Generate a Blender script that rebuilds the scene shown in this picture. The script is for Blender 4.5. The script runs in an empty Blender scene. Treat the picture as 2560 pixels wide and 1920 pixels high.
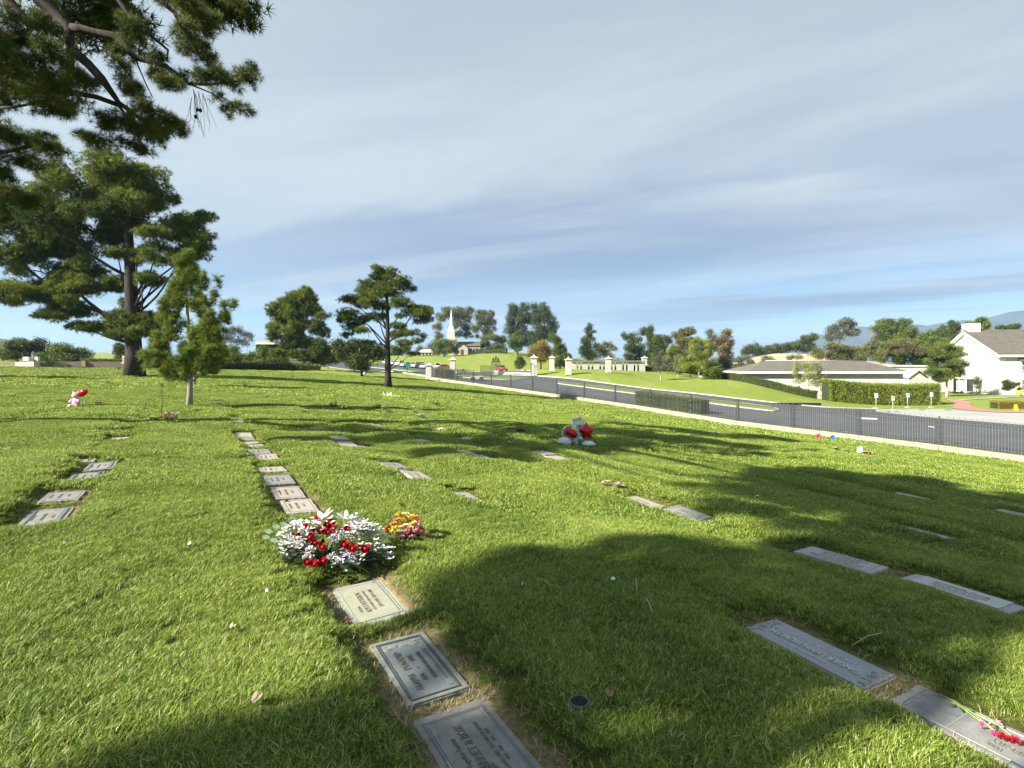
import bpy, bmesh, math, random
import numpy as np
from mathutils import Vector, Matrix

# ------------------------------------------------------------------ camera, sky, sun, exposure
SC = bpy.context.scene
COL = SC.collection
R = math.radians
FP, HY, CX, CAMH = 1400.0, 915.0, 1280.0, 1.5      # focal length, horizon row and centre column in photo pixels, eye height
cam_d = bpy.data.cameras.new('camera')
cam = bpy.data.objects.new('camera', cam_d); COL.objects.link(cam)
cam.location = (0, 0, CAMH); cam.rotation_euler = (R(90), 0, 0)
cam_d.sensor_fit = 'HORIZONTAL'; cam_d.sensor_width = 36.0; cam_d.lens = 36.0 * FP / 2560.0
cam_d.shift_y = -(960.0 - HY) / 2560.0
cam_d.clip_start = 0.05; cam_d.clip_end = 20000.0
SC.camera = cam

SUN_AZ, SUN_EL = R(62.0), R(31.0)                  # the light travels towards SUN_AZ right of the view axis
LDIR = Vector((math.sin(SUN_AZ) * math.cos(SUN_EL), math.cos(SUN_AZ) * math.cos(SUN_EL), -math.sin(SUN_EL)))
sun_d = bpy.data.lights.new('sun', 'SUN'); sun_d.energy = 5.0; sun_d.angle = R(0.6); sun_d.color = (1.0, 0.93, 0.80)
sun = bpy.data.objects.new('sun', sun_d); COL.objects.link(sun)
sun.rotation_euler = LDIR.to_track_quat('-Z', 'Y').to_euler()

W = bpy.data.worlds.new('World'); SC.world = W; W.use_nodes = True
nt = W.node_tree; N = nt.nodes; L = nt.links; N.clear()
def wn(t, **k):
    n = N.new(t)
    for a, v in k.items(): setattr(n, a, v)
    return n
def wmath(op, a, b=None, clamp=False):
    n = wn('ShaderNodeMath', operation=op); n.use_clamp = clamp
    for i, v in enumerate((a, b)):
        if v is None: continue
        if isinstance(v, (int, float)): n.inputs[i].default_value = v
        else: L.new(v, n.inputs[i])
    return n.outputs[0]
sky = wn('ShaderNodeTexSky', sky_type='NISHITA'); sky.sun_disc = False
sky.sun_elevation = SUN_EL; sky.sun_rotation = math.atan2(-LDIR.x, -LDIR.y)
sky.air_density = 1.0; sky.dust_density = 0.6; sky.ozone_density = 2.5
tc = wn('ShaderNodeTexCoord'); sp = wn('ShaderNodeSeparateXYZ'); L.new(tc.outputs['Generated'], sp.inputs[0])
zc = wmath('MAXIMUM', sp.outputs[2], 0.0); zz = wmath('ADD', zc, 0.07)
px_ = wmath('DIVIDE', sp.outputs[0], zz); py_ = wmath('DIVIDE', sp.outputs[1], zz)
cb = wn('ShaderNodeCombineXYZ'); L.new(px_, cb.inputs[0]); L.new(py_, cb.inputs[1])
def cloud(rot, sx, sy, scale, detail, rough, lo, hi, dist=0.6, off=0.0):
    m0 = wn('ShaderNodeMapping'); m0.inputs['Rotation'].default_value = (0, 0, rot); L.new(cb.outputs[0], m0.inputs[0])
    mp = wn('ShaderNodeMapping'); mp.inputs['Location'].default_value = (off, off * .7, 0); mp.inputs['Scale'].default_value = (sx, sy, 1); L.new(m0.outputs[0], mp.inputs[0])
    nz = wn('ShaderNodeTexNoise'); nz.inputs['Scale'].default_value = scale; nz.inputs['Detail'].default_value = detail
    nz.inputs['Roughness'].default_value = rough; nz.inputs['Distortion'].default_value = dist; L.new(mp.outputs[0], nz.inputs[0])
    mr = wn('ShaderNodeMapRange'); mr.interpolation_type = 'SMOOTHSTEP'; mr.inputs['From Min'].default_value = lo; mr.inputs['From Max'].default_value = hi
    L.new(nz.outputs[0], mr.inputs[0]); return mr.outputs[0]
def wmix(f, a, b):
    n = wn('ShaderNodeMix', data_type='RGBA')
    if isinstance(f, float): n.inputs[0].default_value = f
    else: L.new(f, n.inputs[0])
    for i, v in ((6, a), (7, b)):
        if isinstance(v, tuple): n.inputs[i].default_value = (*v, 1)
        else: L.new(v, n.inputs[i])
    return n.outputs[2]
# direction of the cloud streets: they run away towards the left part of the horizon
streak = cloud(R(-62), 1.0, 0.30, 0.75, 7, .58, .40, .62, .9, 3.1)
wide = cloud(R(-68), 1.0, 0.5, 0.38, 5, .52, .40, .60, .7, 7.7)
fine = cloud(R(-64), 1.0, 0.22, 2.2, 6, .6, .38, .72, .8, 1.3)
m1 = wmath('ADD', wmath('MULTIPLY', streak, .55), wmath('MULTIPLY', wide, .45))
m2 = wmath('ADD', wmath('MULTIPLY', m1, .86), wmath('MULTIPLY', fine, .14))
ccol = wmix(m2, (.150, .194, .268), (.335, .368, .388))
# higher up the sheet is thicker and paler, towards the west (left) brighter
up = wn('ShaderNodeMapRange'); up.inputs['From Min'].default_value = .18; up.inputs['From Max'].default_value = .62; L.new(sp.outputs[2], up.inputs[0])
ccol = wmix(wmath('MULTIPLY', up.outputs[0], .42), ccol, (.262, .302, .322))
lf = wn('ShaderNodeMapRange'); lf.inputs['From Min'].default_value = -.15; lf.inputs['From Max'].default_value = -.75; L.new(sp.outputs[0], lf.inputs[0])
ccol = wmix(wmath('MULTIPLY', lf.outputs[0], .6), ccol, (.34, .39, .41))
sk = wn('ShaderNodeMix', data_type='RGBA', blend_type='MULTIPLY'); sk.inputs[0].default_value = 1
L.new(sky.outputs[0], sk.inputs[6]); sk.inputs[7].default_value = (.056, .062, .070, 1)
# cloud cover: closed above ten degrees, broken near the horizon
el = wn('ShaderNodeMapRange'); el.inputs['From Min'].default_value = .085; el.inputs['From Max'].default_value = .235; L.new(sp.outputs[2], el.inputs[0])
brk = cloud(R(-66), 1.0, .25, .55, 6, .6, .46, .60, .8, 5.2)
cov = wmath('MINIMUM', wmath('ADD', wmath('ADD', wmath('MULTIPLY', brk, .68), .16), wmath('MULTIPLY', el.outputs[0], 1.1)), .97)
fincol = wmix(cov, sk.outputs[2], ccol)
bg = wn('ShaderNodeBackground'); bg.inputs[1].default_value = 0.55; L.new(fincol, bg.inputs[0])
wo = wn('ShaderNodeOutputWorld'); L.new(bg.outputs[0], wo.inputs[0])
SC.view_settings.view_transform = 'Standard'; SC.view_settings.look = 'None'
SC.view_settings.exposure = 1.88; SC.view_settings.gamma = 1.0; SC.view_settings.use_curve_mapping = False
SC.render.engine = 'CYCLES'
SC.cycles.max_bounces = 5; SC.cycles.diffuse_bounces = 2; SC.cycles.glossy_bounces = 2; SC.cycles.transmission_bounces = 4; SC.cycles.transparent_max_bounces = 8
SC.cycles.volume_bounces = 0

# ------------------------------------------------------------------ helpers
rng = np.random.default_rng(7)
random.seed(5)
MATS = {}
def lk(t, a, b): t.links.new(a, b)
def M(name, col, rough=.8, col2=None, scale=6.0, bump=0.0, bscale=None, metal=0.0, spec=.3, detail=5, vec='Object', lo=.35, hi=.65, stretch=None):
    """procedural Principled material: two colours mixed by noise, optional bump"""
    if name in MATS: return MATS[name]
    m = bpy.data.materials.new(name); m.use_nodes = True; t = m.node_tree; b = t.nodes['Principled BSDF']
    b.inputs['Roughness'].default_value = rough; b.inputs['Metallic'].default_value = metal; b.inputs['Specular IOR Level'].default_value = spec
    b.inputs['Base Color'].default_value = (*col, 1)
    tcn = t.nodes.new('ShaderNodeTexCoord'); v = tcn.outputs[vec]
    if stretch:
        mp = t.nodes.new('ShaderNodeMapping'); mp.inputs['Scale'].default_value = stretch; lk(t, v, mp.inputs[0]); v = mp.outputs[0]
    if col2 is None: col2 = tuple(c * .82 for c in col)
    nz = t.nodes.new('ShaderNodeTexNoise'); nz.inputs['Scale'].default_value = scale; nz.inputs['Detail'].default_value = detail; nz.inputs['Roughness'].default_value = .62
    lk(t, v, nz.inputs[0])
    mr = t.nodes.new('ShaderNodeMapRange'); mr.inputs['From Min'].default_value = lo; mr.inputs['From Max'].default_value = hi; lk(t, nz.outputs[0], mr.inputs[0])
    mx = t.nodes.new('ShaderNodeMix'); mx.data_type = 'RGBA'; lk(t, mr.outputs[0], mx.inputs[0])
    mx.inputs[6].default_value = (*col, 1); mx.inputs[7].default_value = (*col2, 1); lk(t, mx.outputs[2], b.inputs['Base Color'])
    if bump:
        n2 = t.nodes.new('ShaderNodeTexNoise'); n2.inputs['Scale'].default_value = bscale or scale * 4; n2.inputs['Detail'].default_value = 6; lk(t, v, n2.inputs[0])
        bp = t.nodes.new('ShaderNodeBump'); bp.inputs['Strength'].default_value = bump; bp.inputs['Distance'].default_value = .01; lk(t, n2.outputs[0], bp.inputs['Height']); lk(t, bp.outputs[0], b.inputs['Normal'])
    MATS[name] = m; return m
def leafmat(name, a, b, trans=.3, scale=.6, c=None, rnd=.35):
    """leaf or needle: diffuse plus translucent, colour from slow noise, the tuft's own shade and the instance"""
    if name in MATS: return MATS[name]
    m = bpy.data.materials.new(name); m.use_nodes = True; t = m.node_tree; t.nodes.clear()
    tcn = t.nodes.new('ShaderNodeNewGeometry')
    nz = t.nodes.new('ShaderNodeTexNoise'); nz.inputs['Scale'].default_value = scale; nz.inputs['Detail'].default_value = 3; lk(t, tcn.outputs['Position'], nz.inputs[0])
    at = t.nodes.new('ShaderNodeAttribute'); at.attribute_name = 'shade'
    ad = t.nodes.new('ShaderNodeMath'); ad.operation = 'MULTIPLY_ADD'; ad.inputs[1].default_value = rnd * 2; lk(t, at.outputs['Fac'], ad.inputs[0]); lk(t, nz.outputs[0], ad.inputs[2])
    mr = t.nodes.new('ShaderNodeMapRange'); mr.inputs['From Min'].default_value = .3 + rnd; mr.inputs['From Max'].default_value = .7 + rnd; lk(t, ad.outputs[0], mr.inputs[0])
    mx = t.nodes.new('ShaderNodeMix'); mx.data_type = 'RGBA'; lk(t, mr.outputs[0], mx.inputs[0]); mx.inputs[6].default_value = (*a, 1); mx.inputs[7].default_value = (*b, 1)
    out = mx.outputs[2]
    if c is not None:
        g = t.nodes.new('ShaderNodeMath'); g.operation = 'GREATER_THAN'; g.inputs[1].default_value = .93; lk(t, at.outputs['Fac'], g.inputs[0])
        m3 = t.nodes.new('ShaderNodeMix'); m3.data_type = 'RGBA'; lk(t, g.outputs[0], m3.inputs[0]); lk(t, out, m3.inputs[6]); m3.inputs[7].default_value = (*c, 1); out = m3.outputs[2]
    d = t.nodes.new('ShaderNodeBsdfPrincipled'); d.inputs['Roughness'].default_value = .55; d.inputs['Specular IOR Level'].default_value = .25; lk(t, out, d.inputs['Base Color'])
    tr = t.nodes.new('ShaderNodeBsdfTranslucent'); lk(t, out, tr.inputs[0])
    ms = t.nodes.new('ShaderNodeMixShader'); ms.inputs[0].default_value = trans; lk(t, d.outputs[0], ms.inputs[1]); lk(t, tr.outputs[0], ms.inputs[2])
    o = t.nodes.new('ShaderNodeOutputMaterial'); lk(t, ms.outputs[0], o.inputs[0])
    MATS[name] = m; return m

def tag(o, label=None, cat=None, group=None, kind=None):
    if label: o['label'] = label
    if cat: o['category'] = cat
    if group: o['group'] = group
    if kind: o['kind'] = kind
    return o
def empty(name, loc, label=None, cat=None, group=None, rz=0.0):
    o = bpy.data.objects.new(name, None); COL.objects.link(o); o.location = loc; o.rotation_euler = (0, 0, rz); o.empty_display_size = .2
    return tag(o, label, cat, group)
def link_mesh(name, me, mat, parent=None, loc=None, rot=None):
    o = bpy.data.objects.new(name, me); COL.objects.link(o)
    if mat is not None and not me.materials: me.materials.append(mat)
    if parent is not None: o.parent = parent
    if loc is not None: o.location = loc
    if rot is not None: o.rotation_euler = rot
    return o
def np_mesh(name, V, F, smooth=False, shade=None):
    """V (n,3), F (m,k) with one k"""
    V = np.asarray(V, np.float32); F = np.asarray(F, np.int32); me = bpy.data.meshes.new(name)
    k = F.shape[1]; me.vertices.add(len(V)); me.vertices.foreach_set('co', V.ravel())
    me.loops.add(F.size); me.loops.foreach_set('vertex_index', F.ravel())
    me.polygons.add(len(F)); me.polygons.foreach_set('loop_start', np.arange(0, F.size, k, dtype=np.int32))
    if smooth: me.polygons.foreach_set('use_smooth', np.ones(len(F), bool))
    me.update(calc_edges=True)
    if shade is not None:
        a = me.attributes.new('shade', 'FLOAT', 'POINT'); a.data.foreach_set('value', np.asarray(shade, np.float32))
    return me
class MB:
    """collects boxes, tubes and polygons into one mesh"""
    def __init__(s): s.v = []; s.f = []; s.sm = []
    def add(s, vs, fs, smooth=False):
        b = len(s.v); s.v += [tuple(v) for v in vs]; s.f += [tuple(b + i for i in f) for f in fs]; s.sm += [smooth] * len(fs); return s
    def box(s, c, d, rz=0.0, taper=1.0):
        ca, sa = math.cos(rz), math.sin(rz); vs = []
        for z in (-1, 1):
            q = taper if z > 0 else 1.0
            for x, y in ((-1, -1), (1, -1), (1, 1), (-1, 1)):
                X, Y = x * d[0] / 2 * q, y * d[1] / 2 * q
                vs.append((c[0] + X * ca - Y * sa, c[1] + X * sa + Y * ca, c[2] + z * d[2] / 2))
        return s.add(vs, [(3, 2, 1, 0), (4, 5, 6, 7), (0, 1, 5, 4), (1, 2, 6, 5), (2, 3, 7, 6), (3, 0, 4, 7)])
    def tube(s, pts, rad, n=8, cap=True, smooth=True):
        pts = [Vector(p) for p in pts]; m = len(pts)
        if isinstance(rad, (int, float)): rad = [rad] * m
        up = Vector((0, 0, 1)); vs = []; fs = []
        for i, p in enumerate(pts):
            t = (pts[min(i + 1, m - 1)] - pts[max(i - 1, 0)])
            t = t.normalized() if t.length > 1e-9 else Vector((0, 0, 1))
            a = t.cross(up) if abs(t.z) < .95 else t.cross(Vector((1, 0, 0))); a.normalize(); b = t.cross(a).normalized()
            for j in range(n):
                an = 2 * math.pi * j / n; vs.append(p + (a * math.cos(an) + b * math.sin(an)) * rad[i])
        for i in range(m - 1):
            for j in range(n):
                q = (j + 1) % n; fs.append((i * n + j, i * n + q, (i + 1) * n + q, (i + 1) * n + j))
        s.add(vs, fs, smooth)
        if cap:
            b = len(s.v) - m * n
            s.f.append(tuple(b + j for j in reversed(range(n)))); s.sm.append(False)
            s.f.append(tuple(b + (m - 1) * n + j for j in range(n))); s.sm.append(False)
        return s
    def ball(s, c, r, seg=10, ring=6, jit=0.0):
        if isinstance(r, (int, float)): r = (r, r, r)
        vs = [(c[0], c[1], c[2] - r[2])]
        for i in range(1, ring):
            ph = math.pi * i / ring
            for j in range(seg):
                th = 2 * math.pi * j / seg; q = 1 + random.uniform(-jit, jit)
                vs.append((c[0] + r[0] * q * math.sin(ph) * math.cos(th), c[1] + r[1] * q * math.sin(ph) * math.sin(th), c[2] - r[2] * q * math.cos(ph)))
        vs.append((c[0], c[1], c[2] + r[2])); fs = []
        for j in range(seg):
            fs.append((0, 1 + (j + 1) % seg, 1 + j)); fs.append((len(vs) - 1, 1 + (ring - 2) * seg + j, 1 + (ring - 2) * seg + (j + 1) % seg))
        for i in range(ring - 2):
            for j in range(seg):
                a, b2 = 1 + i * seg + j, 1 + i * seg + (j + 1) % seg; fs.append((a, b2, b2 + seg, a + seg))
        return s.add(vs, fs, True)
    def prism(s, poly, y0, y1, axis='y'):
        """poly of (x,z) extruded along y"""
        n = len(poly); vs = [(p[0], y0, p[1]) for p in poly] + [(p[0], y1, p[1]) for p in poly]
        if axis == 'x': vs = [(v[1], v[0], v[2]) for v in vs]
        fs = [tuple(range(n)), tuple(reversed(range(n, 2 * n)))] + [(i, i + n, (i + 1) % n + n, (i + 1) % n) for i in range(n)]
        return s.add(vs, fs)
    def build(s, name, mat=None, parent=None, loc=None, bevel=0.0, rz=None):
        me = bpy.data.meshes.new(name); me.from_pydata(s.v, [], s.f)
        if any(s.sm): me.polygons.foreach_set('use_smooth', s.sm)
        me.update()
        bm = bmesh.new(); bm.from_mesh(me); bmesh.ops.recalc_face_normals(bm, faces=bm.faces)
        if bevel: bmesh.ops.bevel(bm, geom=[e for e in bm.edges if e.calc_face_angle(0) > .5], offset=bevel, segments=2, affect='EDGES', clamp_overlap=True)
        bm.to_mesh(me); bm.free()
        o = link_mesh(name, me, mat, parent, loc)
        if rz is not None: o.rotation_euler = (0, 0, rz)
        return o
def MBbox(name, c, d, mat, parent=None, rz=0.0, bevel=0.0, taper=1.0): return MB().box(c, d, rz, taper).build(name, mat, parent, bevel=bevel)

# ------------------------------------------------------------------ terrain: a thin plate through surveyed heights
def tps(P):
    P = np.array(P, float); n = len(P); d = np.hypot(P[:, None, 0] - P[None, :, 0], P[:, None, 1] - P[None, :, 1]) / 50
    K = np.where(d > 0, d * d * np.log(np.maximum(d, 1e-12)), 0) + np.eye(n) * 2e-5
    Q = np.c_[np.ones(n), P[:, :2] / 50]; A = np.zeros((n + 3, n + 3)); A[:n, :n] = K; A[:n, n:] = Q; A[n:, :n] = Q.T
    w = np.linalg.solve(A, np.r_[P[:, 2], 0, 0, 0])
    def f(X, Y):
        X = np.asarray(X, float); Y = np.asarray(Y, float); sh = X.shape; X = X.ravel(); Y = Y.ravel(); out = np.empty(len(X))
        r = np.hypot(X, Y); q = np.minimum(1, 340 / np.maximum(r, 1e-6)); X = X * q; Y = Y * q
        for i in range(0, len(X), 20000):
            x = X[i:i + 20000]; y = Y[i:i + 20000]; d = np.hypot(x[:, None] - P[None, :, 0], y[:, None] - P[None, :, 1]) / 50
            out[i:i + 20000] = np.where(d > 0, d * d * np.log(np.maximum(d, 1e-12)), 0) @ w[:n] + w[n] + w[n + 1] * x / 50 + w[n + 2] * y / 50
        return out.reshape(sh)
    return f
FA = (-11.9, 81.0); FB = (25.9, 28.3)
fl = math.hypot(FB[0] - FA[0], FB[1] - FA[1]); FU = ((FB[0] - FA[0]) / fl, (FB[1] - FA[1]) / fl); FN = (-FU[1], FU[0])
FENCE = [(-11.9, 81, -.42), (1.2, 63, -1.5), (11.9, 47.9, -2.4), (16.6, 41.4, -2.9), (23.9, 31.1, -3.27), (25.9, 28.3, -3.4), (33, 18.3, -3.8), (40, 8.5, -4.2)]
LEFT = [(-16, 80, -.1), (-31.6, 85, .9), (-39, 85, .95), (-64, 70, 1.35), (-53, 70, 1.35), (-90, 70, 1.8)]
zA = tps([(0, 0, 0), (-4, 0, .12), (4, 0, -.4), (0, 4, -.08), (4, 4, -.5), (-4, 4, .1), (8, 6, -.95), (-8, 8, .2), (-15, 8, .35), (8.3, 12, -1.1), (0, 12, -.3), (0, 25, -.6),
          (10, 25, -1.6), (18, 28, -2.5), (-10.8, 18.8, .2), (-20, 20, .4), (-35, 25, .8), (-28.3, 42, .75), (-10.7, 48, -.317), (-17, 37, .25), (-60, 35, 1.2), (0, -15, .3), (-15, -10, .5),
          (15, -10, -1.2), (30, 0, -3.2), (40, -20, -4), (-40, -10, 1), (-100, 0, 2), (-60, 120, 1.8), (0, 100, -.4), (0, -80, 2), (100, -60, -6), (120, 20, -6)] + FENCE + LEFT)
zB = tps([(x, y, z + .3) for x, y, z in FENCE] + LEFT + [(-19, 95, .48), (-38.3, 185, 1.9), (-20, 170, 1.14), (-6.3, 110, -.07), (-3.2, 150, .32), (3.6, 250, 7.4), (-23.7, 255, 6.8), (-44, 262, 6.4),
          (-4.3, 200, 2.93), (20.6, 240, 3.2), (37.7, 240, 1.5), (-14.6, 205, 2.96), (-68, 190, 2.86), (-54, 200, 2.9), (-69, 110, 1.5), (-84, 100, 2.0), (-150, 120, 4), (3.1, 80, .13), (8, 78, .27),
          (14, 82, .56), (26.5, 112, 1.1), (6.6, 77, -.1), (16.5, 66, -1.28), (24.3, 60, -2.0), (27.6, 57.5, -2.4), (31.5, 56, -2.74), (37.5, 58, -3.0), (21.3, 80, -.5), (26.7, 85, -.3), (30.3, 84, -.3), (31.8, 78, -.62), (34.4, 74, -1.5), (37, 72, -2.3), (38.6, 71, -2.66),
          (39, 76, -2.57), (40.2, 74, -2.8), (22.9, 100, .79), (39, 60, -3.04), (60.5, 78, -3.05), (50, 55, -3.1), (70, 86, -2.95), (42, 82, -2.9), (60, 45, -3.1), (80, 60, -3.1), (36, 36, -3.1),
          (100, 100, -3), (55, 110, -2.9), (120, 200, -2), (70, 280, 1), (0, 340, 8), (-110, 330, 7), (-200, 200, 8), (40, 150, .5), (70, 150, -2), (250, 100, -4), (200, 0, -5), (70, 20, -3.6)])
def sstep(a, b, x): t = np.clip((x - a) / (b - a), 0, 1); return t * t * (3 - 2 * t)
def fdist(X, Y): return (X - FA[0]) * FN[0] + (Y - FA[1]) * FN[1]
def fpar(X, Y): return (X - FA[0]) * FU[0] + (Y - FA[1]) * FU[1]
def base(X, Y):
    X = np.asarray(X, float); Y = np.asarray(Y, float); d = fdist(X, Y); t = fpar(X, Y)
    w = np.where(t >= 0, .3, .3 + np.minimum(-t, 20) * 1.0); c = np.where(t >= 0, .3, .3 - np.minimum(-t, 20) * .5)
    m = sstep(-.5, .5, (d - c) / w); return zA(X, Y) * (1 - m) + zB(X, Y) * m
# ground gradient noise
class Noise2:
    def __init__(s, seed): g = np.random.default_rng(seed); a = g.uniform(0, 2 * np.pi, (256, 256)); s.gx = np.cos(a); s.gy = np.sin(a)
    def __call__(s, x, y):
        xi = np.floor(x).astype(int); yi = np.floor(y).astype(int); u = x - xi; v = y - yi
        def g(i, j): a = (xi + i) & 255; b = (yi + j) & 255; return s.gx[a, b] * (u - i) + s.gy[a, b] * (v - j)
        su = u * u * u * (u * (6 * u - 15) + 10); sv = v * v * v * (v * (6 * v - 15) + 10)
        return (g(0, 0) * (1 - su) + g(1, 0) * su) * (1 - sv) + (g(0, 1) * (1 - su) + g(1, 1) * su) * sv
n1, n2, n3 = Noise2(1), Noise2(2), Noise2(3)
D1 = (-math.sin(R(29.4)), math.cos(R(29.4))); D2 = (math.cos(R(29.4)), math.sin(R(29.4)))   # along the rows of graves, and across
ROW0, ROWD = .957, 2.25
def und(X, Y):
    """soft mounds, with a trough along every row of graves"""
    s = X * D2[0] + Y * D2[1]; t = X * D1[0] + Y * D1[1]
    a = n1(s / 1.9, t / 2.6) * .080 + n2(s / .8, t / .9) * .024 + n3(s / 6, t / 6) * .12
    ph = (s - ROW0) / ROWD + n3(t / 9 + 5, s / 9) * .12; q = np.abs(ph - np.round(ph)) * ROWD
    tr = -(.062 + .06 * n2(t / 1.7 + 9, np.round(ph) * 3.3)) * (1 - sstep(.1, .55, q))
    d = fdist(X, Y); fade = (1 - sstep(-3, -.8, d)); r = np.hypot(X, Y)
    return (a + tr) * fade * sstep(.0, 1.5, r)
MARKS = []       # (x, y, half length, half width, angle) of every slab set in the lawn
def mdist(X, Y, marks):
    """distance to the nearest slab's rectangle, and on which side"""
    out = np.full(np.shape(X), 9.0)
    for (mx, my, hl, hw, an) in marks:
        sel = (np.abs(X - mx) < 1.6) & (np.abs(Y - my) < 1.6)
        if not sel.any(): continue
        x = X[sel] - mx; y = Y[sel] - my; c, s = math.cos(an), math.sin(an); u = np.abs(x * c + y * s) - hl; v = np.abs(-x * s + y * c) - hw
        d = np.hypot(np.maximum(u, 0), np.maximum(v, 0)) + np.minimum(np.maximum(u, v), 0); out[sel] = np.minimum(out[sel], d)
    return out
def ground(X, Y, marks=None):
    X = np.atleast_1d(np.asarray(X, float)); Y = np.atleast_1d(np.asarray(Y, float)); z = base(X, Y) + und(X, Y)
    d = mdist(X, Y, MARKS if marks is None else marks)
    return z - .055 * (1 - sstep(.03, .30, d)) - .04 * (1 - sstep(-.035, -.005, d)) + .018 * sstep(.10, .22, d) * (1 - sstep(.3, .6, d))
def gz(x, y): return float(ground(x, y)[0])
YS = np.geomspace(1.2, 400, 900)
def hit(px, py, drop=0.0):
    """the point where the photo's ray through (px,py) meets the ground"""
    k = (px - CX) / FP; v = (py - HY) / FP; zr = CAMH - v * YS; zg = base(k * YS, YS) + und(k * YS, YS) - drop
    b = np.nonzero(zr <= zg)[0]
    if len(b) == 0: return (k * 200, 200.0, float(zg[-1]))
    i = max(b[0], 1); a0 = zr[i - 1] - zg[i - 1]; a1 = zr[i] - zg[i]; f = a0 / (a0 - a1 + 1e-12); y = YS[i - 1] + (YS[i] - YS[i - 1]) * f
    return (k * y, y, CAMH - v * y)
def W3(px, py, Y): return Vector(((px - CX) / FP * Y, Y, CAMH - (py - HY) / FP * Y))
GRASS = True
# ------------------------------------------------------------------ where the grave slabs lie (photo positions projected onto the slope)
ANG = math.atan2(D1[1], D1[0])
SLABS = []       # dict(x,y,hl,hw,an,style,label,...)
def slab(px, py, label, style='stone', hl=.31, hw=.16, da=0.0, group=None, xy=None, **k):
    x, y = xy if xy else hit(px, py, .045)[:2]
    SLABS.append(dict(x=x, y=y, hl=hl, hw=hw, an=ANG + da, style=style, label=label, group=group, **k)); MARKS.append((x, y, hl, hw, ANG + da))
p = hit(1122, 1772, .045); slab(0, 0, 'large pale granite grave slab cut off by the bottom of the view, rose emblem and bordered panel', 'rose', .36, .19, xy=(p[0] + .36 * .491, p[1] - .36 * .871))
slab(1041, 1664, 'blue-grey bronze grave plate with wide stepped rim and scenic top panel, half in tree shade', 'bronze', .335, .165)
slab(921, 1502, 'weathered pale green bronze grave slab directly below the big funeral spray', 'pale', .36, .19)
for i, (a, b, t) in enumerate([(748, 1267, 'pale slab nearest behind the big flower spray, with a small dark stud on it'), (720, 1234, 'pale slab second behind the flower spray, dark gap along its right edge'),
        (698, 1202, 'grey slab third behind the flower spray, with a broken stone chip beside it'), (681, 1177, 'pale slab fourth behind the flower spray, dry turf on its right'),
        (668, 1147, 'smooth grey slab fifth behind the flower spray'), (649, 1133, 'pinkish pale slab sixth behind the flower spray'), (637, 1119, 'slab seventh behind the flower spray, at the lit edge of the shadow'),
        (626, 1111, 'slab eighth behind the flower spray, inside the dark shadow'), (615, 1099, 'shaded slab ninth behind the flower spray with bold dark lettering'),
        (610, 1090, 'shaded slab tenth behind the flower spray'), (594, 1064, 'thin slab edge in the narrow shadow beyond the main row'), (592, 1057, 'white slab in the narrow shadow beyond the main row'),
        (586, 1048, 'farthest white slab in the narrow shadow beyond the main row')]):
    slab(a, b, t, 'stone', .29, .165, tone=i % 3, lines=3, stud=(i == 0))
for i, (a, b, t) in enumerate([(116, 1295, 'long grey slab with a dark grooved band, nearest of the left row'), (158, 1243, 'small grey slab sunk under turf in the left row'),
        (215, 1195, 'framed grey slab with a pine cone on its corner in the left row'), (252, 1169, 'grey slab touching the framed one at the head of the left row')]):
    slab(a, b, t, 'frame' if i != 1 else 'stone', (.33, .27, .31, .29)[i], .175, tone=2, lines=3)
for a, b, t in [(333, 1078, 'dark edged slab standing proud of the turf above the long shadow'), (358, 1052, 'slab just left of the white and green bouquet'), (394, 1028, 'pale slab between the bouquet and the young pine'),
        (301, 1101, 'sliver of slab at the foot of the long shadow'), (163, 1029, 'grey slab below the pink balloons'), (222, 1155, 'small broken stone at the upper end of the left row')]:
    slab(a, b, t, 'stone', .27 if b != 1155 else .14, .16 if b != 1155 else .08, tone=1, lines=2)
for a, b, t in [(850, 1098, 'slab with a raised dark edge in the middle lawn shadow'), (868, 1113, 'dim slab between two others in the middle lawn shadow'), (900, 1122, 'bright slab lit at the end of the middle group'),
        (1019, 1094, 'bright slab against the dark shadow left of centre'), (1057, 1105, 'slab right below the bright one left of centre'), (1158, 1133, 'small slab in the deep shade left of the balloons'),
        (1201, 1145, 'grey slab in the deep shade nearer than the small one'), (984, 1167, 'lettered slab with brown thatch behind it in the open lawn'), (1041, 1191, 'blank bright slab in the open lawn'),
        (1164, 1247, 'lone grey slab with brown thatch behind it in mid lawn'), (1360, 1135, 'thin slab just below the balloon tribute'), (1397, 1149, 'thin slab farther right below the balloon tribute'),
        (1605, 1259, 'pale slab right of the pink and cream flowers'), (1716, 1286, 'wide pale slab at the sunlit border of the big shadow'), (941, 1066, 'grey slab half hidden left of the central shadow'),
        (796, 1074, 'slab in a hollow with light rim near the narrow shadow'), (2274, 1245, 'thin slab line in the big right-hand shadow'), (2542, 1288, 'slab sliver at the right border in shade')]:
    slab(a, b, t, 'stone', .29, .16, tone=(a // 7) % 3, lines=2)
slab(2305, 1335, 'light grey slab beyond the lettered ones in the right shade, dry turf at its end', 'stone', .35, .16, tone=0, lines=2)
slab(2098, 1400, 'light grey slab with close lines of small lettering in the right shade', 'many', .40, .165, tone=0)
slab(2398, 1482, 'light grey slab with raised inner panel and dark lettering near the right border', 'panel', .42, .165, tone=0)
slab(2038, 1628, 'grey bronze grave plate with raised name GINGER LYNN MCBETH and leafy ends', 'mcbeth', .40, .165)
p = hit(2249, 1719, .045); slab(0, 0, 'long grey framed slab with red carnations lying on it', 'carn', .52, .175, xy=(p[0] + .53 * .491, p[1] - .53 * .871))
NEAR_SLABS = len(SLABS)
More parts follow.
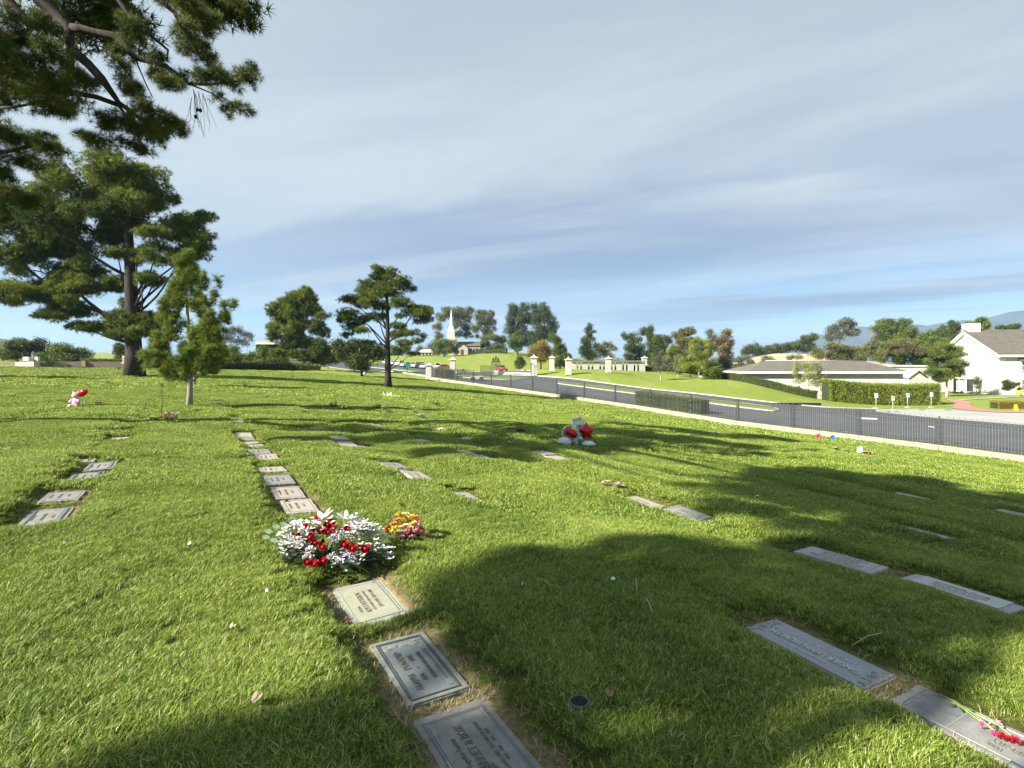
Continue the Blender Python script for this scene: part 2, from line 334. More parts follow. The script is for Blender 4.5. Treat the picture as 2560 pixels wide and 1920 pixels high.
# the far rows of slabs
far_pts = [(541, 984), (543, 990), (545, 997), (547, 1004), (549, 1011), (423, 980), (424, 987), (426, 994), (329, 968), (335, 961), (454, 953), (460, 948), (42, 1002), (60, 996), (110, 984), (153, 977), (165, 973),
           (730, 990), (745, 998), (770, 1004), (798, 1012), (815, 998), (690, 1015), (712, 1016), (1011, 1012), (1030, 1017), (866, 1045), (1165, 1095), (1100, 1072), (1158, 1060), (905, 1058)]
g2 = np.random.default_rng(12)
for a, b in far_pts:
    x, y, _ = hit(a, b); s = x * D2[0] + y * D2[1]
    slab(0, 0, None, 'far', .28, .16, xy=(x, y))
for k in range(-26, 3):
    t = g2.uniform(8, 12)
    while t < 70:
        s = ROW0 + k * ROWD; x = s * D2[0] + t * D1[0]; y = s * D2[1] + t * D1[1]; t += g2.choice([.8, .8, .9, 1.7, 3.2, 5.5])
        if y < 11 or abs(x) > .95 * y or fdist(x, y) > -2.2 or g2.random() < .52: continue
        if min(math.hypot(x - q[0], y - q[1]) for q in MARKS) < 1.0 or math.hypot(x + 28.3, y - 42) < 1.5 or math.hypot(x + 10.7, y - 48) < 1.5: continue
        slab(0, 0, None, 'far', .28, .16, xy=(x, y), da=g2.uniform(-.04, .04))

# ------------------------------------------------------------------ the ground: one sheet out to the horizon
def ring_angles():
    a = list(np.arange(-48, 48.01, .2)); b = list(np.arange(51, 309.1, 3)); return np.radians(np.array(a + b))
TH = ring_angles()
rr = [0.0, .5, .9]; r = 1.3
while r < 95: rr.append(r); r *= 1.0115
while r < 9000: rr.append(r); r *= 1.05
RR = np.array(rr); NR, NT = len(RR), len(TH)
GX = (RR[:, None] * np.sin(TH)[None, :]); GY = (RR[:, None] * np.cos(TH)[None, :])
near_m = [m for m in MARKS]
GZ = ground(GX, GY).reshape(GX.shape)
GD = mdist(GX, GY, MARKS)
V = np.stack([GX, GY, GZ], -1).reshape(-1, 3)
i, j = np.meshgrid(np.arange(NR - 1), np.arange(NT), indexing='ij'); j2 = (j + 1) % NT
F = np.stack([i * NT + j, i * NT + j2, (i + 1) * NT + j2, (i + 1) * NT + j], -1).reshape(-1, 4)[:, ::-1]
me = np_mesh('ground', V, F, True)
def dirtmask(X, Y, d):
    e = n1(X * 3.1, Y * 3.1) * .13 + n2(X * 9, Y * 9) * .06
    return (1 - sstep(-.01, .085, d + e)) * (d < 1) * .9
at = me.attributes.new('dirt', 'FLOAT', 'POINT'); at.data.foreach_set('value', dirtmask(GX, GY, GD).astype(np.float32).ravel())
def ground_material():
    m = bpy.data.materials.new('lawn_turf'); m.use_nodes = True; t = m.node_tree; b = t.nodes['Principled BSDF']; b.inputs['Roughness'].default_value = .9; b.inputs['Specular IOR Level'].default_value = .1
    g = t.nodes.new('ShaderNodeNewGeometry'); P = g.outputs['Position']
    def nz(s, d=4, st=None):
        v = P
        if st: q = t.nodes.new('ShaderNodeMapping'); q.inputs['Rotation'].default_value = (0, 0, R(-29)); q.inputs['Scale'].default_value = st; lk(t, v, q.inputs[0]); v = q.outputs[0]
        n = t.nodes.new('ShaderNodeTexNoise'); n.inputs['Scale'].default_value = s; n.inputs['Detail'].default_value = d; n.inputs['Roughness'].default_value = .6; lk(t, v, n.inputs[0]); return n.outputs[0]
    def ramp(f, lo, hi):
        r_ = t.nodes.new('ShaderNodeMapRange'); r_.inputs['From Min'].default_value = lo; r_.inputs['From Max'].default_value = hi; lk(t, f, r_.inputs[0]); return r_.outputs[0]
    def mix(f, a, c):
        x = t.nodes.new('ShaderNodeMix'); x.data_type = 'RGBA'; lk(t, f, x.inputs[0])
        for i_, v in ((6, a), (7, c)):
            if isinstance(v, tuple): x.inputs[i_].default_value = (*v, 1)
            else: lk(t, v, x.inputs[i_])
        return x.outputs[2]
    a = mix(ramp(nz(1.3), .35, .65), (.100, .155, .020), (.165, .212, .034))
    a = mix(ramp(nz(9, 5), .4, .68), a, (.190, .225, .045))
    a = mix(ramp(nz(.33, 4, (1, .3, 1)), .50, .72), a, (.215, .225, .060))
    # close to the eye the blades stand on thatch, darkened for shade between them
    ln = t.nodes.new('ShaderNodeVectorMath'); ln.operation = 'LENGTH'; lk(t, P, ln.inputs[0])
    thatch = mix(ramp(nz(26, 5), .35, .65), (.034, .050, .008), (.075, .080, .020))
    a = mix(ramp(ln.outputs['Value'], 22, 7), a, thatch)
    at = t.nodes.new('ShaderNodeAttribute'); at.attribute_name = 'dirt'
    soil = mix(ramp(nz(30, 6), .35, .65), (.105, .085, .045), (.22, .175, .10))
    a = mix(at.outputs['Fac'], a, soil)
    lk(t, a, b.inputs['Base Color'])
    bp = t.nodes.new('ShaderNodeBump'); bp.inputs['Strength'].default_value = .9; bp.inputs['Distance'].default_value = .05; lk(t, nz(7, 8), bp.inputs['Height']); lk(t, bp.outputs[0], b.inputs['Normal'])
    return m
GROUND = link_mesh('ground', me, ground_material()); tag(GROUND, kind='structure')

# ------------------------------------------------------------------ grass blades
def blade_patch(name, size, n, w, h, mat, seed, flat=.9):
    g = np.random.default_rng(seed); x = g.uniform(-size / 2, size / 2, n); y = g.uniform(-size / 2, size / 2, n); a = g.uniform(0, 2 * np.pi, n); hh = h * g.uniform(.45, 1.15, n)
    ln = hh * g.uniform(.25, flat * 1.6, n); b = a + g.normal(0, .6, n); ww = w * g.uniform(.6, 1.2, n) / 2
    px = -np.sin(b) * ww; py = np.cos(b) * ww; dx = np.cos(b); dy = np.sin(b); V = []
    for (f, z, q) in ((0, 0, 1.0), (.35, .62, .9), (1.0, .98, .12)):
        cx = x + dx * ln * f; cy = y + dy * ln * f; cz = hh * z
        V.append(np.stack([cx - px * q, cy - py * q, cz], -1)); V.append(np.stack([cx + px * q, cy + py * q, cz], -1))
    V = np.stack(V, 1).reshape(-1, 3); k = np.arange(n)[:, None] * 6
    F = np.concatenate([k + np.array([[0, 1, 3, 2]]), k + np.array([[2, 3, 5, 4]])])
    me = np_mesh(name, V, F, False, np.repeat(g.uniform(0, 1, n), 6)); me.materials.append(mat); return me
gm = leafmat('grass_blade', (.074, .142, .011), (.325, .400, .070), .34, .9, (.55, .54, .26), .46)
def scatter(name, pts, rot, scl, meshes, label=None):
    col = bpy.data.collections.new(name + '_clumps')
    for i_, m_ in enumerate(meshes): col.objects.link(bpy.data.objects.new('clump', m_))
    me = bpy.data.meshes.new(name); me.vertices.add(len(pts)); me.vertices.foreach_set('co', np.asarray(pts, np.float32).ravel())
    for k_, v_ in (('rotz', rot), ('size', scl)):
        a_ = me.attributes.new(k_, 'FLOAT', 'POINT'); a_.data.foreach_set('value', np.asarray(v_, np.float32))
    a_ = me.attributes.new('pick', 'INT', 'POINT'); a_.data.foreach_set('value', rng.integers(0, len(meshes), len(pts)).astype(np.int32))
    me.update(); o = bpy.data.objects.new(name, me); COL.objects.link(o); me.materials.append(gm)
    ng = bpy.data.node_groups.new(name, 'GeometryNodeTree'); ng.interface.new_socket('Geometry', in_out='INPUT', socket_type='NodeSocketGeometry'); ng.interface.new_socket('Geometry', in_out='OUTPUT', socket_type='NodeSocketGeometry')
    n = ng.nodes; gi = n.new('NodeGroupInput'); go = n.new('NodeGroupOutput'); ip = n.new('GeometryNodeInstanceOnPoints'); ci = n.new('GeometryNodeCollectionInfo')
    ci.inputs['Collection'].default_value = col; ci.inputs['Separate Children'].default_value = True; ci.inputs['Reset Children'].default_value = True
    def attr(nm, ty):
        q = n.new('GeometryNodeInputNamedAttribute'); q.data_type = ty; q.inputs['Name'].default_value = nm; return q.outputs['Attribute']
    cx = n.new('ShaderNodeCombineXYZ'); ng.links.new(attr('rotz', 'FLOAT'), cx.inputs[2])
    ng.links.new(gi.outputs[0], ip.inputs['Points']); ng.links.new(ci.outputs[0], ip.inputs['Instance']); ip.inputs['Pick Instance'].default_value = True
    ng.links.new(attr('pick', 'INT'), ip.inputs['Instance Index']); ng.links.new(cx.outputs[0], ip.inputs['Rotation']); ng.links.new(attr('size', 'FLOAT'), ip.inputs['Scale']); ng.links.new(ip.outputs[0], go.inputs[0])
    md = o.modifiers.new('scatter', 'NODES'); md.node_group = ng
    tag(o, kind='stuff'); return o
def polar(n, y0, y1, kmax=1.02):
    g = rng; Y = np.sqrt(g.uniform(y0 * y0, y1 * y1, n)); k = g.uniform(-kmax, kmax, n); return k * Y, Y
def grass_band(name, y0, y1, n, size, blades, w, h, kmax=1.12):
    X, Y = polar(int(n * kmax / 1.02), y0, y1, kmax); d = mdist(X, Y, MARKS); f = fdist(X, Y)
    dm = dirtmask(X, Y, d)
    keep = (d > np.minimum(size * .35, .10) - .03) & (f < -.35) & (rng.random(len(X)) > dm * .5); X, Y, d = X[keep], Y[keep], d[keep]
    s = (.26 + .74 * sstep(.0, .26, d)) * (1 + .25 * n1(X * 1.1, Y * 1.1) + .25 * n2(X * 5, Y * 5)); s *= rng.uniform(.8, 1.2, len(X))
    Z = ground(X, Y) - .004
    ms = [blade_patch('blades', size, blades, w, h, gm, 100 + i_ + int(y0 * 7)) for i_ in range(6)]
    return scatter(name, np.stack([X, Y, Z], -1), rng.uniform(0, 6.28, len(X)), s, ms)
if GRASS:
    grass_band('grass', .9, 3.4, 4600, .10, 150, .0030, .031, 1.7)
    grass_band('grass', 3.4, 6.5, 9500, .13, 150, .0036, .032, 1.45)
    grass_band('grass', 6.5, 13, 17500, .24, 200, .0062, .034, 1.3)
    grass_band('grass', 13, 28, 16500, .5, 230, .012, .040)
    grass_band('grass', 28, 75, 15000, 1.2, 190, .032, .05)
    # thin dead stalks and thatch round the slabs
    dm_ = leafmat('dry_blade', (.24, .20, .10), (.38, .32, .18), .2, 3.0, None, .4)
    pts = []
    for (mx, my, hl, hw, an) in MARKS[:60]:
        if my > 14: continue
        for _ in range(int(60 if my < 5 else 34)):
            u = random.choice([-1, 1]) * (hl + random.uniform(.015, .13)) if random.random() < .5 else random.uniform(-hl, hl); v = random.uniform(-hw - .12, hw + .12)
            if abs(u) < hl + .01 and abs(v) < hw + .01: v = math.copysign(hw + random.uniform(.01, .10), v)
            pts.append((mx + u * math.cos(an) - v * math.sin(an), my + u * math.sin(an) + v * math.cos(an)))
    pts = np.array(pts); z = ground(pts[:, 0], pts[:, 1])
    scatter('dry_grass', np.c_[pts, z], rng.uniform(0, 6.28, len(pts)), rng.uniform(.6, 1.3, len(pts)), [blade_patch('dry', .07, 16, .003, .026, dm_, 300 + q, 1.5) for q in range(4)])

# ------------------------------------------------------------------ paved surfaces beyond the fence
asphalt = M('asphalt', (.044, .049, .056), .85, (.066, .071, .079), .5, .3, 40, stretch=(1, 1, 1))
concrete = M('parking_concrete', (.24, .245, .235), .85, (.31, .31, .29), .5, .15, 20)
kerbm = M('kerb_concrete', (.42, .40, .34), .8, (.32, .30, .26), 3, .1)
lawnB = M('lawn_turf_mown', (.090, .140, .018), .9, (.150, .190, .034), 2.0, .8, 12)
def G(px, py):
    k = (px - CX) / FP; v = (py - HY) / FP; zr = CAMH - v * YS; zg = base(k * YS, YS); b = np.nonzero(zr <= zg)[0]
    # the surface beyond the retaining wall: take the hit past the wall line
    b = [q for q in b if fdist(k * YS[q], YS[q]) > .3]
    i = max(b[0] if len(b) else len(YS) - 1, 1); a0 = zr[i - 1] - zg[i - 1]; a1 = zr[i] - zg[i]; f = a0 / (a0 - a1 + 1e-12) if a0 * a1 < 0 else 1
    y = YS[i - 1] + (YS[i] - YS[i - 1]) * f; return (k * y, y)
def resample(P, n):
    P = np.array(P, float); s = np.r_[0, np.cumsum(np.hypot(*np.diff(P, axis=0).T))]; q = np.linspace(0, s[-1], n); return np.c_[np.interp(q, s, P[:, 0]), np.interp(q, s, P[:, 1])]
def strip(name, A, B, off, mat, n=60, m=12, kind='structure', even=True):
    A = resample(A, n) if even else np.array(A); B = resample(B, n) if even else np.array(B); w = np.linspace(0, 1, m)[None, :, None]
    P = A[:, None] * (1 - w) + B[:, None] * w; Z = base(P[..., 0], P[..., 1]) + off; V = np.dstack([P, Z[..., None]]).reshape(-1, 3); n = len(A)
    i, j = np.meshgrid(np.arange(n - 1), np.arange(m - 1), indexing='ij'); F = np.stack([i * m + j, i * m + j + 1, (i + 1) * m + j + 1, (i + 1) * m + j], -1).reshape(-1, 4)
    me = np_mesh(name, V, F, True); bm = bmesh.new(); bm.from_mesh(me); bmesh.ops.recalc_face_normals(bm, faces=bm.faces)
    if sum(f.normal.z for f in bm.faces) < 0: bmesh.ops.reverse_faces(bm, faces=bm.faces)
    bm.to_mesh(me); bm.free(); o = link_mesh(name, me, mat); tag(o, kind=kind); return o
def fp(t, d): return (FA[0] + FU[0] * t + FN[0] * d, FA[1] + FU[1] * t + FN[1] * d)
KERB = [(6.6, 77), (11.5, 72), (16.5, 66), (20.5, 62.8), (24.3, 60), (27.6, 57.5), (31.5, 56), (37.5, 58)]
KERB = [G(1345, 941), G(1400, 945), G(1500, 957), G(1630, 974), G(1740, 985), G(1847, 998), G(1953, 1010), G(2067, 1020), G(2190, 1024)]
EDGE2 = [G(2190, 1030), G(2280, 1040), G(2350, 1047), G(2450, 1055), G(2560, 1064), (44, 36), (52, 20)]
strip('road', [fp(t, .5) for t in np.linspace(3, 100, 50)], KERB + EDGE2, .035, asphalt, 110, 22)
strip('road', [G(1290, 956), G(1200, 953), G(1132, 948), G(1066, 944), G(1000, 940), G(900, 928), G(820, 918), G(700, 912)], [G(1340, 933), G(1240, 929.5), G(1170, 931), G(1110, 926), G(1050, 920), G(1000, 914), G(900, 906), G(820, 903), G(700, 901)], .05, asphalt, 70, 10)
strip('forecourt', [G(1255, 941), G(1330, 941), G(1345, 941)], [G(1262, 931), G(1330, 932), G(1345, 933)], .075, concrete, 12, 6)
strip('pavement', EDGE2, [G(2190, 1024.2), G(2280, 1023.4), G(2377, 1023), G(2425, 1028), G(2501, 1033), G(2620, 1034), G(2800, 1036)], .045, concrete, 60, 12)
brick = M('brick_path', (.24, .125, .095), .85, (.33, .19, .15), 3, .3, 30)
strip('brick_path', [G(2354, 997), G(2368, 1001), G(2385, 1007), G(2385, 1015), G(2379, 1022.5), G(2425, 1027.6), G(2501, 1032.6), G(2640, 1033)],
      [G(2396, 1000), G(2412, 1003), G(2425, 1007), G(2428, 1016), G(2453, 1024), G(2475, 1027), G(2501, 1029), G(2640, 1028)], .06, brick, 40, 7, even=False) if False else None
Lp = resample([G(2354, 997), G(2368, 1001), G(2385, 1007), G(2387, 1014), G(2379, 1022), G(2425, 1027.6), G(2501, 1032.6), G(2640, 1033)], 40)
Rp = resample([G(2396, 1000), G(2412, 1003), G(2425, 1007), G(2428, 1014), G(2445, 1021), G(2475, 1026), G(2501, 1028), G(2640, 1027.5)], 40)
strip('brick_path', Lp, Rp, .065, brick, 40, 7)
strip('footpath', [G(2396, 1000), G(2470, 995.5), G(2560, 991)], [G(2396, 1002), G(2470, 997.5), G(2560, 993)], .06, concrete, 20, 3)
bluep = M('blue_paint', (.10, .20, .50), .7); whitep = M('white_paint', (.72, .72, .70), .7)
for a in ((2296, 2312), (2360, 2378), (2216, 2226), (2236, 2246)):
    y_ = 1024.5 if a[0] > 2250 else 1029.5
    tag(strip('road_marking', [G(a[0], y_), G(a[1], y_ - .4)], [G(a[0] + 2, y_ + 2.0), G(a[1] + 2, y_ + 1.6)], .075, bluep, 4, 3), kind='structure')
def kerb(pts, name='kerb', h=.13, w=.16, mat=kerbm, n=80):
    P = resample(pts, n); T = np.gradient(P, axis=0); T /= np.maximum(np.hypot(T[:, 0], T[:, 1])[:, None], 1e-6); Nn = np.c_[-T[:, 1], T[:, 0]] * w / 2
    z = base(P[:, 0], P[:, 1]); a = P - Nn; b = P + Nn; V = []; F = []
    for q, (p0, dz) in enumerate(((a, -.05), (a, h), (b, h), (b, -.05))): V.append(np.c_[p0, z + dz])
    V = np.stack(V, 1).reshape(-1, 3)
    for i_ in range(n - 1):
        for q in range(4): F.append((i_ * 4 + q, i_ * 4 + (q + 1) % 4, (i_ + 1) * 4 + (q + 1) % 4, (i_ + 1) * 4 + q))
    o = link_mesh(name, np_mesh(name, V, F), mat); tag(o, kind='structure'); return o
kerb(KERB); kerb([G(1066, 943.5), G(1000, 939.5), G(900, 927.5), G(820, 917.5)]); kerb([G(1340, 932), G(1240, 929), G(1170, 930.5)])
ib = [G(1393, 958), G(1400, 961), G(1500, 974.5), G(1606, 988), G(1776, 1010), G(1860, 1021), G(1930, 1029), G(1947, 1027)]
it = [G(1393, 957), G(1400, 954.5), G(1500, 966), G(1606, 977), G(1776, 999), G(1860, 1010), G(1930, 1020), G(1947, 1025)]
strip('median_lawn', ib, it, .12, lawnB, 60, 6); kerb(ib); kerb(it)
ib = [G(1140, 943), G(1200, 948), G(1260, 950), G(1290, 949), G(1318, 946)]; it = [G(1140, 938), G(1200, 941), G(1260, 942.5), G(1290, 943.5), G(1318, 945.5)]
strip('median_lawn', ib, it, .15, lawnB, 30, 5); kerb(ib, n=30); kerb(it, n=30)
ib = [G(900, 916), G(980, 924), G(1030, 930), G(1056, 929.5)]; it = [G(900, 914), G(980, 921.5), G(1030, 926.5), G(1056, 929)]
strip('median_lawn', ib, it, .15, lawnB, 30, 5); kerb(ib, n=30)
# black kerb box drain and white bars on the road
MB().box((0, 0, .12), (5.2, .3, .24)).build('drain_grate', M('black_iron', (.016, .018, .018), .5), None, (*G(1985, 1013), gz(*G(1985, 1013))), rz=R(-5))
bpy.data.objects['drain_grate']['label'] = 'long black drain box along the far kerb of the road'; bpy.data.objects['drain_grate']['category'] = 'drain'
for (x0, x1, yy, hh) in ((2142, 2193, 1045, 3.5), (2320, 2337, 1067, 1.6), (2115, 2130, 1034.5, 1.2)):
    strip('road_marking', [G(x0, yy), G(x1, yy + 2)], [G(x0, yy + hh), G(x1, yy + 2 + hh)], .05, whitep, 4, 3)

# ------------------------------------------------------------------ retaining wall and iron fence
wallm = M('wall_render', (.31, .28, .205), .85, (.23, .205, .15), 2.2, .3, 30)
irn = M('fence_iron', (.035, .042, .042), .45, (.05, .055, .055), 8)
irnl = M('picket_iron_sunlit', (.12, .125, .125), .4, (.08, .085, .085), 8, spec=.6)  # the black fence iron made paler on pickets to carry their sun glints
WALL = empty('retaining_wall', (*fp(0, 0), gz(*fp(0, -.3))), 'low beige rendered retaining wall running along the foot of the iron fence', 'wall')
FE = empty('iron_fence', (*fp(0, 0), gz(*fp(0, -.3))), 'long black iron fence with spear-tipped pickets between the lawn and the road', 'fence')
wo = Vector(WALL.location)
PT = [40.8 + 4.1 * i_ for i_ in range(-10, 14)]
WH = .34
def wtop(t): return float(base(*fp(t, -.35))) + WH
for a, b in zip(PT[:-1], PT[1:]):
    vs = []
    for t in (a + .012, b - .012):
        zt = wtop(t)
        for d, z in ((-.20, zt - 1.0), (-.20, zt), (.04, zt), (.04, zt - 1.0)): q = fp(t, d); vs.append((q[0] - wo.x, q[1] - wo.y, z - wo.z))
    MB().add(vs, [(0, 1, 2, 3), (7, 6, 5, 4), (0, 4, 5, 1), (1, 5, 6, 2), (2, 6, 7, 3), (3, 7, 4, 0)]).build('wall_panel', wallm, WALL)
fz = math.atan2(FU[1], FU[0])
FH = 1.42
def seg3(mb, t0, t1, z0, z1, w, d=-.08):
    a = fp(t0, d); b = fp(t1, d); mb.tube([(a[0] - wo.x, a[1] - wo.y, z0 - wo.z), (b[0] - wo.x, b[1] - wo.y, z1 - wo.z)], w, 4, True, False)
for t in PT:
    q = fp(t, -.08); z = wtop(t); mb = MB(); lx = (q[0] - wo.x, q[1] - wo.y)
    mb.box((*lx, z + FH / 2 - wo.z - .1), (.07, .07, FH + .34), fz)
    for s in (-.13, .13):
        q2 = fp(t + s, -.08); mb.box((q2[0] - wo.x, q2[1] - wo.y, z + FH / 2 - wo.z), (.022, .022, FH), fz)
    for zz in (.25, .65, 1.05):
        for s in (-.065, .065): q2 = fp(t + s, -.08); mb.ball((q2[0] - wo.x, q2[1] - wo.y, z + zz - wo.z), (.05, .05, .06), 6, 4)
    mb.ball((*lx, z + FH + .13 - wo.z), .055, 6, 4); mb.build('post', irn, FE)
for a, b in zip(PT[:-1], PT[1:]):
    for hh in (.08, FH - .16, FH - .02):
        mb = MB(); seg3(mb, a, b, wtop(a) + hh, wtop(b) + hh, .020); mb.build('rail', irn, FE)
pk = MB().box((0, 0, FH / 2), (.021, .021, FH)).build('picket', irnl, FE); pkm = pk.data
tk = MB().box((0, 0, (FH + .16) / 2), (.017, .017, FH + .16)).add([(-.022, 0, FH + .13), (.022, 0, FH + .13), (0, 0, FH + .26), (0, .01, FH + .13)], [(0, 1, 2), (0, 2, 3), (1, 3, 2)]).build('picket', irnl, FE); tkm = tk.data
ts = [t for a in PT[:-1] for t in (a + .26 + .128 * q for q in range(29))]
ts.sort(key=lambda t: abs(t - 60)); first = True; rest = MB()
for n_, t in enumerate(ts):
    q = fp(t, -.08); z = wtop(t); loc = (q[0] - wo.x, q[1] - wo.y, z - wo.z); tall = round((t - .26) / .128) % 2 == 0
    if n_ < 2: o = (pk, tk)[n_]; o.location = loc; o.rotation_euler = (0, 0, fz); continue
    if n_ < 295:
        o = (tk if tall else pk).copy(); o.location = loc; o.rotation_euler = (0, 0, fz); COL.objects.link(o)
    else: hgt = FH + (.2 if tall else 0); rest.box((loc[0], loc[1], loc[2] + hgt / 2), (.021, .021, hgt), fz)
tag(rest.build('pickets', irnl, FE), kind='stuff')
# ------------------------------------------------------------------ grave slabs
stones = [M('granite_pale', (.34, .31, .26), .75, (.26, .245, .21), 14, .25, 60), M('granite_pink', (.32, .28, .25), .75, (.25, .23, .20), 12, .25, 60), M('granite_grey', (.22, .22, .21), .75, (.15, .155, .15), 12, .3, 60)]
stone_l = M('granite_light', (.34, .34, .33), .7, (.26, .265, .255), 20, .2, 80)
bronze = M('bronze_blue', (.105, .125, .135), .5, (.150, .165, .160), 9, .15, 50, spec=.5)
bronze_d = M('bronze_dark', (.050, .058, .062), .55, (.08, .09, .09), 12)
bronze_l = M('bronze_worn', (.195, .205, .185), .6, (.13, .145, .14), 16, .2, 60)
pale_g = M('verdigris_pale', (.27, .28, .23), .7, (.18, .22, .19), 7, .3, 40)
pale_y = M('verdigris_yellow', (.27, .265, .20), .7, (.21, .22, .175), 8, .2, 40)
letters_d = M('letters_dark', (.075, .078, .075), .6, (.13, .13, .12), 30)
letters_m = M('letters_mid', (.16, .15, .12), .6, (.11, .11, .09), 30)
letters_w = M('letters_polished', (.62, .62, .58), .35, (.40, .40, .38), 30, metal=.3)
tan_e = M('stone_edge_tan', (.36, .29, .20), .8, (.28, .24, .18), 20, .3)
moss = M('grass_clippings', (.12, .14, .05), .9)
def text(parent, s, x, y, size, mat, z=.0, ext=.0012, rz=0.0, al='CENTER', space=1.0, name='lettering', sx=.82):
    c = bpy.data.curves.new(name, 'FONT'); c.body = s; c.size = size; c.align_x = al; c.align_y = 'CENTER'; c.extrude = ext; c.space_character = space; c.resolution_u = 2
    c.bevel_depth = 0.0; tmp = bpy.data.objects.new('tmp', c); me = bpy.data.meshes.new_from_object(tmp); bpy.data.objects.remove(tmp); bpy.data.curves.remove(c); me.materials.clear()
    o = link_mesh(name, me, mat); o.scale = (sx, 1, 1); o.parent = parent; o.location = (x, y, z + ext); o.rotation_euler = (0, 0, rz); return o
def frame(name, hl, hw, w, h, z, mat, parent, cx=0, cy=0):
    mb = MB()
    mb.box((cx, cy + hw - w / 2, z + h / 2), (2 * hl, w, h)).box((cx, cy - hw + w / 2, z + h / 2), (2 * hl, w, h))
    mb.box((cx + hl - w / 2, cy, z + h / 2), (w, 2 * hw - 2 * w, h)).box((cx - hl + w / 2, cy, z + h / 2), (w, 2 * hw - 2 * w, h)); return mb.build(name, mat, parent, bevel=h * .25)
def slab_mesh(hl, hw, T=.09, rough=.0):
    """a bevelled slab whose outline is slightly uneven"""
    n = 14; pts = []
    for (a, b) in (((-hl, -hw), (hl, -hw)), ((hl, -hw), (hl, hw)), ((hl, hw), (-hl, hw)), ((-hl, hw), (-hl, -hw))):
        for q in range(n):
            f = q / n; e = 0 if q == 0 else random.uniform(-rough, rough); nx, ny = (b[1] - a[1]), -(b[0] - a[0]); l_ = math.hypot(nx, ny); pts.append((a[0] + (b[0] - a[0]) * f + nx / l_ * e, a[1] + (b[1] - a[1]) * f + ny / l_ * e))
    m = len(pts); vs = [(x, y, -T) for x, y in pts] + [(x, y, -.006) for x, y in pts] + [(x * (1 - .006 / hl), y * (1 - .006 / hw), 0) for x, y in pts]
    fs = [tuple(range(2 * m, 3 * m)), tuple(reversed(range(m)))] + [(i_ + a * m, (i_ + 1) % m + a * m, (i_ + 1) % m + (a + 1) * m, i_ + (a + 1) * m) for a in (0, 1) for i_ in range(m)]
    return MB().add(vs, fs)
def place(x, y, an, hl, hw, lift=.010):
    c, s = math.cos(an), math.sin(an); P = []
    for u, v in ((-hl, -hw), (hl, -hw), (hl, hw), (-hl, hw)):
        X, Y = x + u * c - v * s, y + u * s + v * c; P.append(Vector((X, Y, float((base(X, Y) + und(X, Y)).ravel()[0]))))
    n = ((P[2] - P[0]).cross(P[3] - P[1])).normalized(); n = n.lerp(Vector((0, 0, 1)), .25).normalized()
    z = gz(x, y) + .04 + lift; xa = Vector((c, s, 0)); xa = (xa - n * xa.dot(n)).normalized(); ya = n.cross(xa)
    m = Matrix((xa, ya, n)).transposed().to_4x4(); m.translation = Vector((x, y, z)); return m
far_mesh = None; fi = 0
far_lab = [('small worn grave slab lying flush among the far lawn rows', 'far grave slabs of the left lawn'), ('small pale grave slab lying flush in the far middle lawn', 'far grave slabs of the middle lawn')]
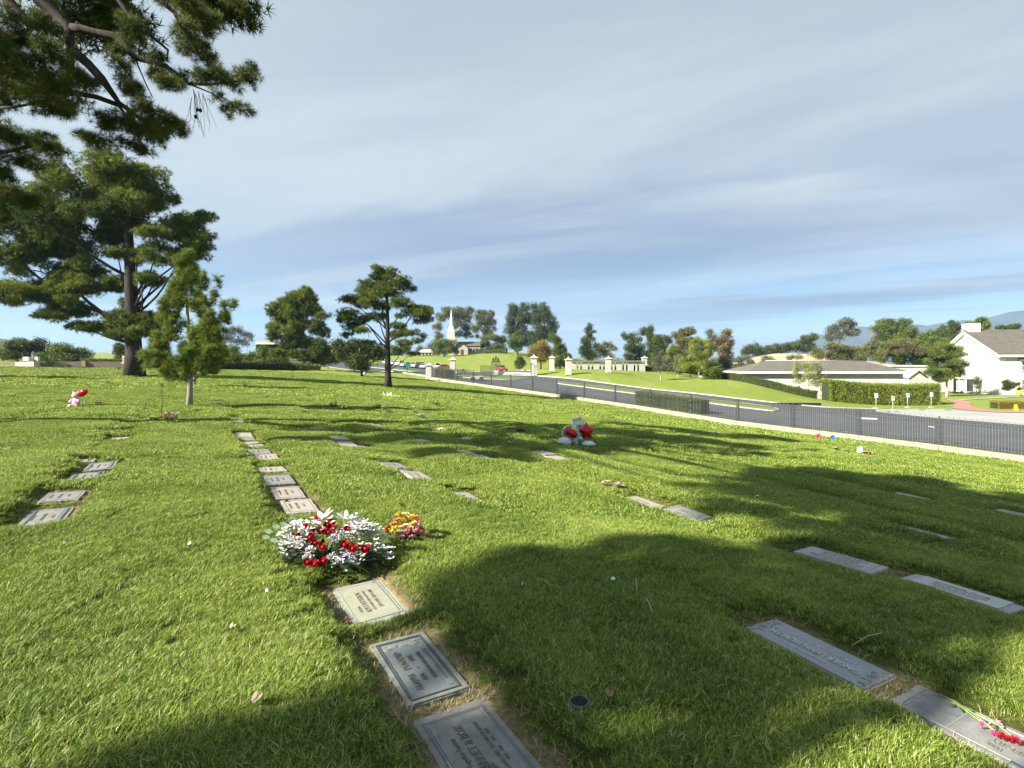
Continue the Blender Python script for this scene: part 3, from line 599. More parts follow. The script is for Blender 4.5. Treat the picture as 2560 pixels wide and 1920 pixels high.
for S in SLABS:
    x, y, hl, hw, an, st = S['x'], S['y'], S['hl'], S['hw'], S['an'], S['style']; m = place(x, y, an, hl, hw, .012 + .03 * min(1, max(0, (y - 4) / 5)))
    if st == 'far':
        side = 0 if x / y < -.40 else 1
        if far_mesh is None: o = slab_mesh(hl, hw, .07, .003).build('grave_slab', stones[0]); far_mesh = o
        else: o = far_mesh.copy(); COL.objects.link(o)
        o.matrix_world = m; o['label'], o['group'] = far_lab[side]; o['category'] = 'grave marker'; continue
    e = empty('grave_slab', (x, y, m.translation.z), S['label'], 'grave marker', S['group'] or 'flat grave slabs set in the lawn'); e.matrix_world = m
    if st in ('stone', 'frame'):
        sm = stones[S.get('tone', 0)]; slab_mesh(hl, hw, .09, .004).build('slab', sm, e)
        near = y < 11
        if near:
            frame('border', hl - .035, hw - .03, .012, .002, .0, stones[2] if S.get('tone') != 2 else bronze_l, e)
            nl = S.get('lines', 2)
            if st == 'frame':
                MBbox('raised_band', (0, -hw + .06, .004), (2 * hl - .08, .035, .008), M('slate_band', (.13, .16, .17), .5), e); MBbox('side_band', (0, hw - .045, .003), (2 * hl - .08, .02, .006), M('slate_band', (.13, .16, .17), .5), e)
            sp_ = (2 * hw - .12) / nl
            for q in range(nl):
                w_ = ('IN LOVING MEMORY', 'BELOVED FATHER', 'BELOVED MOTHER', 'TOGETHER FOREVER')[(fi + q) % 4] if q == 0 else ('ROSE M. ALVAREZ', 'JOHN T. HARRIS', 'ANNA B. KELLER', 'PAUL R. SMITH')[(fi + q) % 4] if q == 1 else ('1921 - 1998', '1934 - 2001', '1918 - 1987')[fi % 3]
                text(e, w_, 0, hw - .075 - sp_ * q, .030 if q != 1 else .042, letters_m, .0005)
        if S.get('stud'): MB().ball((hl - .07, hw - .06, .01), .018, 8, 5).build('stud', M('dark_stud', (.02, .016, .015), .6), e)
        fi += 1
    elif st == 'bronze':
        slab_mesh(hl, hw, .09, .003).build('slab', bronze_l, e)
        frame('rim', hl - .002, hw - .002, .026, .006, .0, bronze_l, e); frame('inner_rim', hl - .034, hw - .034, .010, .007, .0, bronze_d, e)
        MBbox('plate', (0, 0, .0012), (2 * hl - .09, 2 * hw - .09, .0024), bronze, e)
        # scenic relief at the far end: low hills
        mb = MB()
        for q in range(26): mb.ball((hl - .062 - random.uniform(0, .055), random.uniform(-hw + .05, hw - .05), .002), (random.uniform(.006, .016), random.uniform(.02, .045), .004), 7, 4)
        mb.build('scenic_relief', bronze_l, e)
        text(e, 'GLADYS', -.155, .058, .052, letters_d, .003, .002); text(e, 'DUNFORD', .075, .058, .052, letters_d, .003, .002)
        text(e, '1925', -.13, .004, .042, letters_d, .003, .002); text(e, '1998', .075, .004, .042, letters_d, .003, .002); MB().ball((-.03, .004, .004), (.01, .006, .003), 8, 4).build('emblem', letters_d, e)
        text(e, 'FOREVER IN OUR HEARTS', -.02, -.048, .030, letters_d, .003, .002)
        MBbox('ribbon', (-.03, -.094, .0035), (.46, .026, .003), bronze_l, e); text(e, 'BELOVED MOTHER AND GRANDMOTHER', -.03, -.094, .0225, letters_m, .0052, .0008)
    elif st == 'pale':
        slab_mesh(hl, hw, .09, .004).build('slab', pale_g, e); MBbox('panel', (0, -.002, .0012), (2 * hl - .11, 2 * hw - .09, .0024), pale_y, e)
        frame('border', hl - .045, hw - .036, .010, .005, .0, pale_g, e); MBbox('groove', (.0, -hw + .055, .003), (2 * hl - .14, .008, .004), letters_m, e)
        text(e, 'ROY E PATTERSON', -.01, .040, .052, letters_m, .0026, .0015); text(e, 'CALIFORNIA', -.12, .086, .024, letters_m, .0026, .001, name='lettering')
        text(e, 'CPL US MARINE CORPS WORLD WAR II', .0, -.004, .025, letters_m, .0026, .001); text(e, 'JULY 15 1921   SEPT 11 1978', .01, -.052, .034, letters_m, .0026, .0015)
    elif st == 'rose':
        slab_mesh(hl, hw, .09, .003).build('slab', stones[2], e); frame('border', hl - .05, hw - .035, .014, .003, .0, M('granite_dark_line', (.15, .15, .145), .7), e); frame('inner_border', hl - .068, hw - .053, .004, .004, .0, stone_l, e)
        MBbox('tan_strip', (-.10, hw - .042, .0022), (.26, .010, .004), tan_e, e)
        text(e, 'HARRIET & BOX', .05, .018, .058, letters_m, .0008, .0016); text(e, 'Together Forever', .05, .075, .034, letters_m, .0008, .0012)
        text(e, 'BELOVED WIFE   BELOVED HUSBAND', .03, -.062, .026, letters_m, .0008, .001); text(e, '1917 - 1984      1912 - 1990', .03, -.088, .024, letters_m, .0008, .001)
        mb = MB()
        for q in range(22): a = q * 2.4; rr_ = .0075 * math.sqrt(q); mb.ball((-.10 + rr_ * math.cos(a), .012 + rr_ * math.sin(a), .004), (.010, .008, .005), 6, 4)
        mb.build('rose_emblem', M('rose_bronze', (.12, .125, .085), .6), e)
    elif st == 'many':
        slab_mesh(hl, hw, .09, .003).build('slab', stone_l, e); MBbox('panel', (0, 0, .0015), (2 * hl - .13, 2 * hw - .03, .003), stones[0] if False else stone_l, e)
        for q in range(5): text(e, ('IN MEMORY OF OUR DEAR PARENTS', 'WHO WALK IN THE LIGHT OF THE LORD', 'MARGARET ANN   1909 - 1991', 'WILLIAM HENRY   1904 - 1988', 'AT REST IN THE ARMS OF HIS LOVE')[q], 0, .11 - q * .054, .036, letters_m, .003, .001)
    elif st == 'panel':
        slab_mesh(hl, hw, .09, .005).build('slab', stone_l, e); MBbox('panel', (0, -.002, .004), (2 * hl - .17, 2 * hw - .012, .008), M('marble_white', (.42, .425, .41), .5, (.35, .355, .34), 12), e)
        MBbox('shadow_line', (0, hw - .012, .0085), (2 * hl - .17, .004, .002), letters_d, e)
        text(e, 'ALWAYS IN OUR HEARTS', 0, .085, .034, letters_d, .008, .001); text(e, 'MARTIN LEWIS DAWSON', 0, .032, .046, letters_d, .008, .001); text(e, 'BELOVED HUSBAND AND FATHER', 0, -.022, .034, letters_d, .008, .001); text(e, 'MAY 4 1931   OCTOBER 19 1999', 0, -.07, .036, letters_d, .008, .001)
    elif st == 'mcbeth':
        slab_mesh(hl, hw, .09, .003).build('slab', tan_e, e); MBbox('plate', (0, 0, .003), (2 * hl - .02, 2 * hw - .018, .006), M('plate_slate', (.20, .215, .235), .45, (.25, .26, .27), 10, spec=.5), e)
        text(e, 'IN LOVING MEMORY OF', .02, .085, .032, letters_w, .006, .0015); text(e, 'GINGER LYNN MCBETH', 0, .020, .066, letters_w, .006, .0035, space=1.02)
        text(e, 'JUNE 10, 1951 - FEBRUARY 10, 2003', 0, -.065, .034, letters_w, .006, .0015)
        mb = MB(); ml = M('leaf_relief', (.30, .27, .24), .6, (.20, .20, .20), 30)
        for q in range(90):
            sx_ = random.choice((-1, 1)); u = sx_ * (hl - .012 - abs(random.gauss(0, .035))); v = random.uniform(-hw + .012, hw - .012); a = random.uniform(0, 6.28); l_ = random.uniform(.010, .02)
            mb.ball((u, v, .007), (l_ * abs(math.cos(a)) + .004, l_ * abs(math.sin(a)) + .004, .005), 5, 4)
        mb.build('leaf_relief', ml, e)
    elif st == 'carn':
        slab_mesh(hl, hw, .09, .003).build('slab', stones[2], e); frame('border', hl - .05, hw - .02, .014, .004, .0, M('granite_dark_line', (.15, .15, .145), .7), e); frame('inner_border', hl - .066, hw - .036, .006, .005, .0, stone_l, e)
        MBbox('dark_band', (-.22, hw - .030, .003), (.40, .018, .006), M('slate_band2', (.06, .08, .10), .4), e)
        MBbox('middle_line', (.25, 0, .001), (.004, .26, .002), stone_l, e)
        text(e, 'HENRY', .02, .03, .06, letters_m, .0008, .0018); text(e, '1922', .06, .085, .04, letters_m, .0008, .0015); text(e, 'GARCIA', -.25, .0, .06, letters_m, .0008, .0018); text(e, 'BELOVED', .05, -.06, .04, letters_m, .0008, .0015)
        CARN = m.copy()

# ------------------------------------------------------------------ flowers
def C(name, col, c2=None): return M('petal_' + name, col, .6, c2 or tuple(c * .7 for c in col), 30, spec=.2)
RED, WHITE, CREAM, PINK, YEL, ORG, LILAC, MAG, BLUE = C('red', (.42, .010, .018), (.20, .005, .010)), C('white', (.62, .61, .57), (.50, .50, .46)), C('cream', (.72, .70, .45)), C('pink', (.72, .30, .34), (.55, .18, .24)), C('yellow', (.75, .58, .06)), C('orange', (.70, .26, .08)), C('lilac', (.38, .36, .66)), C('magenta', (.60, .04, .17), (.70, .16, .30)), C('blue', (.05, .16, .55))
LEAF = M('bouquet_leaf', (.035, .085, .022), .5, (.06, .13, .03), 20); LEAFD = M('bouquet_leaf_dark', (.012, .028, .012), .6); LEAFP = M('bouquet_leaf_pale', (.16, .23, .13), .6, (.26, .33, .22), 20)
STEM = M('stem_green', (.16, .24, .07), .6, (.28, .34, .14), 20); WIRE = M('wire_dark', (.02, .02, .02), .5)
def petal(mb, c, d, up, l, w, curl=.3):
    d = Vector(d).normalized(); up = Vector(up).normalized(); s = d.cross(up).normalized(); c = Vector(c); V = []
    for f, ww, h in ((0, .25, 0), (.45, 1, curl * .25), (.8, .8, curl * .6), (1, .12, curl)):
        m_ = c + d * l * f + up * h * l; V += [m_ - s * w / 2 * ww, m_ + s * w / 2 * ww]
    mb.add(V, [(0, 1, 3, 2), (2, 3, 5, 4), (4, 5, 7, 6)], True)
def rose(parent, c, r, mat, name='rose', dirn=(0, 0, 1)):
    mb = MB(); c = Vector(c); q = Vector(dirn).normalized().to_track_quat('Z', 'Y').to_matrix(); mb.ball((0, 0, r * .35), (r * .38, r * .38, r * .5), 8, 6)
    for ring, (n, rad, tilt) in enumerate(((4, .25, 1.2), (5, .42, .9), (6, .58, .55))):
        for k in range(n):
            a = 2 * math.pi * k / n + ring * .5 + random.uniform(-.15, .15); d = Vector((math.cos(a), math.sin(a), tilt))
            petal(mb, Vector((math.cos(a) * r * rad * .6, math.sin(a) * r * rad * .6, 0)), d, Vector((-math.cos(a), -math.sin(a), .8)), r * (.75 + .12 * ring), r * .85, .35)
    mb.v = [tuple(q @ Vector(v) + c) for v in mb.v]; return mb.build(name, mat, parent)
def lily(parent, c, r, mat, dirn=(0, 0, 1), n=6, name='lily'):
    mb = MB(); c = Vector(c); q = Vector(dirn).normalized().to_track_quat('Z', 'Y').to_matrix()
    for k in range(n): a = 2 * math.pi * k / n + random.uniform(-.1, .1); petal(mb, (0, 0, 0), (math.cos(a), math.sin(a), .75), (-math.cos(a), -math.sin(a), .6), r, r * .36, -.25)
    mb.v = [tuple(q @ Vector(v) + c) for v in mb.v]; return mb.build(name, mat, parent)
def pompon(parent, c, r, mat, n=60, name='carnation', flat=.8):
    mb = MB(); c = Vector(c)
    for k in range(n):
        d = Vector((random.gauss(0, 1), random.gauss(0, 1), abs(random.gauss(0, .8)) + .1)).normalized(); up = Vector((random.gauss(0, 1), random.gauss(0, 1), random.gauss(0, 1)))
        petal(mb, c + Vector((d.x, d.y, d.z * flat)) * r * .3, d, up, r * random.uniform(.45, .7), r * .4, .2)
    return mb.build(name, mat, parent)
def spray(parent, p0, p1, n, s, mat, name='blossom_spray', sag=.0, spread=.02):
    """a stem carrying many little blossoms"""
    mb = MB(); p0 = Vector(p0); p1 = Vector(p1)
    for k in range(n):
        f = .25 + .75 * k / n; p = p0.lerp(p1, f) + Vector((0, 0, sag * math.sin(f * math.pi))) + Vector([random.gauss(0, spread) for _ in range(3)])
        for q in range(4): a = q * 1.57 + k; petal(mb, p, (math.cos(a), math.sin(a), .3), (0, 0, 1), s * random.uniform(.7, 1.2), s * .7, .2)
    o = mb.build(name, mat, parent); return o
def fern(mb, p0, p1, w, n=14, sag=.03):
    p0 = Vector(p0); p1 = Vector(p1); d = (p1 - p0).normalized(); s = d.cross(Vector((0, 0, 1))).normalized()
    for k in range(n):
        f = k / n; p = p0.lerp(p1, f) + Vector((0, 0, sag * math.sin(f * 3.14))); l_ = w * (1 - f * .75)
        for sg in (-1, 1): petal(mb, p, s * sg + d * .5, (0, 0, 1), l_, l_ * .16, -.15)
def lz(x, y): return gz(x, y)
# the big funeral spray: red roses, white lilies and pompons
bx, by, _ = hit(822, 1440); bz = gz(bx, by)
def bp(px, py, dY=0.0):
    """a point of the spray: photo position on the upright plane through it, dY nearer or farther"""
    dY += max(0, (1436 - py)) / 130 * .34; Y = by + dY; return (((px - CX) / FP * Y) - bx, dY, (CAMH - (py - HY) / FP * Y) - bz)
B = empty('funeral_spray', (bx, by, bz), 'large funeral spray of red roses, white lilies and white blossoms lying on the grass', 'flowers')
for (px, py, dy) in [(828, 1308, .12), (795, 1322, .1), (780, 1330, .02), (806, 1330, .02), (822, 1333, -.02), (835, 1322, .05), (860, 1325, .08), (870, 1325, .0), (778, 1345, -.05), (787, 1360, -.08), (810, 1370, -.12), (862, 1365, -.1), (884, 1374, -.12), (912, 1375, -.1), (765, 1318, .05), (818, 1315, .05), (743, 1338, .0), (840, 1340, -.04), (790, 1300, .14), (812, 1405, -.15), (790, 1412, -.16), (774, 1350, .02), (770, 1408, -.15)]:
    rose(B, bp(px, py, dy - .02), .041 if py > 1355 and px > 850 else .036, RED, 'rose', (random.uniform(-.5, .5), -.8, .8))
for (px, py, d) in [(808, 1298, (-.3, -.2, 1)), (865, 1300, (.1, -.1, 1)), (884, 1312, (.6, -.2, .8)), (812, 1312, (-.1, -.5, 1)), (898, 1322, (.8, -.2, .5))]: lily(B, bp(px, py, .12), .105, WHITE, d)
for (px, py, r_) in [(836, 1350, .06), (770, 1395, .055), (775, 1378, .05), (830, 1395, .05), (850, 1408, .05), (845, 1400, .04), (758, 1330, .05), (735, 1352, .05), (748, 1362, .05), (720, 1345, .04)]: pompon(B, bp(px, py, -.10), r_, WHITE, 46, 'white_pompon')
for (a, b, n, s, sg) in [((790, 1380), (690, 1340), 40, .016, .0), ((790, 1380), (700, 1362), 40, .016, .0), ((790, 1380), (725, 1372), 34, .016, .0), ((780, 1370), (715, 1322), 34, .015, .0), ((800, 1370), (735, 1300), 26, .016, .0), ((850, 1360), (925, 1330), 50, .014, .03), ((850, 1360), (945, 1330), 46, .013, .06),
                         ((850, 1360), (962, 1350), 46, .012, .12), ((860, 1380), (990, 1392), 40, .016, .05), ((850, 1390), (900, 1405), 34, .014, .0), ((790, 1390), (765, 1425), 20, .014, .0), ((840, 1400), (845, 1425), 16, .014, 0), ((800, 1340), (755, 1322), 24, .016, .0), ((845, 1350), (905, 1318), 40, .014, .02)]:
    spray(B, bp(*a, .02), bp(*b, random.uniform(-.08, .12)), int(n * 1.3), s * 1.9, WHITE, 'white_blossom_spray', sg, .026)
for (a, b) in [((850, 1380), (855, 1400)), ((860, 1385), (885, 1400)), ((840, 1345), (852, 1325)), ((740, 1320), (730, 1300))]: spray(B, bp(*a, -.12), bp(*b, -.12), 18, .012, LILAC, 'lilac_blossom_spray', 0, .026)
mb = MB()
for _ in range(420):
    a = random.uniform(0, 6.28); r_ = math.sqrt(random.random()); p_ = bp(822 + 115 * r_ * math.cos(a), 1375 + 38 * r_ * math.sin(a), random.uniform(-.12, .16)); p_ = (p_[0], p_[1], max(.01, p_[2] * .75))
    d = Vector((math.cos(a) + random.gauss(0, .4), random.gauss(0, .5), random.uniform(-.2, .7))); petal(mb, p_, d, (0, 0, 1), random.uniform(.05, .11), random.uniform(.015, .035), -.3)
mb.build('dark_leaves', LEAFD, B)
mb = MB()
for (a, b, w_) in [((840, 1400), (880, 1440), .07), ((850, 1395), (905, 1425), .07), ((870, 1375), (950, 1375), .06), ((860, 1360), (965, 1350), .05), ((770, 1400), (770, 1445), .05), ((840, 1370), (850, 1400), .04)]: fern(mb, bp(*a, -.05), bp(*b, -.12), w_)
for _ in range(160):
    a = random.uniform(0, 6.28); r_ = random.uniform(.6, 1.02); p_ = bp(815 + 120 * r_ * math.cos(a), 1368 + 50 * r_ * math.sin(a), random.uniform(-.1, .1)); petal(mb, (p_[0], p_[1], max(p_[2], .02)), (math.cos(a), random.gauss(0, .3), .5), (0, 0, 1), random.uniform(.04, .09), .018, -.2)
mb.build('fern_leaves', LEAF, B)
mb = MB()
for (px, py) in [(682, 1330), (675, 1344), (700, 1318), (720, 1312), (695, 1352), (770, 1425), (790, 1428)]: p_ = bp(px, py, .0); petal(mb, p_, (-1, -.3, .2), (0, -.7, 1), .06, .045, .1)
mb.build('broad_leaves', LEAFP, B)
# the loose yellow and pink bunch beside it
cx_, cy_, _ = hit(1015, 1352); cz_ = gz(cx_, cy_)
Bq = empty('flower_bunch', (cx_, cy_, cz_), 'loose bunch of yellow, peach and pink flowers standing right of the big funeral spray', 'flowers')
def cp(px, py, dY=0.0): dY += (1352 - py) / 65 * .12; Y = cy_ + dY; return (((px - CX) / FP * Y) - cx_, dY, (CAMH - (py - HY) / FP * Y) - cz_)
for (px, py, m_) in [(998, 1287, YEL), (1003, 1291, YEL), (1016, 1288, CREAM), (1028, 1296, YEL), (1036, 1297, ORG), (1045, 1302, ORG), (1012, 1318, CREAM), (1008, 1312, YEL), (985, 1314, ORG), (972, 1322, ORG), (968, 1330, ORG), (980, 1332, YEL), (996, 1325, YEL), (1045, 1316, PINK), (1040, 1330, PINK), (1020, 1346, RED), (1031, 1345, PINK), (1062, 1338, PINK), (1010, 1338, PINK), (1000, 1330, CREAM), (1022, 1305, YEL), (1038, 1310, CREAM), (992, 1303, ORG), (1026, 1322, PINK), (1018, 1298, CREAM), (1008, 1300, YEL), (1032, 1314, YEL), (1000, 1314, ORG), (1016, 1332, PINK), (988, 1322, YEL), (1005, 1346, PINK), (1040, 1342, RED), (1052, 1326, PINK), (1028, 1334, CREAM)]:
    (pompon if random.random() < .5 else rose)(Bq, cp(px, py, random.uniform(-.08, .08)), random.uniform(.034, .046), m_, name='flower')
mb = MB()
for _ in range(90):
    p_ = cp(1015 + random.uniform(-40, 42), 1338 + random.uniform(-22, 16), random.uniform(-.08, .08)); petal(mb, (p_[0], p_[1], max(p_[2], .01)), (random.gauss(0, 1), random.gauss(0, .6), .7), (0, 0, 1), random.uniform(.03, .06), .016, -.2)
for _ in range(14): a = cp(1015, 1354, random.uniform(-.03, .03)); b = cp(1015 + random.uniform(-38, 38), 1315 + random.uniform(-15, 15), 0); mb.tube([a, b], .002, 4)
mb.build('stems_and_leaves', LEAF, Bq)
# red carnations on the slab at the right
iv = CARN
def on(u, v, z): return iv @ Vector((u, v, z))
def slabuv(px, py):
    o_ = Vector((0, 0, CAMH)); d_ = Vector(((px - CX) / FP, 1, -(py - HY) / FP)); n_ = iv.to_3x3() @ Vector((0, 0, 1)); p0 = iv.translation
    t_ = (p0 - o_).dot(n_) / d_.dot(n_); return o_ + d_ * t_
c0 = slabuv(2480, 1840); CE = empty('carnations', c0, 'wilted red and pink carnations with long stems lying on the framed grey slab', 'flowers')
for (px, py, m_, r_) in [(2457, 1814, MAG, .020), (2496, 1815, PINK, .024), (2484, 1836, MAG, .022), (2504, 1845, RED, .028), (2522, 1852, RED, .024), (2538, 1856, RED, .030)]:
    q = slabuv(px, py + 5) - c0; pompon(CE, (q.x, q.y, q.z + .015), r_, m_, 50, 'carnation')
for k_, (a, b) in enumerate([((2350, 1738), (2455, 1812)), ((2388, 1755), (2482, 1832)), ((2350, 1740), (2420, 1785)), ((2370, 1750), (2500, 1843)), ((2420, 1775), (2535, 1850)), ((2470, 1815), (2494, 1818))]):
    qa = slabuv(*a) - c0; qb = slabuv(*b) - c0; mid = (qa + qb) / 2; MB().tube([qa + Vector((0, 0, .008)), mid + Vector((0, 0, .016 + .003 * k_)), qb + Vector((0, 0, .014))], .0032, 5).build('stem', STEM, CE)
mb = MB()
for k_ in range(12): q = slabuv(2390 + k_ * 9, 1765 + k_ * 6) - c0; petal(mb, (q.x, q.y, q.z + .012), (random.gauss(0, 1), random.gauss(0, 1), .1), (0, 0, 1), .06, .010, -.1)
mb.build('leaves', LEAF, CE)
# small tributes scattered over the lawn
def tribute(px, py, size, cols, label, leaf=LEAFD, tall=.7, n=16, wide=1.0, name='small_bouquet', cat='flowers'):
    x, y, _ = hit(px, py); z = gz(x, y); e = empty(name, (x, y, z), label, cat, 'bouquets and tributes on the lawn')
    for i_, c in enumerate(cols):
        mb = MB()
        for _ in range(max(3, n // len(cols))):
            a = random.uniform(0, 6.28); r_ = size * .5 * math.sqrt(random.random()); pc = Vector((r_ * math.cos(a) * wide, r_ * math.sin(a) * .6, size * tall * (.35 + .5 * random.random())))
            for q in range(6): b = q * 1.05 + a; petal(mb, pc, (math.cos(b), math.sin(b), .5), (0, 0, 1), size * .13, size * .12, .3)
        mb.build('blossoms', c, e)
    mb = MB()
    for _ in range(34):
        a = random.uniform(0, 6.28); r_ = size * .45 * random.random(); petal(mb, (r_ * math.cos(a) * wide, r_ * math.sin(a) * .6, random.uniform(0, size * tall * .5)), (math.cos(a), math.sin(a), random.uniform(.1, 1.2)), (0, 0, 1), size * .32, size * .1, -.2)
    mb.build('leaves', leaf, e); return e
BROWN = C('brown', (.16, .08, .05)); DK = C('dark', (.03, .03, .035)); GREY = C('grey', (.42, .42, .42))
T_ = [(834, 1018, .30, [BROWN, PINK], 'dark wilted bouquet at the left of the pair in the thin shadow'), (857, 1026, .30, [PINK, BROWN, CREAM], 'pinkish brown bouquet right beside the dark wilted one'), (759, 1034, .22, [WHITE, GREY], 'small white vase bouquet left of the dark pair'),
      (943, 1025, .32, [BROWN, DK], 'dark bouquet of a group of three below the far pine'), (962, 1026, .24, [CREAM, WHITE], 'pale middle bouquet of the group of three below the far pine'), (972, 1033, .24, [BROWN, PINK], 'reddish right bouquet of the group of three below the far pine'),
      (1036, 1033, .22, [GREY, WHITE], 'thin grey and white bouquet right of the group of three'), (1055, 1048, .30, [WHITE, WHITE, CREAM], 'white bouquet with loose petals in mid lawn'), (1038, 1001, .30, [WHITE, CREAM], 'white flowers with spreading stems right of the white pickets'),
      (1091, 1015, .32, [RED, CREAM], 'red vase with yellow-green flowers in mid lawn'), (1101, 1015, .14, [CREAM], 'tiny cream flower beside the red vase'), (1046, 978, .36, [WHITE, GREY], 'pale flowers in the shade right of the tall pine trunk'), (946, 977, .26, [PINK, RED], 'reddish flowers just left of the tall pine trunk'),
      (1034, 987, .2, [WHITE], 'low white flowers under the shade of the tall pine'), (1139, 973, .3, [DK, BROWN], 'dark tribute near the wall left of the white one'), (1143, 983, .24, [WHITE], 'upright white tribute below the dark one near the wall'),
      (1201, 997, .28, [WHITE, CREAM], 'white flowers near the wall left of centre'), (1203, 1015, .22, [BROWN, WHITE], 'brown and white flowers left of the centre lawn'), (1291, 985, .28, [WHITE, WHITE], 'white flowers at the end of the pine shadow near the wall'), (1265, 1024, .24, [PINK, CREAM], 'pinkish pale flowers in mid lawn below the gate'),
      (667, 995, .28, [WHITE], 'white flower heap by the far left lawn shadow'), (612, 966, .28, [WHITE, GREY], 'white flowers beyond the long shadow right of the young pine'), (548, 965, .26, [WHITE], 'white flowers just right of the thin trunk'), (500, 944, .3, [YEL, WHITE], 'yellow and white flowers in the far left lawn'),
      (820, 935, .34, [WHITE, PINK], 'small pale flowers near the far hedge'), (732, 945, .3, [DK, RED], 'dark small tribute in front of the dense pine'), (782, 948, .32, [CREAM, ORG], 'orange-yellow flowers right of the dense pine'), (926, 948, .4, [WHITE, PINK], 'white and pink flowers left of the tall pine near the road'), (940, 953, .34, [WHITE], 'second white flowers left of the tall pine near the road'),
      (245, 1013, .26, [CREAM, ORG], 'orange and cream flowers right of the pink balloons'), (99, 1027, .12, [WHITE], 'single white bloom in the left lawn'), (268, 959, .3, [WHITE, CREAM], 'white flowers in front of the big pine'), (155, 917, .4, [WHITE], 'white flowers at the foot of the left garden wall'), (115, 917, .4, [CREAM, YEL], 'yellow flowers at the foot of the left garden wall'),
      (80, 927, .4, [CREAM], 'pale yellow flowers in the far left lawn'), (298, 925, .45, [WHITE, DK], 'white and dark flowers left of the big pine trunk'), (172, 919, .5, [DK, BROWN], 'dark row of flowers at the foot of the left garden wall'),
      (1305, 1086, .30, [DK, BROWN], 'dark flowers lying in the shade left of the balloon tribute'), (1790, 1090, .28, [WHITE], 'white flowers alone in the broken shade right of the balloons'), (1513, 1219, .17, [CREAM, PINK], 'cream wilted flowers in the sunny lawn right of centre'), (1547, 1226, .15, [PINK, WHITE], 'pink and white flowers touching the cream wilted ones'),
      (2089, 1127, .24, [DK, WHITE], 'dark and white flowers near the fence, left of the pale wreath'), (2111, 1131, .22, [YEL, CREAM], 'pale yellow flowers right of the dark and white ones near the fence'), (2287, 1122, .22, [PINK, CREAM], 'pinkish flowers in front of the wall near the fence'), (2190, 1118, .12, [RED], 'tiny red bloom near the fence'),
      (1454, 1035, .2, [DK], 'dark small tribute right of centre below the road'), (1475, 1040, .2, [CREAM], 'pale small tribute beside the dark one below the road'), (1657, 1033, .26, [DK, RED], 'dark flowers at the wall by the clipped hedge'), (1488, 992, .3, [WHITE, DK], 'white and dark flowers at the wall before the hedge')]
for a in T_: tribute(a[0], a[1], a[2], a[3], a[4], name='small_bouquet')
# white and green bouquet with a metal hanger pole
E_ = tribute(427, 1058, .34, [WHITE, WHITE, CREAM, RED], 'full white bouquet with dark green leaves beside the long shadow', LEAF, .8, 60, 1.1, 'bouquet'); tribute(388, 1054, .22, [PINK, RED, CREAM], 'loose pink and red flowers left of the full white bouquet', LEAF, .5, 20, 1.4)
x, y, _ = hit(404, 1050); PZ = gz(x, y); e = empty('plant_hook', (x, y, PZ), 'thin black plant hook pole standing behind the bouquets', 'pole')
MB().tube([(0, 0, 0), (.01, 0, .45), (.015, 0, .85)], .007, 6).build('pole', WIRE, e); MB().tube([(.012, 0, .60), (-.05, 0, .62), (-.07, 0, .57)], .006, 6).build('hook', WIRE, e)
mb = MB()
for _ in range(26): a = random.uniform(0, 6.28); petal(mb, (.015, 0, .86 + random.uniform(-.05, .05)), (math.cos(a), math.sin(a), .6), (0, 0, 1), .07, .03, -.3)
mb.build('green_topper', LEAF, e)
# foil balloons
foil_r = M('foil_red', (.50, .006, .022), .16, (.40, .004, .016), 4, metal=.55, spec=.8); foil_p = M('foil_pink', (.70, .16, .22), .2, (.60, .10, .16), 4, metal=.4)
def puffy(poly, depth, n=5):
    """an inflated foil cushion with the outline POLY (x,z)"""
    cx0 = sum(p[0] for p in poly) / len(poly); cz0 = sum(p[1] for p in poly) / len(poly); vs = []; fs = []; m = len(poly)
    for sg in (-1, 1):
        b0 = len(vs)
        for k in range(n):
            f = 1 - k / n; h = depth * math.sqrt(max(0, 1 - f * f)) * sg
            for (x, z) in poly: vs.append((cx0 + (x - cx0) * f, h, cz0 + (z - cz0) * f))
        vs.append((cx0, depth * sg, cz0)); t_ = len(vs) - 1
        for k in range(n - 1):
            for i_ in range(m): a = b0 + k * m + i_; b = b0 + k * m + (i_ + 1) % m; fs.append((a, b, b + m, a + m))
        for i_ in range(m): fs.append((b0 + (n - 1) * m + i_, b0 + (n - 1) * m + (i_ + 1) % m, t_))
    return MB().add(vs, fs, True)
def starpoly(r, n=5, inner=.62, rot=0.3, sub=4):
    P = []
    for k in range(2 * n):
        a = math.pi * k / n + rot; q = r if k % 2 == 0 else r * inner; P.append((q * math.cos(a), q * math.sin(a)))
    out = []
    for i_ in range(len(P)):
        a, b, c_ = P[i_ - 1], P[i_], P[(i_ + 1) % len(P)]
        out += [((a[0] + b[0]) / 2 * .45 + b[0] * .55, (a[1] + b[1]) / 2 * .45 + b[1] * .55), b if i_ % 2 else (b[0] * .97, b[1] * .97), ((c_[0] + b[0]) / 2 * .45 + b[0] * .55, (c_[1] + b[1]) / 2 * .45 + b[1] * .55)]
    return out
tx, ty, _ = hit(1442, 1112); tz = gz(tx, ty)
def tp(px, py, dY=0.0): Y = ty + dY; return (((px - CX) / FP * Y) - tx, dY, (CAMH - (py - HY) / FP * Y) - tz)
s_ = ty / FP
def tw(name, label, cat, px, py, dY=0.0): q = tp(px, py, dY); return empty(name, (tx + q[0], ty + dY, gz(tx + q[0], ty + dY)), label, cat, 'the balloon tribute')
WBOARD = M('white_board', (.78, .77, .72), .6, (.70, .69, .64), 6); INK = M('ink_dark', (.05, .05, .05), .7)
e = tw('memorial_board', 'tall white lettered memorial board with photo panel at the centre of the balloon tribute', 'sign', 1446, 1112); h_ = (1112 - 1046) * s_
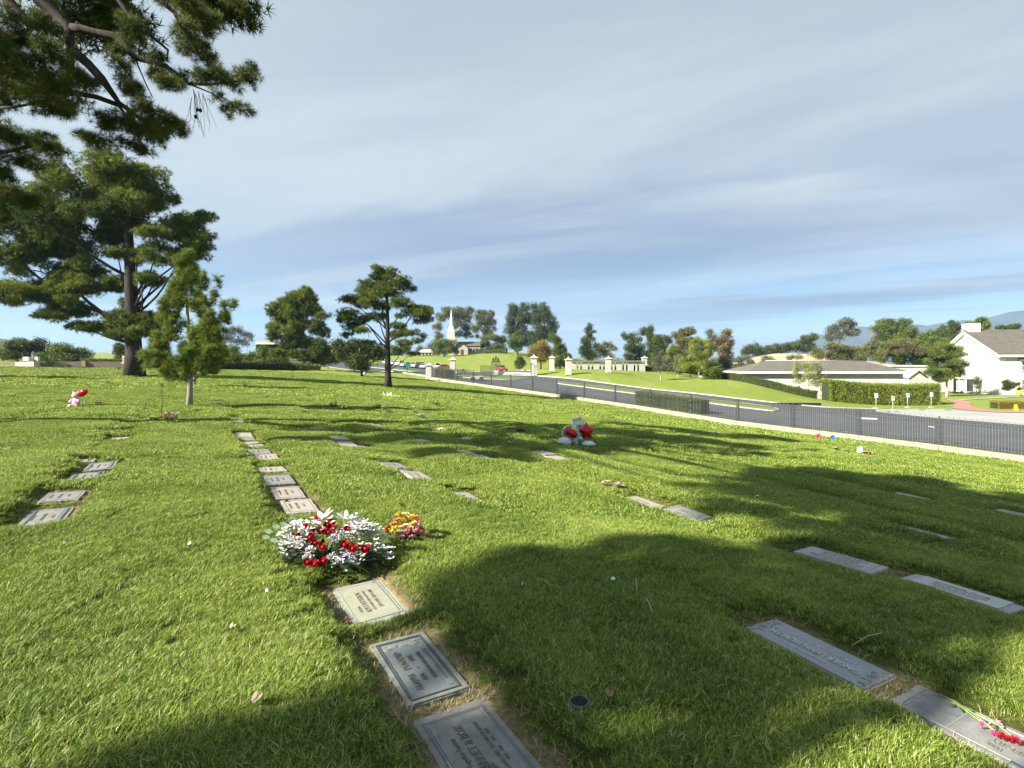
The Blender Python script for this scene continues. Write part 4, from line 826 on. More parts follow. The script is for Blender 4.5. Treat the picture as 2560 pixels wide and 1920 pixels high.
MB().box((0, 0, h_ * .30), (.13 * .9, .02, h_ * .6)).build('post_board', WBOARD, e); MB().box((.0, -.004, h_ * .80), (.30, .03, h_ * .36), taper=1.0).build('photo_panel', WBOARD, e)
MB().box((.045, -.022, h_ * .70), (.19, .004, h_ * .13)).build('photo', M('photo_print', (.20, .22, .15), .4, (.55, .50, .45), 22, lo=.45, hi=.55), e)
mb = MB()
for q in range(9): mb.ball((random.uniform(-.12, .05), random.uniform(-.02, .02), h_ * .98 + random.uniform(-.02, .05)), (.04, .03, .03), 6, 5)
mb.build('white_flowers', WHITE, e)
for q in range(4): text(e, ('In Loving', 'Memory', 'Always', 'In Our Hearts')[q], .02, 0, .045, INK, 0).matrix_local = Matrix.Translation((.02, -.014, h_ * (.52 - .085 * q))) @ Matrix.Rotation(math.pi / 2, 4, 'X')
MB().box((-.085, .0, h_ * .18), (.02, .02, h_ * .36)).build('stake', WBOARD, e)
def balloon(poly, depth, mat, label, px, py, dY, rz=0.0, name='foil_balloon'):
    q = tp(px, py, dY); o = puffy(poly, depth).build(name, mat); o.location = (tx + q[0], ty + dY, tz + q[2]); o.rotation_euler = (0, 0, rz); return tag(o, label, 'balloon', 'foil balloons')
balloon([(x * .95, z) for x, z in starpoly(.235, 5, .66, .35)], .09, foil_r, 'shiny red star-shaped foil balloon right of the white memorial board', 1466, 1079, -.05, .35)
balloon([(.15 * math.cos(a) * (1 + .12 * math.cos(3 * a)), .11 * math.sin(a) - .05 * math.cos(a)) for a in [i_ * .35 for i_ in range(18)]], .07, foil_r, 'creased red foil balloon left of the white memorial board', 1427, 1083, -.06)
e = tw('flower_wreath', 'round wicker wreath with white blossoms behind the creased red balloon', 'wreath', 1426, 1100, .06)
q = [(.20 * math.cos(a), 0, .27 + .20 * math.sin(a)) for a in [i_ * .2618 for i_ in range(25)]]; MB().tube(q, .022, 6).build('ring', M('wicker', (.42, .35, .20), .7, (.55, .5, .35), 20), e)
mb = MB()
for i_ in range(30): a = random.uniform(.2, 3.6); mb.ball((.2 * math.cos(a), random.uniform(-.03, .03), .27 + .2 * math.sin(a)), .024, 6, 4)
mb.build('blossoms', WHITE, e); MB().tube([(-.1, 0, 0), (-.08, 0, .1)], .008, 5).tube([(.1, 0, 0), (.08, 0, .1)], .008, 5).build('legs', WIRE, e)
def crumple(name, c, r, mat, label, cat, seed=1, grp='the balloon tribute'):
    random.seed(seed); mb = MB().ball((0, 0, r[2] * .8), r, 12, 8, .22); o = mb.build(name, mat); o.location = (c[0], c[1], gz(c[0], c[1])); tag(o, label, cat, grp); return o
plastic = M('white_plastic', (.60, .63, .64), .4, (.66, .70, .74), 9, .4, 20)
q = tp(1412, 1108, -.08); crumple('plastic_bag', (tx + q[0], ty - .08), (.15, .10, .11), plastic, 'crumpled white plastic bag at the left foot of the balloon tribute', 'bag', 3)
q = tp(1470, 1108, -.10); crumple('plastic_wrap', (tx + q[0], ty - .10), (.17, .09, .07), plastic, 'pale blue-white plastic wrap lying right of the green pot', 'bag', 4)
q = tp(1452, 1108, -.06); e = empty('green_pot', (tx + q[0], ty - .06, gz(tx + q[0], ty - .06)), 'green flower pot wrapped in pale foil under the star balloon', 'pot', 'the balloon tribute')
MB().tube([(0, 0, 0), (0, 0, .16)], [.05, .075], 12).build('pot', M('green_glaze', (.02, .22, .10), .35), e); MB().tube([(0, 0, .15), (0, 0, .21)], [.08, .06], 12).build('foil_collar', M('mint_foil', (.40, .62, .50), .3), e)
tribute(1403, 1107, .22, [CREAM, PINK, WHITE], 'small pale teddy-coloured bunch at the left end of the balloon tribute', LEAF, 1.0, 20)
tribute(1492, 1112, .16, [CREAM, BROWN], 'low dry flowers right of the balloon tribute', LEAF, .7, 14)
random.seed(11)
# pink teddy and balloons on the left lawn
tx2, ty2, _ = hit(190, 1018); tz2 = gz(tx2, ty2); s2 = ty2 / FP
e = empty('teddy_bear', (tx2, ty2, tz2), 'pink plush bear sitting at the left lawn grave under the balloon', 'toy'); pk_ = M('plush_pink', (.72, .46, .52), .9, (.62, .34, .42), 30, .5)
MB().ball((0, 0, .16), (.12, .10, .15), 12, 8).build('body', pk_, e); MB().ball((0, -.02, .37), (.10, .09, .09), 12, 8).build('head', pk_, e)
for sx_ in (-1, 1): MB().ball((.08 * sx_, 0, .46), .035, 8, 6).build('ear', pk_, e); MB().tube([(.09 * sx_, -.02, .24), (.15 * sx_, -.09, .16)], [.045, .035], 8).build('arm', pk_, e); MB().tube([(.07 * sx_, -.03, .06), (.10 * sx_, -.17, .05)], [.055, .05], 8).build('leg', pk_, e)
MB().ball((0, -.11, .35), (.035, .03, .03), 8, 6).build('muzzle', WHITE, e)
o = puffy([(x * 1.25, z * .75) for x, z in starpoly(.15, 6, .93, .2)], .07).build('foil_balloon', foil_r); o.location = (tx2 + 17 * s2, ty2, tz2 + 32 * s2 + .05); o.rotation_euler = (0, -.45, 0); tag(o, 'red patterned foil balloon tilted above the pink bear', 'balloon', 'foil balloons')
tribute(176, 1013, .2, [PINK, WHITE], 'pink and white flowers left of the plush bear', LEAF, 1.6, 26); tribute(207, 1019, .16, [WHITE, CREAM], 'white flowers right of the plush bear', LEAF, 1.2, 20)
# pinwheels and foil tributes near the fence
for (px, py, m_, lb) in [(2045, 1104, C('hotpink', (.70, .05, .16)), 'pink pinwheel on a short stick near the fence'), (2081, 1106, BLUE, 'blue pinwheel on a short stick near the fence')]:
    x, y, _ = hit(px, py); e = empty('pinwheel', (x, y, gz(x, y)), lb, 'pinwheel', 'pinwheels near the fence'); MB().tube([(0, 0, 0), (0, 0, .26)], .006, 5).build('stick', WIRE, e)
    for k in range(6):
        a = k * 1.047; mb = MB(); petal(mb, (0, -.02, .26), (math.cos(a), 0, math.sin(a)), (0, -1, 0), .13, .11, .25); mb.build('vane', m_, e)
x, y, _ = hit(2151, 1133); e = crumple('mint_balloon', (x, y), (.13, .08, .13), M('mint_plastic', (.45, .68, .68), .4), 'pale mint balloon resting on the grass beside red flowers near the fence', 'balloon', 5, None)
tribute(2170, 1140, .26, [RED, WHITE, RED], 'red and white flowers right of the mint balloon near the fence', LEAF, .7, 30)
random.seed(12)
# white letters-like picket row
x, y, _ = hit(978, 993); e = empty('mini_fence', (x, y, gz(x, y)), 'row of little white pickets standing in the lawn below the tall pine', 'small fence'); s3 = y / FP
for k in range(13): hh = (14, 9, 6, 12, 10, 13, 12, 4, 5, 4, 5, 4, 5)[k] * s3; MB().box(((k * 3.4 - 20) * s3, 0, hh / 2), (1.3 * s3, .012, hh)).build('picket', WBOARD, e)
MB().box((0, .012, .06), (42 * s3, .01, .025)).build('rail', WBOARD, e)
# seedling by the wall, litter, cone, leaf and stalks
tribute(1713, 1042, .34, [C('lime', (.30, .36, .04)), YEL], 'small yellow-green seedling shrub in front of the wall by the hedge', LEAF, 1.2, 26, .8, 'seedling', 'plant')
def litter(px, py, w_, label, mat=plastic, name='paper_scrap', cat='litter'):
    x, y, _ = hit(px, py); r_ = w_ * .75 * y / FP / 2; vs = []
    for k in range(7): a = k * .9; q = r_ * random.uniform(.6, 1.1); vs.append((q * math.cos(a), q * math.sin(a) * .8, random.uniform(0, .02)))
    vs.append((0, 0, .03)); mb = MB().add(vs, [(k, (k + 1) % 7, 7) for k in range(7)]); o = mb.build(name, mat); sol = o.modifiers.new('s', 'SOLIDIFY'); sol.thickness = .002; o.location = (x, y, gz(x, y) + .035); tag(o, label, cat, 'scraps on the lawn')
for a in [(475, 1372, 20, 'white paper scrap on the sunny grass left of the funeral spray'), (1533, 1462, 18, 'white paper scrap in the middle of the big shade'), (1895, 1247, 16, 'white scrap beyond the lit gap in the shade'), (160, 1372, 14, 'pale scrap on the sunny grass at far left'), (668, 1497, 16, 'small pale scrap left of the weathered green slab'), (725, 1012 + 122, 9, 'tiny white scrap right of the row of slabs'), (1305, 1476, 10, 'tiny white petal at the shadow border right of the slabs')]: litter(*a)
x, y, _ = hit(252 - 2, 1180); x, y, _ = hit(249, 1179)
def cone(x, y, z, label, L_=.09):
    mb = MB(); ml = M('cone_scale', (.10, .06, .045), .8, (.17, .11, .08), 30)
    for k in range(60):
        f = k / 60; a = k * 2.4; r_ = L_ * .36 * math.sin(math.pi * (.12 + .82 * f)); p_ = Vector(((f - .5) * L_, 0, 0)); d = Vector((.35, math.cos(a), math.sin(a))); petal(mb, p_ + Vector((0, math.cos(a), math.sin(a))) * r_ * .3, d, (-1, 0, 0), r_, L_ * .18, .3)
    o = mb.build('pine_cone', ml); o.location = (x, y, z); o.rotation_euler = (0, 0, random.uniform(0, 3)); tag(o, label, 'pine cone', 'pine cones')
cone(x, y, gz(x, y) + .05, 'pine cone lying on the corner of the framed slab in the left row')
x, y, _ = hit(306, 1153); cone(x, y, gz(x, y) + .04, 'dark pine cone in dry leaves at the head of the left row', .11)
x, y, _ = hit(1448, 1778); e = empty('vase_holder', (x, y, gz(x, y)), 'sunken grey vase ring half hidden in shaded grass at the bottom', 'vase holder')
rg = [(.045 * math.cos(a), .045 * math.sin(a), .022) for a in [i_ * .524 for i_ in range(13)]]; MB().tube(rg, .010, 6).build('rim', M('ring_metal', (.10, .095, .08), .7, (.05, .05, .045), 30, .3), e); MB().tube([(0, 0, -.02), (0, 0, .030)], [.040, .044], 12).build('well_plug', M('well_shade', (.006, .006, .007), .9), e)  # black plug stands for the shade inside the sunken ring
def dead_leaf(px, py, w_, label, mat):
    x, y, _ = hit(px, py); r_ = w_ * y / FP / 2; mb = MB()
    for sg in (-1, 1): petal(mb, (0, 0, 0), (1, sg * .5, .2), (0, 0, 1), r_ * 2, r_ * 1.2, .4)
    petal(mb, (0, 0, .005), (.2, 1, .3), (0, 0, 1), r_ * 1.4, r_, .5); o = mb.build('fallen_leaf', mat); o.location = (x, y, gz(x, y) + .035); tag(o, label, 'leaf', 'fallen leaves')
dead_leaf(1518, 1764, 20, 'brown curled leaf right of the sunken vase ring', M('leaf_brown', (.22, .10, .045), .7, (.32, .17, .10), 20))
dead_leaf(862, 1545, 14, 'dark red leaf against the weathered green slab', M('leaf_red', (.10, .02, .025), .7)); dead_leaf(630, 1775, 26, 'grey-brown curled bark strip on the lower left grass', M('bark_strip', (.26, .21, .15), .8))
for (px, py, w_) in [(575, 1586, 14)]: dead_leaf(px, py, w_, 'pale curled leaf on the sunny grass at lower left', M('leaf_pale', (.42, .38, .26), .8))
for k_, (a, b, lb) in enumerate([((1340, 1462), (1378, 1482), 'pale dry stalk at the shadow border left of the white scrap'), ((1588, 1458), (1592, 1490), 'upright dry stalk right of the white scrap in the shade'), ((1612, 1510), (1632, 1552), 'dry stalk lying lower right of the white scrap'), ((2130, 1610), (2205, 1608), 'long pale dry stalk behind the grey bronze plate')]):
    xa = hit(*a); xb = hit(*b); za = gz(xa[0], xa[1]) + .045; zb_ = gz(xb[0], xb[1]) + .05; MB().tube([(0, 0, 0), ((xb[0] - xa[0]) / 2, (xb[1] - xa[1]) / 2, .02 + (zb_ - za) / 2), (xb[0] - xa[0], xb[1] - xa[1], zb_ - za)], .0022, 5).build('dry_stalk', M('straw', (.50, .45, .28), .8)).location = (xa[0], xa[1], za)
    o = [q for q in COL.objects if q.name.startswith('dry_stalk')][-1]; tag(o, lb, 'stalk', 'dry stalks on the grass')
# ------------------------------------------------------------------ gate pillars, gate, signs
ash = M('pillar_stone', (.48, .455, .41), .8, (.38, .36, .32), 3, .3, 30); capm = M('pillar_cap', (.55, .52, .47), .8, (.45, .42, .37), 4)
def pillar(px, pyb, Y, hgt, w, label):
    x = (px - CX) / FP * Y; z = float(base(x, Y)); e = empty('gate_pillar', (x, Y, z), label, 'pillar', 'stone pillars of the entrance'); n = max(6, round(hgt * .82 / .28)); ch = hgt * .80 / n
    for k in range(n): MB().box((0, 0, ch * (k + .5)), (w * (1.08 if k == 0 else 1), w * (1.08 if k == 0 else 1), ch - .02)).build('stone_course', ash, e, bevel=.012)
    MB().box((0, 0, hgt * .40), (w * .9, w * .9, hgt * .79)).build('core', M('mortar', (.25, .23, .2)), e)
    MB().box((0, 0, hgt * .80 + .06), (w * 1.35, w * 1.35, .13)).build('cornice', capm, e); MB().box((0, 0, hgt * .86 + .03), (w * 1.2, w * 1.2, hgt * .09), taper=.18).build('cap', capm, e)
    MB().ball((0, 0, hgt * .95), hgt * .025, 8, 6).tube([(0, 0, hgt * .96), (0, 0, hgt)], [hgt * .012, .004], 6).build('finial', capm, e); return e
for a in [(1073, 947, 81, 2.5, .85, 'short stone pillar where the iron fence starts at the left'), (1132, 943, 80, 3.15, .78, 'tall stone pillar left of the open gate'), (1334.5, 939, 80, 3.15, .82, 'tall stone pillar right of the white forecourt'),
          (1380, 935, 85, 2.5, .70, 'short stone pillar just right of the tall right-hand one'), (1421, 937, 78, 2.6, .78, 'short stone pillar at the corner of the low white wall'), (1521, 932, 82, 2.5, .72, 'short stone pillar in front of the white pergola'), (1611, 920, 108, 2.5, .85, 'farthest short stone pillar at the end of the pergola')]: pillar(*a)
def gate_leaf(x0, x1, Y, pyb, pyt, label, crest=False):
    X0, X1 = (x0 - CX) / FP * Y, (x1 - CX) / FP * Y; z0 = CAMH - (pyb - HY) / FP * Y; h = (pyb - pyt) / FP * Y; e = empty('gate_leaf', ((X0 + X1) / 2, Y, z0), label, 'gate', 'iron gate'); w = X1 - X0; mb = MB()
    for s in (-1, 1): mb.box((s * w / 2, 0, h / 2), (.07, .07, h))
    for zz in (.06, h * .45, h - .04): mb.box((0, 0, zz), (w, .05, .05))
    mb.build('frame', irn, e)
    for k in range(1, 14): MB().box((-w / 2 + w * k / 14, 0, h / 2), (.035, .03, h)).build('bar', irn, e)
    if crest:
        mb = MB().box((0, 0, h + .06), (w * .95, .07, .14)).box((0, 0, h + .25), (w * .8, .05, .06))
        for s, q in ((-.28, .7), (0, 1), (.28, .7)): mb.ball((s * w, 0, h + .5 * q), (.13, .05, .34 * q), 8, 6)
        for k in range(9): mb.box((-w * .4 + w * .1 * k, 0, h + .2), (.03, .03, .25))
        mb.build('crest', M('crest_green', (.035, .05, .035), .6), e); MB().ball((0, -.03, h * .74), (.11, .04, .13), 8, 6).build('emblem', irn, e)
        for z_ in (h * .80, h * .63): MB().box((0, 0, z_), (w * .8, .04, .05)).build('rail', irn, e)
gate_leaf(1202, 1226, 79, 940, 914, 'low open gate leaf of the entrance, plain bars'); gate_leaf(1229, 1250, 80, 941, 904, 'tall ornamental gate leaf with a leafy crest on top', True)
mb = MB().box((0, 0, 1.0), (.08, .06, 2.0))
for k in range(7): mb.box((0, .3 * k, 1.0), (.03, .03, 1.9))
o = mb.box((0, .9, 1.95), (.05, 1.9, .06)).build('gate_leaf', irn); X_ = (1328 - CX) / FP * 79; o.location = (X_, 79, float(base(X_, 79))); tag(o, 'open gate leaf seen edge-on beside the tall right-hand pillar', 'gate', 'iron gate')
def post_sign(px, pyt, pyb, col, label, w=.36, hh=.48):
    x, y = G(px, pyb); z = float(base(x, y)); h = (pyb - pyt) / FP * y; e = empty('sign_post', (x, y, z), label, 'sign', 'parking signs'); MB().box((0, 0, .03), (.4, .4, .1)).build('footing', kerbm, e); MB().tube([(0, 0, 0), (0, 0, h)], .03, 6).build('post', M('galvanised', (.45, .47, .45), .5), e); MB().box((0, -.05, h - hh / 2), (w, .02, hh)).build('plate', col, e, bevel=.004)
    MB().box((0, -.064, h - hh * .35), (w * .5, .004, hh * .28)).build('pictogram', bluep, e)
sgw = M('sign_white', (.60, .62, .60), .5); sgb = M('sign_bluewhite', (.42, .58, .62), .5)
for a in [(2190, 983, 1021, sgw, 'white parking sign on a post farthest left in front of the tall hedge'), (2232, 990, 1026, M('sign_back', (.42, .45, .36), .5), 'parking sign standing nearest, lower than the others'), (2269, 983, 1019, sgb, 'pale blue parking sign third along the hedge'), (2328, 981, 1019, sgw, 'white parking sign near the brick path')]: post_sign(*a)
x, y = G(1240, 939.5); e = empty('notice_board', (x, y, gz(x, y)), 'white notice board on a low platform by the ornamental gate', 'sign'); MB().box((0, 0, .42), (.66, .05, .8)).build('board', sgw, e); MB().box((.0, .05, .04), (4.0, .8, .08)).build('platform', irn, e)
x, y = G(1229.5, 939.5); o = MB().ball((0, 0, .15), (.3, .25, .2), 10, 6).build('boulder', capm); o.location = (x, y, gz(x, y)); tag(o, 'round white boulder left of the notice board', 'boulder')
x, y, _ = hit(1018, 933); e = empty('teal_sign', (x, y, gz(x, y)), 'teal board sign low beside the left road behind pine branches', 'sign'); MB().box((0, 0, 1.1), (1.1, .06, .7)).build('board', M('teal', (.01, .16, .14), .5), e); MB().box((0, 0, .4), (.1, .1, .8)).build('post', irn, e)
x, y, _ = hit(911, 936); e = empty('stone_urn', (x, y, gz(x, y)), 'white stone urn standing left of the tall pine trunk', 'urn'); MB().tube([(0, 0, 0), (0, 0, .2), (0, 0, .5), (0, 0, 1.0), (0, 0, 1.15)], [.3, .22, .16, .34, .3], 12).build('urn', sgw, e)

# ------------------------------------------------------------------ vehicles
glass = M('car_glass', (.015, .02, .025), .12, spec=.8); tyre = M('tyre', (.012, .012, .012), .8); rimm = M('wheel_rim', (.35, .35, .36), .35, metal=.6); lampw = M('head_lamp', (.6, .6, .58), .2); lampr = M('tail_lamp', (.35, .01, .01), .25)
def car(px, py, rz, col, label, kind='sedan', xy=None, sc=1.0):
    x, y = xy or G(px, py); z = float(base(x, y)) + .05; e = empty('parked_car' if kind != 'truck' else 'parked_truck', (x, y, z), label, 'car' if kind != 'truck' else 'truck', 'vehicles in the cemetery', rz); e.scale = (sc,) * 3
    m = M('car_' + '_'.join(str(int(c * 100)) for c in col), col, .25, tuple(c * .9 for c in col), 3, spec=.6)
    prof = {'sedan': [(-2.2, .35), (-2.25, .75), (-2.1, .92), (-1.3, .98), (1.0, .95), (2.05, .80), (2.25, .6), (2.22, .32)], 'suv': [(-2.3, .4), (-2.35, 1.0), (-2.2, 1.1), (1.1, 1.1), (2.1, .98), (2.3, .75), (2.28, .38)], 'truck': [(-2.6, .5), (-2.6, 1.1), (-.5, 1.1), (-.4, 1.15), (1.4, 1.12), (2.4, 1.02), (2.55, .5)]}[kind]
    cab = {'sedan': [(-1.75, .95), (-1.1, 1.42), (.25, 1.44), (1.05, .95)], 'suv': [(-2.2, 1.08), (-1.95, 1.68), (.4, 1.70), (1.15, 1.08)], 'truck': [(-.45, 1.12), (-.35, 1.75), (.75, 1.77), (1.35, 1.12)]}[kind]
    MB().prism(prof, -.88, .88).build('body', m, e, bevel=.08)
    gb = MB(); n = len(cab); vs = [(p[0], -.80 if p[1] < cab[0][1] + .1 else -.66, p[1]) for p in cab] + [(p[0], .80 if p[1] < cab[0][1] + .1 else .66, p[1]) for p in cab]
    gb.add(vs, [tuple(range(n)), tuple(reversed(range(n, 2 * n)))] + [(i_, i_ + n, (i_ + 1) % n + n, (i_ + 1) % n) for i_ in range(n)]).build('windows', glass, e, bevel=.03)
    MB().box(((cab[1][0] + cab[2][0]) / 2, 0, cab[1][1] + .015), (cab[2][0] - cab[1][0] + .1, 1.36, .07)).build('roof', m, e, bevel=.025)
    for p0, p1 in ((cab[0], cab[1]), (cab[2], cab[3])):
        for s in (-1, 1): MB().tube([(p0[0], s * (.80 if p0 is cab[0] else .66), p0[1]), (p1[0], s * (.66 if p0 is cab[0] else .80), p1[1])], .045, 5).build('window_pillar', m, e)
    for sx_ in (-1.4, 1.4):
        for s in (-.82, .82):
            w_ = MB().tube([(sx_, s - .1, .33), (sx_, s + .1, .33)], .33, 14, smooth=False).build('wheel', tyre, e); MB().tube([(sx_, s - .105, .33), (sx_, s + .105, .33)], .2, 10, smooth=False).build('rim', rimm, w_)
    for s in (-.62, .62): MB().box((prof[-2][0] - .03, s, .68), (.08, .34, .14)).build('headlight', lampw, e); MB().box((prof[1][0] + .02, s, .78), (.08, .28, .16)).build('tail_lamp', lampr, e)
    return e
PI = math.pi
for a in [(968, 910, 1.2, (.62, .63, .64), 'white car farthest left in the parked row beyond the left road', 'sedan'), (988, 912.5, 1.25, (.60, .61, .62), 'white car second from the left in the parked row'), (1002, 916, 1.25, (.64, .64, .64), 'white car third in the parked row', 'suv'), (1015, 917.5, 1.25, (.55, .56, .58), 'silver-white car fourth in the parked row, next to the dark red one', 'sedan'),
          (1028, 919, 1.3, (.22, .02, .03), 'dark red car in the middle of the parked row', 'sedan'), (1041, 920, 1.3, (.60, .60, .58), 'white van-like car right of the dark red one', 'suv'), (1053, 921, 1.3, (.03, .03, .035), 'black car behind the short left pillar', 'suv'), (1064, 922, 1.3, (.62, .62, .60), 'white car close left of the short pillar', 'sedan'),
          (1092, 924, .15, (.58, .60, .62), 'white pickup above the dark hedge between the two left pillars', 'truck'), (1114, 925, .1, (.22, .05, .035), 'rusty red car above the dark hedge touching the tall left pillar', 'sedan')]: car(*a)
car(1151, 938, 1.0, (.62, .62, .60), 'white utility truck right of the tall left pillar', 'truck', None, .5)
car(1253, 928.5, -1.15, (.50, .02, .025), 'bright red car standing just behind the ornamental gate', 'sedan')
e = empty('utility_cart', (*G(1193, 953), 0), 'small dark utility cart behind the fence on the near lane', 'cart'); e.location.z = float(base(e.location.x, e.location.y)) + .05
MB().box((0, 0, .55), (1.5, .8, .25)).build('bed', M('cart_white', (.5, .5, .48), .6), e); MB().box((-.4, 0, .8), (.5, .7, .3)).build('seat', irn, e); MB().tube([(.5, 0, .6), (.35, 0, 1.05)], .03, 5).build('steering_column', irn, e)
for sx_ in (-.55, .55):
    for s in (-.4, .4): MB().tube([(sx_, s - .07, .28), (sx_, s + .07, .28)], .28, 12, smooth=False).build('wheel', tyre, e)
car(0, 0, .2, (.55, .57, .60), 'silver car at the far left behind the garden wall', 'suv', ((-5 - CX) / FP * 120, 120), 1.0); car(0, 0, .2, (.66, .66, .64), 'white car just right of the silver one behind the garden wall', 'suv', ((14 - CX) / FP * 140, 140), 1.0)

# ------------------------------------------------------------------ the white house with the gable
white = M('house_white', (.50, .495, .455), .8, (.45, .44, .405), .8, .15, 12); trim = M('trim_white', (.70, .70, .67), .6); shingle = M('roof_shingle', (.070, .064, .056), .9, (.110, .098, .083), 1.6, .5, 9, stretch=(1, 1, 3)); shingle_g = M('roof_grey', (.085, .080, .068), .9, (.12, .112, .092), 1.2, .5, 9)
dark = M('window_dark', (.02, .025, .03), .15, spec=.6)
H = empty('white_house', (74.8, 86, -3.0), 'large white two-storey house with brown shingle roof and broad gable at the right border', 'house'); H.rotation_euler = (0, 0, math.atan2(-.24, .97)); ZH = 3.0
e_, ap, dp = 6.35, 10.3, 18.9
MB().prism([(0, 0), (dp, 0), (dp, e_), (dp / 2, ap), (0, e_)], 0, 30, 'x').build('wall', white, H)
for s in (0, 1):
    y0, y1 = (-.55, dp / 2) if s == 0 else (dp + .55, dp / 2); z0 = e_ - .22; vs = []
    for x in (-.35, 30.3):
        for dz in (.10, .32): vs += [(x, y0, z0 + dz), (x, y1, ap + dz)]
    MB().add(vs, [(0, 1, 3, 2), (4, 6, 7, 5), (0, 4, 5, 1), (2, 3, 7, 6), (0, 2, 6, 4), (1, 5, 7, 3)]).build('roof', shingle, H)
    vs = []
    for x in (-.40, -.06):
        for dz in (-.42, .12): vs += [(x, y0, z0 + dz), (x, y1, ap + dz)]
    MB().add(vs, [(0, 1, 3, 2), (4, 6, 7, 5), (0, 4, 5, 1), (2, 3, 7, 6), (0, 2, 6, 4), (1, 5, 7, 3)]).build('rake_board', trim, H)
    for k in range(12 if s else 0): f = (k + 1) / 13; MB().box((-.5, y0 + (y1 - y0) * f, z0 + (ap - z0) * f - .35), (.14, .3, .16)).build('dentil', M('dentil_grey', (.34, .34, .32), .8), H)
MB().box((15, -.42, e_ - .32), (30.6, .7, .30)).build('cornice', trim, H); MB().box((15, -.62, e_ - .14), (30.7, .2, .10)).build('gutter', M('gutter_grey', (.16, .16, .15), .6), H)
MB().box((.9, dp / 2 + .2, ap + .35), (1.7, 2.2, 2.1)).build('chimney', white, H)
for k in range(9): MB().box((.45, -.03, .5 + k * .62), (.9, .07, .42)).build('quoin', trim, H, bevel=.01)
D_ = MB().box((7.5, 1.8, e_ + 1.0), (5.0, 2.6, .95)).build('dormer', trim, H)
MB().box((7.5, .45, e_ + 1.0), (4.2, .05, .6)).build('dormer_window', M('dormer_grey', (.40, .40, .38), .6), D_)
def win(x, z, w_, h_, side='front', shut=True, y=0):
    def bxx(nm, dx, dz, ww, hh, dpt, t_, m_, par):
        c = (x + dx, -t_, z + dz) if side == 'front' else (-t_, x + dx, z + dz); d = (ww, dpt, hh) if side == 'front' else (dpt, ww, hh); return MB().box(c, d).build(nm, m_, par)
    f = bxx('window', 0, 0, w_, h_, .08, .02, dark, H); bxx('sill', 0, -h_ / 2 - .06, w_ + .3, .12, .22, .08, trim, f)
    for q in (-1, 0, 1): bxx('muntin', q * w_ / 3, 0, .05, h_, .04, .08, trim, f)
    bxx('muntin', 0, 0, w_, .05, .04, .08, trim, f)
    if shut:
        for q in (-1, 1): bxx('shutter', q * (w_ / 2 + .22), 0, .4, h_, .06, .05, M('shutter_sage', (.40, .42, .36), .7), f)
win(3.4, 1.45, .8, 1.3, 'side'); win(3.6, 4.6, 1.2, 1.5); win(7.4, 4.6, 1.2, 1.5); win(3.6, 1.6, 1.2, 1.6); win(11, 4.6, 1.2, 1.5)
MB().add([(2.4, -.02, 5.75), (4.9, -.02, 5.75), (4.9, -1.1, 5.1), (2.4, -1.1, 5.1)], [(0, 1, 2, 3)]).build('awning', M('awning_green', (.05, .075, .06), .8), H)
# sunroom of glass doors on the gable side
SR = empty('sunroom', (0, 0, 0)); SR.parent = H
MB().box((-.6, 10.9, 2.45), (1.5, 8.2, .22)).build('roof', trim, SR); MB().box((-.6, 10.9, .15), (1.2, 8.0, .3)).build('plinth', trim, SR); MB().box((-.55, 10.9, 1.3), (.9, 7.7, 2.0)).build('glazing', dark, SR)
for k in range(5): MB().box((-1.08, 7.1 + k * 1.9, 1.3), (.16, .26, 2.2)).build('column', trim, SR)
for k in range(4):
    for q in range(1, 4): MB().box((-1.03, 7.1 + k * 1.9 + q * .475, 1.3), (.05, .06, 2.1)).build('muntin', trim, SR)
    for q in range(1, 6): MB().box((-1.03, 8.05 + k * 1.9, .3 + q * .36), (.05, 1.9, .05)).build('muntin', trim, SR)
# ------------------------------------------------------------------ the low white hall
def block(parent, name, x0, x1, y0, y1, z0, z1, mat=white): return MB().box(((x0 + x1) / 2, (y0 + y1) / 2, (z0 + z1) / 2), (x1 - x0, y1 - y0, z1 - z0)).build(name, mat, parent)
HL = empty('low_hall', (32.9, 78, -3.0), 'long low white hall with dark hipped roof behind the hedges', 'building'); HL.rotation_euler = (0, 0, -.02); LN = 21.3
block(HL, 'wall', 0, LN, 0, 8, -.5, 3.45); block(HL, 'eave', -.5, LN + .5, -.6, 8.6, 3.45, 3.75, trim); block(HL, 'frieze', -.08, LN + .08, -.10, 8, 2.85, 2.95, M('frieze_grey', (.42, .42, .40), .8))
MB().add([(-.5, -.6, 3.754), (LN + .5, -.6, 3.754), (LN + .5, 8.6, 3.754), (-.5, 8.6, 3.754), (4.1, 4, 5.25), (LN - 3, 4, 5.25)], [(0, 1, 5, 4), (1, 2, 5), (2, 3, 4, 5), (3, 0, 4), (3, 2, 1, 0)]).build('roof', shingle_g, HL)
MB().tube([(4.1, 4, 5.27), (LN - 3, 4, 5.27)], .09, 5).build('ridge_cap', M('ridge_grey', (.30, .29, .27), .8), HL)
for k in range(3): f = MB().box((5.4 + k * .75, -.03, 1.2), (.38, .08, .95)).build('window', dark, HL); MB().box((5.4 + k * .75, -.06, .68), (.5, .14, .08)).build('sill', trim, f)
AN = empty('flat_annex', (32.5, 91, -2.9), 'low flat-roofed white annex at the left end of the hall', 'building'); AN.rotation_euler = (0, 0, .4)
block(AN, 'wall', 0, 13, 0, 10, -2, 2.4); block(AN, 'parapet', -.15, 13.15, -.15, 10, 2.4, 2.62, trim); block(AN, 'roof_unit', 5.5, 7, 3, 4.5, 2.62, 3.4, M('unit_grey', (.4, .4, .38))); MB().add([(1, .5, 2.63), (12, .5, 2.63), (12, 6, 2.85), (1, 6, 2.85)], [(0, 1, 2, 3)]).build('roof', M('roof_slate', (.17, .18, .21), .8), AN)
